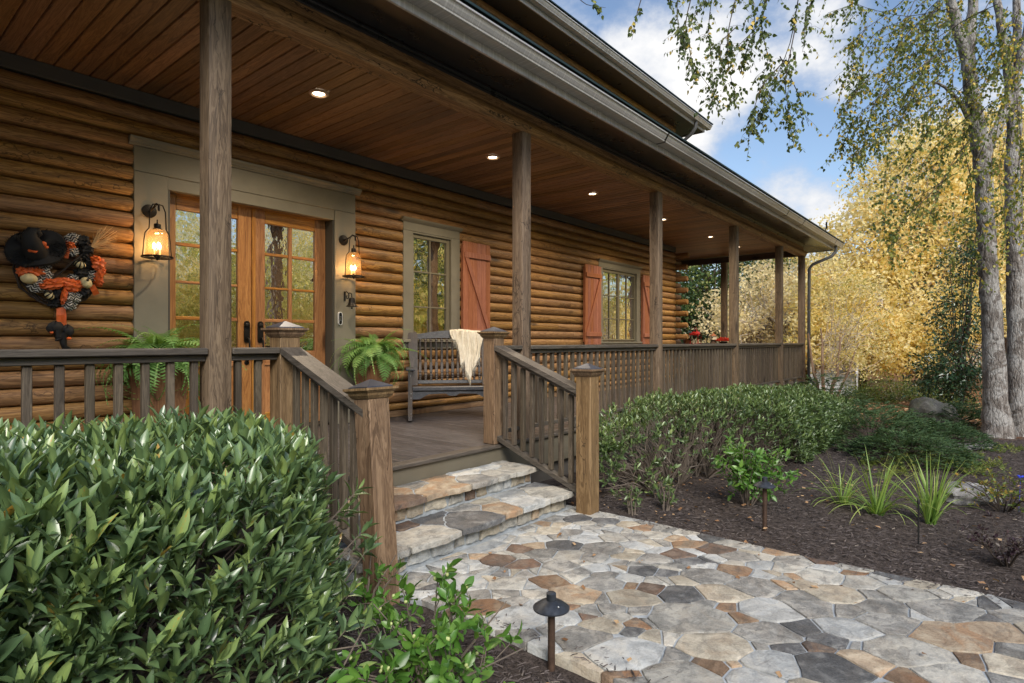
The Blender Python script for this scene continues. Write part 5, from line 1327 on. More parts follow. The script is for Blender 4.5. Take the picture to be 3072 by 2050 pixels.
def build_throw():
    T = thing('throw_blanket', (5.3, 1.7, 1.1), 'cream fringed throw draped over the back of the rocking bench', 'blanket')
    # a cloth sheet over the crest: columns across x, rows from behind over the top and down the front
    nx, nr = 34, 30; Mx = BM @ SL
    x0, x1 = .54, .96
    V = []; ends = []
    for i in range(nx + 1):
        t = i / nx; 
        drop = .40 + .18 * math.sin(t * math.pi) ** 1.5 + .10 * math.sin(t * 9 + .5) * (t > .2) + (.14 if .42 < t < .72 else 0) - (.22 if t < .22 else 0) - .04 * random.random()
        for j in range(nr + 1):
            s = j / nr; L = -.12 + s * (drop + .12)
            zc = 1.115 - .04 * abs(t - .3)
            if L < 0: y, z = .474 + .002, zc + L
            elif L < .05: a = L / .05 * math.pi; y, z = .452 + .024 * math.cos(a), zc + .014 * math.sin(a)
            else: y, z = .428 - .004 - .02 * (L - .05), zc - (L - .05)
            wid = 1 - .25 * max(0, L - .1) / .5
            fold = .012 * math.sin(t * 34 + 2 * math.sin(s * 3)) * min(1, max(0, L) / .08 + .25) + .008 * math.sin(t * 71 + s * 5)
            x = x0 + (x1 - x0) * (.5 + (t - .5) * wid) - .02 * max(0, L) + .01 * math.sin(s * 7 + t * 5)
            if L >= .05: y -= abs(fold) + .006
            V.append(Mx @ Vector((x, y, z)))
        ends.append(len(V) - 1)
    F = [(i * (nr + 1) + j, (i + 1) * (nr + 1) + j, (i + 1) * (nr + 1) + j + 1, i * (nr + 1) + j + 1) for i in range(nx) for j in range(nr)]
    b = MB(); b.s = True; b.add(V, F); o = b.build('cloth', M['throw'], T)
    so_ = o.modifiers.new('thickness', 'SOLIDIFY'); so_.thickness = .006
    fr = MB()
    for i, e in enumerate(ends):
        for k in range(3):
            p = Vector(V[e]) if k == 0 or i == nx else Vector(V[e]).lerp(Vector(V[ends[i + 1]]), k / 3)
            q = p + Vector((random.uniform(-.012, .012), random.uniform(-.010, .004), -random.uniform(.035, .085))); fr.tube([p, p.lerp(q, .5) + Vector((random.uniform(-.005, .005), 0, 0)), q], [.0022, .002, .0012], 3)
    fr.build('fringe', M['throw'], T)
build_throw()

def build_planter(x, y, w, h, label):
    T = thing('planter', (x, y, 0), label, 'planter', 'tall wooden planters flanking the front doors')
    a, c = w * .36, w * .5
    for k in range(4):
        Mx = Matrix.Translation((x, y, 0)) @ Matrix.Rotation(k * math.pi / 2 + R_(4), 4, 'Z')
        b = MB(); t = .018
        vs = [(-a, -a, .012), (a - t, -a, .012), (c - t, -c, h), (-c, -c, h), (-a, -a + t, .012), (a - t, -a + t, .012), (c - t, -c + t, h), (-c, -c + t, h)]
        b.add([Mx @ Vector(v) for v in vs], [(0, 1, 2, 3), (7, 6, 5, 4), (0, 4, 5, 1), (1, 5, 6, 2), (2, 6, 7, 3), (3, 7, 4, 0)]); b.build('side_board', M['planter'], T)
        b = MB(); b.box(-c - .012, c - .012, -c - .012, -c + .02, h + .001, h + .024, .004, Mx); b.build('rim', M['planter'], T)
    b = MB(); b.box(x - a * .9, x + a * .9, y - a * .9, y + a * .9, .001, .011); b.build('foot', M['dark_metal'], T)
    b = MB(); b.box(x - c * .85, x + c * .85, y - c * .85, y + c * .85, h - .05, h - .03); b.build('soil', M['ground'], T)
build_planter(1.93, 1.98, .34, .70, 'tall reddish wooden planter left of the doors behind the porch rail')
build_planter(4.16, 1.98, .30, .66, 'tall reddish wooden planter right of the doors, partly behind a newel post')
FROND = {}
def frond_mesh(kind, droop):
    """a frond 1 m long in its own plane: rachis along y bending down, paired pinnae"""
    V = []; F = []; lv = []
    n = 24; P = []
    ang = R_(58); y = z = 0.0; st = 1.0 / n
    for i in range(n + 1):
        P.append(Vector((0, y, z))); y += math.cos(ang) * st; z += math.sin(ang) * st; ang -= R_(droop) / n * (1 + .6 * math.sin(i / n * 3))
    for i in range(n):
        t = (P[i + 1] - P[i]).normalized(); w = .006 * (1 - i / n) + .002
        o = len(V); V += [P[i] + Vector((-w, 0, 0)), P[i] + Vector((w, 0, 0)), P[i + 1] + Vector((w * .9, 0, 0)), P[i + 1] + Vector((-w * .9, 0, 0))]; F += [(o, o + 1, o + 2), (o, o + 2, o + 3)]; lv += [.35] * 4
        if i < 2: continue
        s = i / n; L = .135 * math.sin(min(1, s * 1.25 + .12) * math.pi) ** .7 + .012
        for sg in (-1, 1):
            d = Vector((sg, .28, -.22)).normalized(); d = d + t * .25
            pw = t * .021
            b0 = P[i] + t * random.uniform(0, .01); tip = b0 + d * L + Vector((0, 0, -.015 * L)); up = Vector((0, -t.z, t.y)) * .006
            o = len(V); V += [b0 - pw * .55, b0 + pw * .55, b0 + d * L * .55 + pw * .62 + up, b0 + d * L * .55 - pw * .5 + up, tip]
            F += [(o, o + 1, o + 2), (o, o + 2, o + 3), (o + 3, o + 2, o + 4)]; lv += [.45 + .25 * s] * 5
    return np.array([tuple(v) for v in V]), np.array(F), np.array(lv)
def build_fern(c, R, label, n=78):
    T = thing('boston_fern', c, label, 'fern', 'potted ferns beside the front doors')
    for i in range(n):
        k = i % 6; key = (k,)
        if key not in FROND:
            v, f, l = frond_mesh(k, [60, 95, 120, 140, 155, 110][k]); FROND[key] = fast_mesh('frond', v, f, M['fern'], np.clip(l + random.uniform(-.25, .25), 0, 1), True)
        t = i / n; el = (1 - t) ** 1.2
        a = i * 2.39996 + random.uniform(-.2, .2); s = R * random.uniform(1.25, 1.75) * (.75 if t < .15 else 1)
        tilt = R_(24) * (1 - t) - R_(50) * t
        Mx = Matrix.Translation(Vector(c) + Vector((random.uniform(-.04, .04), random.uniform(-.04, .04), random.uniform(-.02, .02)))) @ Matrix.Rotation(a, 4, 'Z') @ Matrix.Rotation(tilt, 4, 'X') @ Matrix.Rotation(random.uniform(-.25, .25), 4, 'Y') @ Matrix.Scale(s, 4)
        put('frond', FROND[key], T, Mx)
build_fern((1.93, 1.96, .79), .46, 'leafy green fern spilling from planter left of the doors, behind the porch rail')
build_fern((4.16, 1.96, .80), .42, 'bright green fern drooping from planter between the right door trim and the bench')

# teal urn inside the right-hand door
def build_urn():
    b = MB(); b.s = True; p = (3.70, 2.66, .05)
    b.lathe([(.10, .0), (.16, .10), (.19, .40), (.20, .70), (.185, .95), (.13, 1.03), (.10, 1.06), (.12, 1.09)], 24, Matrix.Translation(p)); o = b.build('teal_urn', M['teal'])
    tag(o, 'tall teal glazed urn standing indoors behind the right door glass', 'urn')
build_urn()

# console table at the far end of the porch with lantern, birdhouse, plant and flowers
def build_far_table():
    X = 14.55
    T = thing('console_table', (X, 2.1, 0), 'narrow dark console table behind the railing at the far end of the porch', 'table')
    b = MB(); b.box(X - .2, X + .2, 1.25, 3.0, .84, .875, .004); b.build('table_top', M['beam_y'], T)
    for (dx, y) in ((-.16, 1.31), (.16, 1.31), (-.16, 2.94), (.16, 2.94)):
        b = MB(); b.box(X + dx - .025, X + dx + .025, y - .025, y + .025, .001, .839, .003); b.build('leg', M['bal'], T)
    q = lambda u: onX(u, 1020, X)
    z = .876
    p = q(2087); y = p.y
    L = thing('red_lantern', (X, y, z), 'red metal lantern holding white candles at the far end of the porch', 'lantern')
    b = MB(); w = .11; b.box(X - w, X + w, y - w, y + w, z, z + .02, .003)
    for i in (-1, 1):
        for j in (-1, 1): b.box(X + i * w - (.0 if i > 0 else -.0) - (.022 if i > 0 else 0), X + i * w + (0 if i > 0 else .022), y + j * w - (.022 if j > 0 else 0), y + j * w + (0 if j > 0 else .022), z + .0205, z + .235, .002)
    b.build('frame', M['red'], L)
    b = MB(); b.box(X - w - .01, X + w + .01, y - w - .01, y + w + .01, z + .2355, z + .285, .006); b.s = True; b.lathe([(.125, .286), (.10, .32), (.04, .345), (.035, .375), (.03, .385)], 16, Matrix.Translation((X, y, z))); b.build('roof', M['red'], L)
    b = MB(); b.s = True; n = 14; b.tube([(X, y + .035 * math.cos(2 * math.pi * k / n), z + .41 + .035 * math.sin(2 * math.pi * k / n)) for k in range(n + 1)], .006, 5); b.build('ring', M['red'], L)
    for (dx, dy, h) in ((-.03, .05, .135), (-.02, -.04, .09), (.05, .0, .07)):
        b = MB(); b.s = True; b.lathe([(.032, .0205), (.032, .02 + h), (.004, .022 + h)], 12, Matrix.Translation((X + dx, y + dy, z))); b.build('candle', M['candle'], L)
    y = q(2140).y
    B = thing('birdhouse_basket', (X, y, z), 'small two storey birdhouse with red roof under a curved basket handle', 'birdhouse')
    b = MB(); b.s = True; b.lathe([(.07, .0), (.085, .05), (.06, .10), (.10, .11), (.10, .125)], 8, Matrix.Translation((X, y, z))); b.s = False; b.build('base', M['s_brown'], B)
    b = MB(); b.lathe([(.08, .126), (.08, .21)], 8, Matrix.Translation((X, y, z))); b.build('house', M['candle'], B)
    b = MB(); b.lathe([(.095, .211), (.012, .285), (.008, .31)], 8, Matrix.Translation((X, y, z))); b.build('roof', M['shutter'], B)
    b = MB(); b.s = True; b.lathe([(.0005, .082), (.018, .082)], 10, Matrix.Translation((X - .0, y - .0, z + .17)) @ Matrix.Rotation(R_(-90), 4, 'Y'), False); b.build('entrance_hole', M['iron'], B)
    b = MB(); b.s = True; b.tube([(X, y + .17, z + .02), (X, y + .16, z + .2), (X, y + .08, z + .32), (X, y - .04, z + .37), (X, y - .12, z + .35), (X, y - .15, z + .25), (X, y - .16, z + .02)], .012, 6); b.build('basket_handle', M['iron'], B)
    y = q(2170).y
    Fl = thing('red_flower_pot', (X, y, z), 'low pot of bright red flowers beside the birdhouse', 'flowers')
    b = MB(); b.s = True; b.lathe([(.07, .0), (.10, .06), (.105, .07)], 12, Matrix.Translation((X, y, z))); b.build('pot', M['dark_metal'], Fl)
    n = 260; a = rng.uniform(0, 2 * np.pi, n); r = .17 * np.sqrt(rng.random(n))
    P = np.stack([X + r * np.cos(a) * .8, y + r * np.sin(a), z + .07 + .09 * (1 - (r / .17) ** 2) * rng.random(n) + .02], 1); D = norm(np.stack([np.cos(a), np.sin(a), rng.uniform(.2, 1, n)], 1))
    leaves(Fl, 'small', P, D, rng.normal(size=(n, 3)) + [0, 0, 1], np.full(n, .045), np.full(n, .035), M['redflower'], name='petals')
    y = q(2062).y
    Pl = thing('house_plant', (X, y, z), 'dark leafy pot plant behind the red lantern at porch end', 'plant')
    b = MB(); b.s = True; b.lathe([(.08, .0), (.11, .12), (.12, .13)], 12, Matrix.Translation((X, y, z))); b.build('pot', M['shutter'], Pl)
    n = 150; a = rng.uniform(0, 2 * np.pi, n); r = .34 * np.sqrt(rng.random(n)); P = np.stack([X + r * np.cos(a) * .7, y - .05 + r * np.sin(a) * 1.1, z + .10 + .28 * rng.random(n) * (1 - .5 * r / .34)], 1)
    D = norm(np.stack([np.cos(a), np.sin(a), rng.uniform(-.3, .8, n)], 1)); leaves(Pl, 'oval', P, D, rng.normal(size=(n, 3)) * .5 + [0, 0, 1], rng.uniform(.09, .15, n), rng.uniform(.05, .08, n), M['holly'])
build_far_table()

# ------------------------------------------------------------------ path lights
def build_pathlight(p, h, label):
    T = thing('path_light', p, label, 'path light', 'mushroom path lights beside the walk')
    b = MB(); b.s = True; b.tube([(p.x, p.y, p.z - .05), (p.x + .002, p.y, p.z + h * .5), (p.x, p.y, p.z + h - .04)], .0165, 12); b.build('stake', M['rust_metal'], T)
    b = MB(); b.s = True
    b.lathe([(.012, h - .052), (.030, h - .050), (.0806, h - .072), (.081, h - .066), (.050, h - .044), (.030, h - .036), (.0215, h - .034), (.0215, h - .004), (.016, h), (.001, h + .001)], 28, Matrix.Translation(p)); b.build('lamp_cap', M['lamp_cap'], T)
    b = MB(); b.s = True; b.ball((p.x - .02, p.y - .052, p.z + h - .0445), .005, 8, 5); b.build('screw', M['steel'], T)
build_pathlight(Vector((2.10, -2.04, -.5)), .345, 'bronze mushroom path light at the left edge of the stone walk, in front')
build_pathlight(Vector((4.70, -2.18, -.5)), .412, 'bronze mushroom path light in mulch beyond the walk, before a bright green shrub')
def build_stake():
    p = onZ(2108 * 1.3072, 1250 * 1.3072, -.5)
    b = MB(); b.s = True; b.tube([p + Vector((0, 0, -.03)), p + Vector((.0, .0, .13)), p + Vector((.002, 0, .30))], .006, 8); b.lathe([(.009, .29), (.011, .31), (.006, .325)], 8, Matrix.Translation(p))
    tag(b.build('sprinkler_stake', M['black']), 'thin black irrigation stake in the mulch before the tallest grass clump', 'sprinkler')
build_stake()
# ------------------------------------------------------------------ plants close by
def perp(D):
    a = np.where(np.abs(D[:, 2:3]) < .9, np.array([[0, 0, 1.0]]), np.array([[1.0, 0, 0]]))
    x = norm(np.cross(D, a)); return x, np.cross(D, x)
def sprigs(P, A, nl, L, W, spread=(18, 62), jit=.25, stem=.06):
    """rosettes: P tips, A axes -> leaf arrays"""
    n = len(P); X, Y = perp(A); oP = []; oD = []; oN = []; oL = []; oW = []
    ph = rng.random(n) * 6.28
    for k in range(nl):
        t = k / max(1, nl - 1); ang = np.radians(spread[0] + (spread[1] - spread[0]) * t) + rng.normal(0, .12, n)
        az = ph + k * 2.39996 + rng.normal(0, jit, n)
        rad = X * np.cos(az)[:, None] + Y * np.sin(az)[:, None]
        D = A * np.cos(ang)[:, None] + rad * np.sin(ang)[:, None]
        base = P - A * (stem * t)[..., None] if np.ndim(stem) else P - A * (stem * t)
        Nn = A * np.sin(ang)[:, None] - rad * np.cos(ang)[:, None]
        s = rng.uniform(.55, 1.2, n) * (.8 + .3 * math.sin(math.pi * min(1, t * .8 + .2)))
        oP.append(base); oD.append(D); oN.append(Nn + rng.normal(0, .15, (n, 3))); oL.append(L * s); oW.append(W * s * rng.uniform(.85, 1.15, n))
    return map(np.concatenate, (oP, oD, oN, oL, oW))
def hedge(name, loc, label, cen, half, n, L, W, mat, nl, nobj, ycut=None, p=4.0, density=None, up=.7, group=None, warp=None, twig_n=260, tw_mat='twig', lump=.05, trunks=10, spread=(18, 62)):
    T = thing(name, loc, label, 'hedge', group)
    cen = np.array(cen); half = np.array(half)
    d = norm(rng.normal(size=(n * 3, 3)) * np.array([half[0], half[1], half[2]]) ** .5)
    # uniform-ish directions on a super-ellipsoid surface
    q = np.abs(d / half) ** p; r = 1 / np.sum(q, 1) ** (1 / p); S = d * r[:, None]
    N = norm(np.sign(S) * np.abs(S / half) ** (p - 1) / half)
    keep = (S[:, 2] > -half[2] * .97) & (N[:, 2] > -.75)
    if density is not None: keep &= rng.random(len(S)) < density(S / half, N)
    S, N = S[keep][:n], N[keep][:n]
    nz = np.sin(S[:, 0] * 5.1 + S[:, 2] * 3) * np.sin(S[:, 1] * 6.3 + 1) + .7 * np.sin(S[:, 0] * 11 + S[:, 1] * 9 + S[:, 2] * 8)
    depth = np.where(rng.random(len(S)) < .25, rng.uniform(.03, .16, len(S)), rng.uniform(-.03, .035, len(S)))
    P = S + N * (lump * nz - depth)[:, None]
    if warp is not None: P = warp(P)
    P = P + cen
    A = norm(N * .75 + np.array([0, 0, up]) + rng.normal(0, .32, P.shape))
    lP, lD, lN, lL, lW = sprigs(P, A, nl, L, W, spread)
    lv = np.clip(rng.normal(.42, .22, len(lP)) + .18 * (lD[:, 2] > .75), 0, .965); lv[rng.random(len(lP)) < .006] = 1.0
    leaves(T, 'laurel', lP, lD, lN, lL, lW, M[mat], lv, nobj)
    segs = []
    idx = rng.choice(len(P), min(twig_n, len(P)), False)
    roots = []
    for k in range(trunks):
        c = np.array([cen[0] + half[0] * rng.uniform(-.85, .85), cen[1] + half[1] * rng.uniform(-.25, .25), -.52])
        if warp is not None:
            w = warp(np.array([[c[0] - cen[0], c[1] - cen[1], 0]]))[0]; c[:2] = w[:2] + cen[:2]
        roots.append(c)
    roots = np.array(roots)
    for i in idx:
        c = roots[np.argmin(np.sum((roots[:, :2] - P[i, :2]) ** 2, 1))]
        e = P[i] - A[i] * .03; m1 = c + (e - c) * .35 + rng.normal(0, .05, 3) + np.array([0, 0, .02]); m2 = c + (e - c) * .72 + rng.normal(0, .065, 3) - A[i] * .04
        segs.append(([c, m1, m2, e], [.008 + .005 * rng.random(), .006, .0038, .002]))
    stuff(twigs('branches', segs, M[tw_mat], T, 4))
    return T
def dens_left(u, N): return np.where(u[:, 2] > .55, 1.0, np.where((u[:, 0] > .55) & (u[:, 2] < .30), .45 + .40 * (np.sin(u[:, 0] * 9 + u[:, 2] * 5) > .0), .95))
def warp_l(P):
    Q = P.copy(); X = Q[:, 0] - .20; Y = Q[:, 1] - 1.08; low = np.clip((.1 - Q[:, 2]) / .5, 0, 1)
    lim = np.minimum(1.66, (Y + 3.557) / 1.44 - .17) + .10 * low
    Q[:, 0] = np.where(X > 0, X * np.clip(lim / 1.72, .3, 1.1), X) + .20; return Q
hedge('laurel_hedge', (-.1, -1.05, -.5), 'large glossy clipped laurel hedge in front of the left porch rail', (-.20, -1.08, .02), (1.92, .70, .545), 7600, .088, .0245, 'laurel', 7, 300, density=dens_left, up=1.55, warp=warp_l, twig_n=240, p=6.0, lump=.022, spread=(12, 52), tw_mat='twig', trunks=9)
def loose_shoots():
    T = bpy.data.objects['laurel_hedge']
    P = []; A = []; segs = []
    for (x, y, z, n) in [(1.46, -1.35, -.22, 5), (1.60, -1.15, -.12, 4), (1.34, -1.60, -.30, 5), (1.50, -1.25, .18, 4)]:
        for k in range(n):
            p = np.array([x, y, z]) + rng.normal(0, .07, 3); d = norm(np.array([[.55 + rng.normal(0, .3), -.35 + rng.normal(0, .3), .75 + rng.normal(0, .3)]]))[0]
            P.append(p + d * .10); A.append(d); segs.append(([p - d * .10, p, p + d * .1], [.003, .0028, .002]))
    P, A = np.array(P), np.array(A); lP, lD, lN, lL, lW = sprigs(P, A, 8, .088, .027, (15, 70))
    leaves(T, 'laurel', lP, lD, lN, lL, lW, M['laurel'], np.clip(rng.normal(.45, .22, len(lP)), 0, .96), 0, 'shoots'); stuff(twigs('shoot_stems', segs, M['twig'], T, 4))
loose_shoots()
def warp_r(P):
    x = P[:, 0]; t = np.clip((x + 3.3) / 2.2, 0, 1)
    Q = P.copy(); Q[:, 1] = .62 + (P[:, 1] - .62) * (.42 + .58 * t); Q[:, 2] = P[:, 2] - .055 * np.clip(x + 1.0, 0, 9) + .04 * np.sin(x * 2.1)
    return Q
def dens_right(u, N): return np.where(u[:, 2] > .35, 1.0, np.where(u[:, 0] < -.15, np.where(u[:, 2] < -.2, .22, .50), .85))
hedge('boxy_hedge', (7.6, -1.1, -.5), 'long clipped evergreen hedge with bare lower stems under the right porch rail', (7.95, -1.13, -.085), (3.45, .72, .40), 6200, .060, .021, 'laurel2', 7, 300, density=dens_right, up=.8, warp=warp_r, twig_n=1300, tw_mat='twig', lump=.05, trunks=34)

def shrub(name, loc, label, cat, R, H, n, L, W, mat, nl, nobj, kind='oval', stems=12, tw='twig', spread=(25, 75), droop=.0, group=None, buds=0, lean=(0, 0), stem_r=.005, jit=.6):
    """loose shrub: stems fan from the base, leaves set along them"""
    T = thing(name, loc, label, cat, group); loc = np.array(loc, float)
    segs = []; P = []; A = []
    for k in range(stems):
        a = 2 * math.pi * k / stems + rng.uniform(-.4, .4); rr = R * rng.uniform(.25, 1.0) ; h = H * rng.uniform(.55, 1.0) * (1 - .35 * (rr / R) ** 2)
        e = loc + np.array([rr * math.cos(a) + lean[0] * h, rr * math.sin(a) + lean[1] * h, h])
        m = loc + (e - loc) * .5 + np.array([-math.cos(a), -math.sin(a), 0]) * rr * .12 + rng.normal(0, .02, 3) + np.array([0, 0, h * .06])
        pts = [loc + np.array([.02 * math.cos(a), .02 * math.sin(a), -.02]), m, e]
        segs.append((pts, [stem_r * 1.5, stem_r, stem_r * .45]))
        nb = max(3, n // stems)
        for j in range(nb):
            t = rng.uniform(.22, 1.0); q = (1 - t) ** 2 * pts[0] + 2 * t * (1 - t) * (m * 2 - .5 * (pts[0] + e)) + t * t * e
            d = norm(((e - loc) / np.linalg.norm(e - loc) * .6 + rng.normal(0, jit, 3) + np.array([0, 0, .35]))[None])[0]
            b = q + d * rng.uniform(.02, .13) * (R / .4) ** .5 * (1 if t < .97 else .2)
            segs.append(([q, b], [stem_r * .5, stem_r * .25])); P.append(b); A.append(d)
    P = np.array(P); A = np.array(A)
    lP, lD, lN, lL, lW = sprigs(P, A, nl, L, W, spread, .4, L * .9)
    lD = norm(lD + np.array([0, 0, -droop])); ok = lP[:, 2] > loc[2] + .01
    lP, lD, lN, lL, lW = lP[ok], lD[ok], lN[ok], lL[ok], lW[ok]
    lv = np.clip(rng.normal(.5, .22, len(lP)), 0, 1)
    leaves(T, kind, lP, lD, lN, lL, lW, M[mat], lv, nobj)
    stuff(twigs('stems', segs, M[tw], T, 4))
    if buds:
        b = MB(); b.s = True
        bm = MB(); bm.s = True; bm.ball((0, 0, 0), (.0075, .0075, .010), 8, 6); me = bm.mesh('bud', M['bud'])
        for i in rng.choice(len(P), min(buds, len(P)), False):
            for _ in range(rng.integers(1, 3)):
                o = put('bud', me, T); o.matrix_basis = Matrix.Translation(P[i] + rng.normal(0, .008, 3) + A[i] * .008) @ Matrix.Rotation(rng.uniform(0, 1), 4, 'X')
    return T
shrub('camellia_shrub', (1.58, -1.83, -.5), 'young bright green camellia with round buds at the foot of the left stair post', 'shrub', .46, .46, 130, .066, .033, 'camellia', 6, 300, stems=19, buds=44, spread=(30, 80), droop=.15)
shrub('camellia_sprig', (1.80, -1.10, -.5), 'thin camellia shoot leaning beside the left stair post', 'shrub', .16, .55, 12, .058, .030, 'camellia', 5, 80, stems=3, spread=(30, 80), lean=(.2, -.3))
shrub('gardenia_shrub', (5.30, -1.86, -.5), 'bushy bright green shrub behind the far path light', 'shrub', .46, .62, 200, .060, .027, 'camellia', 6, 300, stems=22, spread=(30, 80), droop=.1)
shrub('laurel_seedling', (4.42, -1.20, -.5), 'small green sucker growing in mulch nearest the right stair post', 'plant', .16, .30, 14, .055, .022, 'laurel2', 6, 120, stems=5, group='suckers at the hedge foot')
shrub('laurel_seedling', (4.72, -1.36, -.5), 'small green sucker in mulch at the walk edge, right of another', 'plant', .16, .28, 14, .052, .022, 'laurel2', 6, 120, stems=5, group='suckers at the hedge foot')
shrub('laurel_seedling', (5.05, -1.12, -.5), 'dark green sucker under the bare stems of the right hedge', 'plant', .22, .30, 20, .050, .020, 'laurel2', 6, 120, stems=6, group='suckers at the hedge foot')
pa = onZ(3010, 1535, -.5)
shrub('abelia_shrub', (pa.x, pa.y, -.5), 'loose shrub with yellowing leaves and a blue flower beside the pale rock', 'shrub', .42, .44, 110, .034, .018, 'abelia', 5, 260, stems=14, spread=(30, 85), tw='stem_dark')
def build_blue():
    p = at(3062, 1432, 5.05); b = MB(); b.s = True
    for k in range(7): a = k * .9; b.ball((p.x + .014 * math.cos(a), p.y + .014 * math.sin(a), p.z + .005 * (k % 3)), (.012, .012, .008), 7, 5)
    b.tube([(p.x, p.y, p.z), (pa.x, pa.y - .1, -.48)], .002, 4)
    tag(b.build('blue_flower', M['blue']), 'single blue flower head above the shrub by the pale rock', 'flower')
build_blue()
pl_ = onZ(3020, 1690, -.5)
shrub('loropetalum', (pl_.x, pl_.y, -.5), 'low purple leaved shrub in mulch near the right edge of the walk', 'shrub', .34, .22, 90, .026, .015, 'purple', 5, 200, stems=16, spread=(30, 85), tw='stem_dark')

def grass_clump(p, label, n, H, lean, seed, arch=1.0):
    r = random.Random(seed); T = thing('grass_clump', p, label, 'plant', 'strappy grass clumps in the mulch bed')
    for i in range(n):
        a = r.uniform(0, 2 * math.pi); out = r.random() ** .8; L = H * r.uniform(.65, 1.15) * (1 - .05 * out)
        e0 = R_(86 - 42 * out * arch); bend = R_(12 + 120 * out * out * arch) ; k = 9
        x = y = 0.0; h = 0.0; ang = e0; pts = []
        for j in range(k + 1):
            pts.append((x, h)); x += math.cos(ang) * L / k; h += math.sin(ang) * L / k; ang -= bend / k * (.4 + 1.2 * j / k)
        w = r.uniform(.0042, .008); tw = r.uniform(-.5, .5)
        V = []; F = []
        for j, (x, h) in enumerate(pts):
            ww = w * (1 - (j / k) ** 2.2) + .0006
            h = max(h, -.0 + .004)
            V += [(x, -ww, h + .002), (x, 0, h), (x, ww, h + .002)]
        for j in range(k):
            o = 3 * j; F += [(o, o + 1, o + 4, o + 3), (o + 1, o + 2, o + 5, o + 4)]
        me = fast_mesh('blade', np.array(V), np.array(F), M['blade'], np.clip(np.linspace(.25, .75, k + 1).repeat(3) + r.uniform(-.3, .3), 0, 1), True)
        Mx = Matrix.Translation((p[0] + r.uniform(-.03, .03), p[1] + r.uniform(-.03, .03), p[2] - .005)) @ Matrix.Rotation(a + lean * math.sin(a), 4, 'Z') @ Matrix.Rotation(tw * .3, 4, 'X')
        put('blade', me, T, Mx)
grass_clump((5.83, -2.50, -.5), 'leftmost light green grass clump in the mulch bed, mostly arching low', 44, .46, .0, 3, 1.25)
grass_clump((5.68, -2.79, -.5), 'middle grass clump in mulch with long blades arching over the ground', 60, .54, .0, 5, 1.15)
grass_clump((5.72, -3.15, -.5), 'tallest upright grass clump in mulch, just left of the pale rock', 58, .58, .0, 9, .72)

def build_rock(name, p, size, label, mat, seed, cat='rock', rot=0.0):
    r = random.Random(seed); ph = [r.uniform(0, 6) for _ in range(8)]
    def fn(d, a, th):
        g = 1 + .10 * math.sin(3 * d.x + ph[0] + 2 * d.z) + .09 * math.sin(4 * d.y + ph[1] - d.x * 3) + .05 * math.sin(9 * d.z + ph[2] + 5 * d.x) + .03 * math.sin(17 * d.x + ph[3]) * math.sin(15 * d.y + ph[4])
        m = max(abs(d.x), abs(d.y), abs(d.z)); return g * (.72 + .28 * (.75 / max(m, .45)))
    b = MB(); b.s = True; b.ball((0, 0, 0), size, 36, 22, fn); o = b.build(name, M[mat]); o.location = p; o.rotation_euler.z = rot
    tag(o, label, cat); return o
build_rock('rock', at(2905, 1485, 5.35) * 1.0, (.34, .17, .12), 'pale grey angular rock half hidden behind the yellowing shrub', 'rock', 4, rot=.4 - 1.0)
pb = onZ(2795, 1275, -.5)
build_rock('boulder', (pb.x, pb.y, -.46), (.33, .38, .42), 'dark mossy boulder left of the birch trunks', 'boulder', 8, 'boulder')
pb2 = onZ(2890, 1345, -.5); build_rock('flat_rock', (pb2.x, pb2.y, -.5), (.48, .26, .07), 'low flat grey rock in front of the birch base', 'rock', 12, rot=-.9)

def juniper(p, label, R, H, n, seed):
    r = np.random.default_rng(seed); T = thing('juniper', p, label, 'shrub', 'low juniper mats below the hedge end')
    P = []; D = []; N = []; segs = []
    c = np.array(p, float)
    for k in range(n):
        a = r.uniform(0, 2 * np.pi); rr = R * np.sqrt(r.random()); h = H * (1 - (rr / R) ** 2 * .75) * r.uniform(.6, 1.1)
        tip = c + np.array([rr * np.cos(a) * 1.25, rr * np.sin(a), h]); d = norm(np.array([[np.cos(a) + r.normal(0, .4), np.sin(a) + r.normal(0, .4), r.uniform(.1, .7)]]))[0]
        L = r.uniform(.14, .26); m = 14
        for j in range(m):
            s = j / m; q = tip + d * (s * L - L * .6) + np.array([0, 0, -.05 * s * s])
            for sg in (-1, 1):
                side = np.cross(d, [0, 0, 1.0]) * sg; P.append(q); D.append(d * .9 + side * .75 + r.normal(0, .15, 3)); N.append(np.array([0, 0, 1.0]) + r.normal(0, .4, 3))
        segs.append(([c + np.array([0, 0, .02]) + (tip - c) * .2, tip - d * L * .5], [.005, .002]))
    P, D, N = map(np.array, (P, D, N)); m = len(P)
    leaves(T, 'quad', P, D, N, r.uniform(.028, .05, m), r.uniform(.006, .010, m), M['juniper'], np.clip(r.normal(.5, .22, m), 0, 1))
    stuff(twigs('stems', segs[:80], M['stem_dark'], T, 3))
J = [((9.7, -2.15, -.5), 'dark green juniper mat spilling from the far end of the right hedge', .95, .50), ((8.75, -2.70, -.5), 'juniper mat nearest the walk, low and feathery', .70, .34), ((11.1, -1.9, -.5), 'juniper mat left of the mossy boulder', 1.0, .48), ((12.6, -3.0, -.5), 'juniper mat right of the mossy boulder, before the birch trunk', .75, .40), ((13.6, -.75, -.5), 'juniper mat at the downspout by the porch corner', .85, .75), ((10.2, -2.85, -.5), 'juniper mat in front of the mossy boulder, left of the flat rock', .70, .34)]
for i, (p, l, R, H) in enumerate(J): juniper(p, l, R, H, 420, 40 + i)
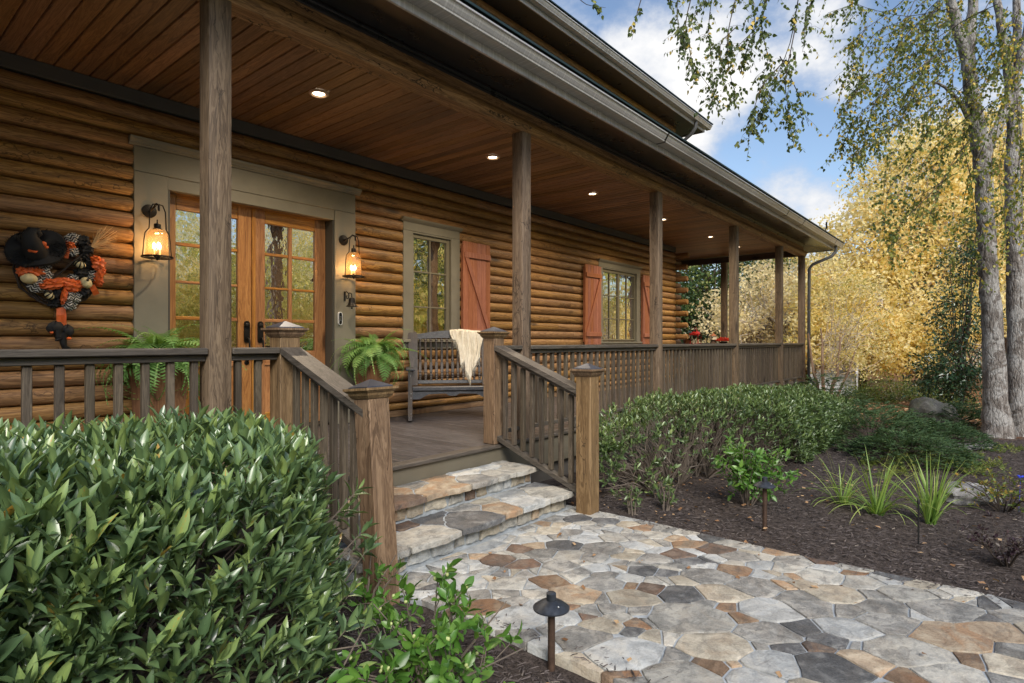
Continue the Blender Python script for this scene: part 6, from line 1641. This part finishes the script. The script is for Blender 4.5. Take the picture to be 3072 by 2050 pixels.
def lime_tufts():
    spots = [(2640, 1395), (2705, 1380), (2770, 1400), (2850, 1390), (2890, 1370), (2925, 1420), (2990, 1360), (3040, 1350), (2760, 1370), (2680, 1420), (2960, 1400)]
    P = []; D = []; N = []
    for (u, v) in spots:
        c = np.array(onZ(u, v, -.5))
        for k in range(32):
            a = rng.uniform(0, 6.28); d = norm(np.array([[np.cos(a), np.sin(a), rng.uniform(.4, 1.6)]]))[0]; L = rng.uniform(.05, .15)
            o = c + np.array([rng.normal(0, .11), rng.normal(0, .11), 0])
            for j in range(7):
                q = o + d * L * j / 7
                for s in (-1, 1): P.append(q); D.append(d * .5 + np.cross(d, [0, 0, 1]) * s + rng.normal(0, .1, 3)); N.append(rng.normal(0, .4, 3) + [0, 0, 1])
    P, D, N = map(np.array, (P, D, N)); n = len(P)
    T, F = TEMPL['quad']; Rm = frames(D, N); S = np.stack([np.full(n, .009), np.full(n, .030), np.full(n, .03)], 1)
    V = np.einsum('nij,nkj->nki', Rm, T[None] * S[:, None, :]) + P[:, None, :]
    o = put('groundcover', fast_mesh('groundcover', V.reshape(-1, 3), (F[None] + (np.arange(n) * 4)[:, None, None]).reshape(-1, 3), M['lime'], np.repeat(rng.random(n), 4), False))
    stuff(o); tag(o, 'lime green feathery ground cover sprouting through the mulch', 'ground cover')
lime_tufts()

def build_mulch():
    n = 60000
    # denser towards the camera
    d = 1.2 + 9.5 * rng.random(n) ** 1.35; u = rng.uniform(200, 3150, n)
    r = (u - 1536) / F_PX
    X = d * (math.cos(YAW) + r * math.sin(YAW)); Y = CAM.y + d * (math.sin(YAW) - r * math.cos(YAW))
    ok = ~((X > 2.06) & (X < 4.24) & (Y < -.66)) & (Y < -.15) & (X > .2)
    ok &= ~((X > 1.9) & (X < 4.2) & (Y > -.9))
    X, Y = X[ok], Y[ok]; n = len(X)
    Z = np.array([terrain(a, b) for a, b in zip(X, Y)]) + rng.uniform(.0, .020, n)
    a = rng.uniform(0, 6.28, n); L = rng.uniform(.015, .055, n); W = rng.uniform(.003, .009, n)
    D = np.stack([np.cos(a), np.sin(a), rng.normal(0, .16, n)], 1); N = np.stack([rng.normal(0, .45, n), rng.normal(0, .45, n), np.ones(n)], 1)
    T = np.array([(-.5, -.5, 0), (.5, -.5, 0), (.4, .5, 0), (-.35, .5, 0), (0, -.45, .45), (0, .4, .4)], float); F = np.array([(0, 4, 5, 3), (4, 1, 2, 5)])
    Rm = frames(D, N); S = np.stack([W, L, W], 1)
    V = np.einsum('nij,nkj->nki', Rm, T[None] * S[:, None, :]) + np.stack([X, Y, Z], 1)[:, None, :]
    k = 420; e = rng.random(k) < .5; X[:k] = np.where(e, 2.17 + np.abs(rng.normal(0, .06, k)), 4.17 - np.abs(rng.normal(0, .06, k))); Y[:k] = rng.uniform(-3.9, -1.0, k); Z[:k] = -.443
    V[:k] = np.einsum('nij,nkj->nki', Rm[:k], T[None] * S[:k, None, :] * .7) + np.stack([X[:k], Y[:k], Z[:k]], 1)[:, None, :]
    lv = np.clip(rng.beta(1.6, 2.6, n), 0, 1); lv[rng.random(n) < .012] = 1.0
    o = put('mulch', fast_mesh('mulch', V.reshape(-1, 3), (F[None] + (np.arange(n) * 6)[:, None, None]).reshape(-1, 4), M['chip'], np.repeat(lv, 6)))
    stuff(o); tag(o, 'dark shredded bark mulch covering the planting beds', 'mulch')
    # tawny leaf litter: sparse in the bed, thick beyond the juniper
    m = 9000; X = np.concatenate([rng.uniform(12.4, 20, m), rng.uniform(1.2, 8, 420), rng.uniform(4.2, 7.5, 160)]); Y = np.concatenate([rng.uniform(-5.5, .8, m), rng.uniform(-4.2, -.5, 420), rng.uniform(-1.9, -.6, 160)])
    ok = ~((X > 2.0) & (X < 4.25)) ; X, Y = X[ok], Y[ok]
    X = np.concatenate([X, rng.uniform(2.25, 4.15, 46)]); Y = np.concatenate([Y, rng.uniform(-4.0, -.95, 46)]); m = len(X)
    Z = np.array([PATH_Z if 2.2 < a < 4.17 else terrain(a, b) for a, b in zip(X, Y)]) + rng.uniform(.006, .03, m); a = rng.uniform(0, 6.28, m)
    D = np.stack([np.cos(a), np.sin(a), rng.normal(0, .25, m)], 1); N = np.stack([rng.normal(0, .4, m), rng.normal(0, .4, m), np.ones(m)], 1)
    T, F = TEMPL['quad']; Rm = frames(D, N); sz = np.where(X < 9, rng.uniform(.018, .042, m), rng.uniform(.03, .07, m)); S = np.stack([sz * .6, sz, sz], 1)
    V = np.einsum('nij,nkj->nki', Rm, T[None] * S[:, None, :]) + np.stack([X, Y, Z], 1)[:, None, :]
    o = put('leaf_litter', fast_mesh('leaf_litter', V.reshape(-1, 3), (F[None] + (np.arange(m) * 4)[:, None, None]).reshape(-1, 3), M['straw'], np.repeat(rng.random(m), 4)))
    stuff(o); tag(o, 'tawny fallen leaves and pine straw lying on the ground', 'leaf litter')
build_mulch()

# ------------------------------------------------------------------ trees
def crown_leaves(lobes, n, size, asp, seed, shell=.55, flat=.0):
    """lobes: (centre, radii); leaf clumps gathered on twig ends so sky shows between them"""
    r = np.random.default_rng(seed); w = np.array([l[1][0] * l[1][1] + l[1][1] * l[1][2] + l[1][0] * l[1][2] for l in lobes]); w = w / w.sum()
    ncl = max(8, n // 30); li = r.choice(len(lobes), ncl, p=w)
    C = np.array([lobes[i][0] for i in li]); Rr = np.array([lobes[i][1] for i in li])
    d = norm(r.normal(size=(ncl, 3))); rad = shell + (1 - shell) * r.random((ncl, 1)) ** .7; rad *= 1 + .16 * np.sin(d[:, :1] * 7 + d[:, 1:2] * 5 + li[:, None])
    K = C + d * Rr * rad
    idx = np.repeat(np.arange(ncl), 30); m = len(idx)
    cs = np.mean(Rr) * .085 + size * 1.2
    P = K[idx] + r.normal(0, cs, (m, 3)) * np.array([1, 1, .6])
    D = norm(d[idx] * .7 + r.normal(0, .8, (m, 3)) + np.array([0, 0, -.35])); N = r.normal(0, .8, (m, 3)) + np.array([0, 0, .6])
    L = size * r.uniform(.5, 1.5, m); lv = np.clip(r.normal(.58, .20, ncl)[idx] + r.normal(0, .11, m), 0, 1)
    return P, D, N, L, L * asp, lv, K
def limb(rnd, a, b, r0, r1, wob, k=5):
    a, b = np.array(a, float), np.array(b, float); pts = []
    for i in range(k + 1):
        t = i / k; pts.append(a + (b - a) * t + (rnd.normal(0, wob, 3) if 0 < i < k else 0) + np.array([0, 0, 0.0]))
    return pts, [r0 + (r1 - r0) * (i / k) for i in range(k + 1)]
def tree(name, base, label, lobes, n, size, mat, seed, trunk=(.2, .08), bark_='bark_brown', asp=.7, cat='tree', group=None, nbr=40, fork=None, stems=1, tw=None):
    T = thing(name, base, label, cat, group); r = np.random.default_rng(seed)
    P, D, N, L, W, lv, K = crown_leaves(lobes, n, size, asp, seed)
    leaves(T, 'quad', P, D, N, L, W, M[mat], lv, 0, 'crown')
    base = np.array(base, float); top = np.mean([l[0] for l in lobes], 0)
    segs = []
    for s in range(stems):
        off = np.array([r.normal(0, .12), r.normal(0, .12), 0]) * (stems > 1); e = top + (r.normal(0, .6, 3) * (stems > 1)) + np.array([0, 0, .1])
        pts, rr = limb(r, base + off - np.array([0, 0, .1]), e, trunk[0], trunk[1], trunk[0] * .5, 7)
        segs.append((pts, rr))
    b = MB(); b.s = True
    for p, q in segs: b.tube(p, q, 9)
    b.build('trunk', M[bark_], T)
    br = []
    for i in r.choice(len(K), min(nbr, len(K)), False):
        p, q = segs[r.integers(len(segs))]; j = r.integers(2, len(p)); a = p[j]
        pts, rr = limb(r, a, K[i], q[j] * .55, .014, np.linalg.norm(K[i] - a) * .07, 5); br.append((pts, rr))
    stuff(twigs('limbs', br, M[tw or bark_], T, 5))
    return T
def TREES():
    def C(u, v, d): return np.array(at(u, v, d))
    def B(u, d): p = at(u, 1100, d); return (p.x, p.y, terrain(min(p.x, 30), p.y) - .02)
    def lob(*a): return [(C(u, v, d), np.array([rx, rx, rz])) for (u, v, d, rx, rz) in a]
    tree('golden_tree', B(2790, 20), 'tall golden autumn tree, fullest one, left of the birch trunks', lob((2760, 560, 20, 2.0, 1.9), (2640, 720, 20, 1.9, 1.5), (2860, 720, 20, 2.2, 2.0), (2740, 880, 20, 2.4, 1.6), (2600, 860, 19.5, 1.3, 1.0), (2800, 470, 20.5, 1.3, 1.2)), 42000, .095, 'yellow', 11, (.22, .05), nbr=120, tw='twig_pale', group='golden autumn trees beyond the lawn')
    tree('golden_tree', B(3030, 22), 'golden autumn tree seen behind and between the birch trunks', lob((3020, 600, 22, 2.3, 2.4), (3080, 850, 22, 2.2, 2.2), (2960, 430, 22, 1.5, 1.3), (3110, 480, 22, 2, 2)), 27000, .098, 'yellow', 12, (.2, .05), nbr=80, tw='twig_pale', group='golden autumn trees beyond the lawn')
    tree('golden_tree', B(2560, 18), 'low golden tree with bare pale twigs just right of the porch downspout', lob((2500, 900, 18, 1.2, 1.3), (2600, 1000, 18, 1.3, .9), (2470, 1010, 17.5, 1.0, .9), (2700, 1010, 18, 1.3, .8)), 17000, .078, 'yellow', 13, (.12, .04), nbr=80, tw='twig_pale', stems=3, group='golden autumn trees beyond the lawn')
    tree('golden_tree', B(2850, 17), 'golden bush filling the space left of the holly, below the tall tree', lob((2780, 1000, 17, 1.2, .9), (2880, 950, 17, 1.1, 1.0), (2690, 1060, 17, 1.0, .6)), 14000, .078, 'yellow', 14, (.10, .03), nbr=50, tw='twig_pale', stems=3, group='golden autumn trees beyond the lawn')
    tree('tan_tree', B(2290, 22), 'pale tan autumn tree seen between the far porch posts', lob((2270, 930, 22, 1.9, 1.5), (2390, 980, 22, 1.7, 1.4), (2190, 1000, 21, 1.2, 1.0), (2330, 860, 23, 1.3, 1.1)), 11000, .085, 'yellow2', 15, (.12, .04), nbr=110, tw='twig_pale', stems=4, group='pale autumn trees past the porch')
    tree('tan_tree', B(2420, 20), 'pale tan twiggy tree between the corner post and downspout', lob((2430, 900, 20, 1.2, 1.3), (2450, 1050, 20, 1.3, .9), (2370, 1080, 20, 1.1, .7)), 8000, .078, 'yellow2', 16, (.1, .03), nbr=110, tw='twig_pale', stems=4, group='pale autumn trees past the porch')
    tree('oak_tree', B(2090, 27), 'dark green oak seen beyond the cabin corner logs', lob((2090, 850, 27, 2.2, 1.9), (2180, 800, 27, 1.9, 1.5), (2270, 770, 28, 1.6, 1.3), (2060, 960, 26, 1.6, 1.5), (2010, 880, 26, 1.8, 2.0)), 20000, .10, 'green_far', 17, (.25, .08), nbr=60, cat='tree')
    tree('oak_tree', B(1900, 30), 'green oak behind the cabin corner, mostly hidden by the logs', lob((1900, 850, 30, 3.2, 3.0), (1990, 980, 30, 2.2, 2.0)), 8000, .13, 'green_far', 18, (.25, .08), nbr=30)
    tree('yellow_green_tree', B(2360, 28), 'tall yellow green tree rising behind the pale tan trees', lob((2380, 830, 28, 2.0, 1.8), (2300, 900, 28, 1.6, 1.5), (2470, 880, 28, 2.0, 1.8)), 18000, .09, 'yellow', 19, (.2, .06), nbr=40)
    h = lob((2895, 800, 13, .50, .55), (2880, 950, 13, .62, .75), (2860, 1090, 12.8, .70, .6), (2900, 1180, 12.8, .6, .45), (2930, 700, 13, .35, .5), (2790, 1130, 13, .45, .45))
    T = thing('holly_tree', (h[1][0][0], h[1][0][1], -.55), 'dark glossy evergreen holly standing left of the birch trunks', 'tree')
    P, D, N, L, W, lv, K = crown_leaves(h, 9000, .075, .42, 21, .35); leaves(T, 'small', P, D, N, L, W, M['holly'], lv, 0, 'crown')
    r = np.random.default_rng(5); base = np.array([h[1][0][0], h[1][0][1], -.6]); br = [limb(r, base, h[4][0], .05, .012, .03, 6)] + [limb(r, base + np.array([0, 0, .3 + 1.6 * r.random()]), K[i], .018, .005, .05, 3) for i in r.choice(len(K), 40, False)]
    stuff(twigs('limbs', br, M['stem_dark'], T, 5))
    for (u, v, d, rx, rz, nm, lb) in [(2690, 1165, 15.5, .95, .42, 'understorey_shrub', 'shaded olive shrub under the golden trees, left one'), (2800, 1190, 15, .7, .36, 'understorey_shrub', 'shaded olive shrub beside the holly, right one'), (2590, 1190, 14.8, .5, .30, 'understorey_shrub', 'dark leafy shrub hugging the right side of the white steps')]:
        c = C(u, v, d); T = thing(nm, (c[0], c[1], -.55), lb, 'shrub', 'shrubs under the far trees')
        P, D, N, L, W, lv, K = crown_leaves([(c, np.array([rx, rx, rz])), (c + np.array([.3, -.3, -.2]), np.array([rx * .8, rx * .8, rz * .8]))], 4200, .05, .5, int(u), .3); leaves(T, 'small', P, D, N, L, W, M['shrub_far'], lv, 0, 'foliage')
        br = [limb(rng, (c[0] + rng.normal(0, .1), c[1] + rng.normal(0, .1), -.6), K[i], .010, .003, .05, 3) for i in rng.choice(len(K), 40, False)]; stuff(twigs('stems', br, M['twig_pale'], T, 4))
    # crape myrtle: several smooth stems
    p = onZ(2480, 1222, -.53); T = thing('crape_myrtle', (p.x, p.y, -.53), 'multi stemmed tree with smooth peeling tan trunks in front of the white steps', 'tree')
    r = np.random.default_rng(31); base = np.array(p)
    for (du, top, rad) in [(-14, (2425, 1000), .032), (-6, (2462, 985), .036), (10, (2520, 1010), .036), (14, (2575, 1030), .026)]:
        a = np.array(at(2480 + du, 1232, (base - np.array(CAM)) @ VIEW)); e = np.array(at(top[0], top[1], (base - np.array(CAM)) @ VIEW + r.uniform(-.3, .3)))
        pts, rr = limb(r, a, e, rad * 1.4, rad * .45, .03, 6); b = MB(); b.s = True; b.tube(pts, rr, 8); b.build('trunk', M['bark_crape'], T)
    tips = []; br = []
    for k in range(60):
        u, v = r.uniform(2470, 2660), r.uniform(840, 1120); e = np.array(at(u, v, 13.4 + r.uniform(-.6, .6))); a = np.array(at(2440 + r.uniform(0, 130), r.uniform(1000, 1130), 13.4)); br.append(limb(r, a, e, .010, .003, .06, 4)); tips.append(e)
    stuff(twigs('twigs', br, M['twig_pale'], T, 4))
    tips = np.array(tips); idx = np.repeat(np.arange(len(tips)), 60); m = len(idx)
    leaves(T, 'quad', tips[idx] + r.normal(0, .12, (m, 3)), norm(r.normal(size=(m, 3))), r.normal(size=(m, 3)), r.uniform(.03, .06, m), r.uniform(.018, .03, m), M['yellow'], r.random(m), 0, 'crown')
    # far wood: one mass that closes the view behind the separate trees and on the other side of the yard
    lobes = []
    for k in range(40):
        u = 1750 + k * 40; d = 42 + 8 * math.sin(k * 1.7); c = C(u, 1010 + 30 * math.sin(k * 2.3), d); lobes.append((c, np.array([4.5, 4.5, 2.0 + .7 * math.sin(k)])))
    P, D, N, L, W, lv, K = crown_leaves(lobes, 13000, .26, .7, 77, .5)
    T_, F_ = TEMPL['quad']
    def mass(name, P, D, N, L, W, lv, mat, label):
        Rm = frames(D, N); S = np.stack([W, L, L], 1); V = np.einsum('nij,nkj->nki', Rm, T_[None] * S[:, None, :]) + P[:, None, :]; n = len(P)
        o = put(name, fast_mesh(name, V.reshape(-1, 3), (F_[None] + (np.arange(n) * 4)[:, None, None]).reshape(-1, 3), M[mat], np.repeat(lv, 4))); stuff(o); tag(o, label, 'woods')
    mass('far_woods', P, D, N, L, W, lv, 'yellow', 'far golden wood closing the view behind the nearer trees')
    lobes = []
    for k in range(46):
        a = R_(-175 + k * 3.6); d = 21 + 4 * math.sin(k * 2.1); c = np.array([4 + d * math.cos(a) * 1.5, -4 + d * math.sin(a) , 2.6 + 1.2 * math.sin(k * 1.3)])
        if c[1] > -11: continue
        lobes.append((c, np.array([3.0, 3.0, 3.2 + .8 * math.sin(k)]))); lobes.append((c * np.array([1.25, 1.25, 1]) + np.array([1.5, -2, 4.2]), np.array([3.4, 3.4, 3.2]))); lobes.append((c * np.array([1.15, 1.15, 0]) + np.array([2.5, -1, 2.0]), np.array([3.0, 3.0, 2.4])))
    P, D, N, L, W, lv, K = crown_leaves(lobes, 120000, .26, .75, 78, .35)
    mass('yard_woods', P, D, N, L, W, lv, 'woods_leaf', 'golden and green trees across the front yard, mirrored in the windows')
TREES()

def build_steps_far():
    c = onZ(2500, 1195, -.72); T = thing('white_steps', c, 'small white painted steps with railing, far off past the porch corner', 'steps')
    Mx = Matrix.Translation(c) @ Matrix.Rotation(R_(8), 4, 'Z')
    for i in range(6):
        b = MB(); b.box(i * .25, i * .25 + .27, -.55, .55, i * .13 + .10, i * .13 + .13, .003, Mx); b.build('tread', M['white'], T)
        b = MB(); b.box(i * .25 + .015, i * .25 + .03, -.54, .54, i * .13 - .03, i * .13 + .099, 0, Mx); b.build('riser', M['white'], T)
    for y in (-.6, .6):
        b = MB(); b.prism([(-.05, .72), (1.5, 1.5), (1.5, 1.57), (-.05, .79)], 'y', y - .03, y + .03, True, Mx); b.build('handrail', M['white'], T)
        b = MB(); b.prism([(-.05, .12), (1.5, .90), (1.5, .98), (-.05, .20)], 'y', y - .02, y + .02, True, Mx); b.build('lower_rail', M['white'], T)
        for i in range(11):
            x = i * .15; b = MB(); b.box(x - .016, x + .016, y - .016, y + .016, .16 + x * .503, .73 + x * .503, 0, Mx); b.build('baluster', M['white'], T)
build_steps_far()

# ------------------------------------------------------------------ the birch pair on the right
def poly_tube(b, pts, n=12, flare=None, wob=.0, sub=5, seed=0):
    r = np.random.default_rng(seed); P = []; Rr = []
    for i in range(len(pts) - 1):
        for k in range(sub):
            t = k / sub; a, c = pts[i], pts[i + 1]; p0 = pts[max(i - 1, 0)]; p3 = pts[min(i + 2, len(pts) - 1)]
            A, B_, P0, P3 = np.array(a[0]), np.array(c[0]), np.array(p0[0]), np.array(p3[0])
            q = .5 * ((2 * A) + (-P0 + B_) * t + (2 * P0 - 5 * A + 4 * B_ - P3) * t * t + (-P0 + 3 * A - 3 * B_ + P3) * t ** 3)
            P.append(q + r.normal(0, wob, 3)); Rr.append((a[1] + (c[1] - a[1]) * t) * (1 + r.normal(0, .03)))
    P.append(np.array(pts[-1][0])); Rr.append(pts[-1][1]); b.tube(P, Rr, n); return P, Rr
def build_birch():
    d = 9.03
    W = lambda u, v, w, dd=0.0: (tuple(at(u, v, d + dd)), w * (d + dd) / F_PX / 2)
    defs = [('left', 'left birch trunk of the pair, grey shaggy bark and drooping branches',
             [[W(2998, 1345, 116), W(2992, 1300, 83), W(2986, 1200, 62), W(2979, 1000, 52), W(2964, 800, 47), W(2957, 640, 44), W(2950, 530, 45), W(2942, 440, 48), W(2922, 330, 40), W(2910, 230, 36), W(2903, 150, 38), W(2915, 60, 28), W(2925, -60, 24), W(2935, -300, 15)],
              [W(2905, 190, 29), W(2880, 110, 31, -.05), W(2858, 30, 29, -.1), W(2832, -80, 24, -.2), W(2790, -350, 14, -.3)],
              [W(2946, 470, 34), W(2985, 400, 28, .05), W(3012, 335, 26, .1), W(3040, 260, 22, .15), W(3075, 120, 19, .2), W(3110, -100, 12, .3)],
              [W(2946, 430, 22), W(2892, 330, 14, -.05), W(2845, 270, 10, -.12), W(2800, 245, 5, -.2)]]),
            ('right', 'right birch trunk at the frame edge, paler peeling bark',
             [[W(3064, 1345, 95, .15), W(3058, 1290, 69, .15), W(3052, 1100, 53, .15), W(3050, 900, 49, .15), W(3042, 700, 45, .15), W(3038, 520, 40, .15), W(3042, 400, 36, .15), W(3040, 300, 40, .15), W(3028, 220, 29, .15), W(3012, 120, 24, .15), W(2996, 40, 21, .15), W(2975, -90, 17, .15), W(2960, -300, 10, .15)],
              [W(3044, 250, 26, .15), W(3050, 120, 22, .2), W(3050, 0, 19, .2), W(3065, -200, 12, .3)], [W(3042, 270, 24, .1), W(3075, 130, 21, 0), W(3110, 20, 15, -.1), W(3180, -150, 9, -.2)]])]
    roots = []
    for nm, lab, chains in defs:
        base = chains[0][0][0]; T = thing('birch_tree', (base[0], base[1], -.5), lab, 'tree', 'pair of birches on the right'); roots.append(T)
        b = MB(); b.s = True; poly_tube(b, chains[0], 16, wob=.006, seed=len(nm)); b.build('trunk', M['bark'], T)
        for c in chains[1:]:
            b = MB(); b.s = True; poly_tube(b, c, 10, wob=.004, seed=len(c)); b.build('limb', M['bark'], T)
        b = MB(); b.s = True
        for k in range(6):
            a = k * 1.05 + .3; p = np.array(base); q = p + np.array([math.cos(a) * .42, math.sin(a) * .42, -.06]); p0 = p + np.array([0, 0, .26]); b.tube([p0, p + np.array([math.cos(a) * .17, math.sin(a) * .17, .08]), q], [.09, .075, .02], 7)
        b.build('root_flare', M['bark'], T)
    # drooping twigs: guide lines (u, v, depth), half width of the leaf spray in pixels, leaves per 100 px
    G = []
    def g(pts, spread, dens, own=0): G.append((pts, spread, dens, own))
    o = 1.3072
    far = [((1600, -60), (1570, 60), (1590, 150), (1650, 228)), ((1560, -60), (1552, 40), (1575, 120)), ((1640, -50), (1625, 60), (1635, 170), (1640, 240)), ((1700, -50), (1668, 80), (1672, 160), (1690, 225)), ((1720, -50), (1735, 60), (1700, 150)),
           ((1840, -50), (1815, 100), (1760, 230), (1722, 295)), ((1826, 60), (1800, 190), (1812, 270), (1822, 335)), ((1800, 140), (1745, 200), (1728, 260), (1716, 335)), ((1770, -40), (1745, 60), (1765, 140), (1740, 200)), ((1660, -60), (1600, 30), (1560, 90)), ((1880, -50), (1850, 40), (1842, 120)), ((1790, 130), (1830, 210), (1856, 290)), ((1692, 60), (1650, 100), (1662, 200)), ((1760, 40), (1700, 100), (1650, 150))]
    for l in far: g([(u * o, v * o, 6.6 + .5 * math.sin(i + l[0][0])) for i, (u, v) in enumerate(l)], 46, 52)
    for l in [((1310, -20), (1345, 12), (1390, 18)), ((1480, -30), (1462, 30), (1450, 92)), ((1525, -30), (1540, 4), (1560, 10))]: g([(u * o, v * o, 6.3) for u, v in l], 20, 18)
    mid = [((2180, 20), (2080, 40), (1990, 20), (1900, -20)), ((2190, 60), (2090, 130), (1990, 180), (1945, 240)), ((2175, 110), (2060, 190), (1970, 260), (1925, 350)), ((2180, 150), (2090, 230), (2010, 310), (1950, 345)), ((2100, 40), (2010, 70), (1960, 150), (1930, 200)), ((2050, 160), (2000, 250), (1985, 330), (1960, 352)),
           ((2190, 210), (2110, 270), (2040, 360), (2020, 480)), ((2160, 180), (2060, 280), (2000, 330), (1955, 362)), ((2020, -40), (1960, 10), (1900, 30)), ((2120, -40), (2040, 30), (1980, 70), (1950, 110)), ((2150, 80), (2100, 200), (2060, 300)), ((1990, 60), (1950, 130), (1990, 200)), ((2040, 100), (1965, 200), (1930, 280))]
    for i, l in enumerate(mid): g([(u * o, v * o, 8.2 + .5 * math.sin(i * 2.1 + k)) for k, (u, v) in enumerate(l)], 62, 66)
    near = [((2230, 260), (2150, 330), (2080, 430), (2060, 560)), ((2240, 300), (2180, 380), (2140, 470), (2115, 580)), ((2225, 330), (2160, 420), (2060, 520), (2040, 600)), ((2260, 330), (2220, 420), (2200, 520), (2185, 600)), ((2200, 300), (2130, 400), (2100, 520)), ((2300, 240), (2280, 340), (2270, 430), (2265, 520)), ((2330, 200), (2345, 330), (2330, 430), (2340, 560)), ((2310, 60), (2270, 130), (2255, 210)),
            ((2250, 30), (2275, 100), (2240, 190)), ((2340, 20), (2300, 80), (2320, 160)), ((2210, 330), (2230, 420), (2240, 540), (2235, 640)), ((2190, 400), (2110, 450), (2070, 500)), ((2310, 300), (2290, 400), (2310, 520), (2300, 600)), ((2080, 380), (2035, 440), (2030, 530)), ((2130, 300), (2100, 350), (2040, 400)), ((2260, 250), (2220, 300), (2160, 340)), ((2350, 350), (2345, 450), (2350, 560)), ((2200, 20), (2160, 60), (2100, 80)), ((2290, 10), (2220, 40), (2170, 110))]
    for i, l in enumerate(near): g([(u * o, v * o, 8.3 + .5 * math.sin(i * 1.7 + k)) for k, (u, v) in enumerate(l)], 66, 60, 1 if l[0][0] > 2295 else 0)
    # the overhanging boughs that carry the sprays above the picture
    bb = MB(); bb.s = True
    poly_tube(bb, [(tuple(at(2905, -330, 9.0)), .055), (tuple(at(2700, -420, 8.4)), .045), (tuple(at(2480, -330, 7.6)), .034), (tuple(at(2330, -170, 6.9)), .024), (tuple(at(2200, -75, 6.6)), .014)], 8, wob=.01, seed=3)
    poly_tube(bb, [(tuple(at(2480, -330, 7.6)), .032), (tuple(at(2280, -300, 7.1)), .026), (tuple(at(2090, -150, 6.7)), .018), (tuple(at(1920, -75, 6.4)), .011), (tuple(at(1710, -30, 6.3)), .006)], 8, wob=.01, seed=4)
    poly_tube(bb, [(tuple(at(2790, -350, 8.9)), .04), (tuple(at(2640, -260, 8.5)), .028), (tuple(at(2480, -70, 7.6)), .016), (tuple(at(2440, -60, 6.8)), .010)], 8, wob=.01, seed=5)
    bb.build('limb', M['bark'], roots[0])
    rg = np.random.default_rng(123)
    for k in range(34):
        u0, v0 = rg.uniform(2090, 2360), rg.uniform(-50, 260); du, L = rg.uniform(-150, 10), rg.uniform(70, 190)
        pts = [(u0, v0), (u0 + du * .5, v0 + L * .25), (u0 + du * .85, v0 + L * .6), (u0 + du, v0 + L)]
        g([(u * o, v * o, 8.5 + .5 * math.sin(k * 1.3 + i)) for i, (u, v) in enumerate(pts)], 62, 58, int(u0 > 2290))
    r = np.random.default_rng(99)
    data = {0: [[], [], [], [], []], 1: [[], [], [], [], []]}; segs = {0: [], 1: []}
    for pts, spread, dens, own in G:
        P = [np.array(at(*p)) for p in pts]
        # smooth the guide
        Q = []
        for i in range(len(P) - 1):
            for k in range(8): Q.append(P[i] + (P[i + 1] - P[i]) * k / 8)
        Q.append(P[-1]); Q = np.array(Q)
        for _ in range(3): Q[1:-1] = (Q[:-2] + Q[1:-1] * 2 + Q[2:]) / 4
        dep = np.mean([p[2] for p in pts]); m_px = dep / F_PX
        segs[own].append((list(Q[::2]) + [Q[-1]], list(np.linspace(.0065, .0016, len(Q[::2]) + 1))))
        length_px = sum(np.linalg.norm(np.array(pts[i + 1][:2]) - np.array(pts[i][:2])) for i in range(len(pts) - 1))
        n = int(length_px * dens / 100); nt = max(4, n // 7)
        for j in range(nt):
            t = r.random() ** .8; i = min(int(t * (len(Q) - 1)), len(Q) - 2); q = Q[i] + (Q[i + 1] - Q[i]) * r.random()
            e = q + r.normal(0, spread * m_px * .55, 3) * np.array([1, 1, .6]) + np.array([0, 0, -spread * m_px * r.uniform(.2, 1.3)])
            mid_ = (q + e) / 2 + r.normal(0, .015, 3) + np.array([0, 0, .02]); segs[own].append(([q, mid_, e], [.0022, .0016, .0009]))
            k = 7; yel = .78 if r.random() < .10 else 0
            for s in range(k):
                tt = (s + r.random()) / k; b0 = (1 - tt) ** 2 * q + 2 * tt * (1 - tt) * mid_ + tt * tt * e
                dd = norm(np.array([[r.normal(0, .6), r.normal(0, .6), -1.0 + r.normal(0, .35)]]))[0]
                L = r.uniform(.038, .060); data[own][0].append(b0 + r.normal(0, .006, 3)); data[own][1].append(dd); data[own][2].append(np.array([r.normal(), r.normal(), r.normal() * .4])); data[own][3].append(L)
                data[own][4].append(np.clip(r.normal(.42, .2) + (yel if r.random() < .5 else 0) + (r.uniform(.05, .35) if dep > 8 else 0), 0, 1))
    for own in (0, 1):
        P, D, N, L, lv = [np.array(x) for x in data[own]]
        leaves(roots[own], 'birch', P, D, N, L, L * r.uniform(.62, .8, len(L)), M['birchleaf'], lv, 300, 'crown')
        stuff(twigs('hanging_twigs', segs[own], M['stem_dark'], roots[own], 4))
build_birch()
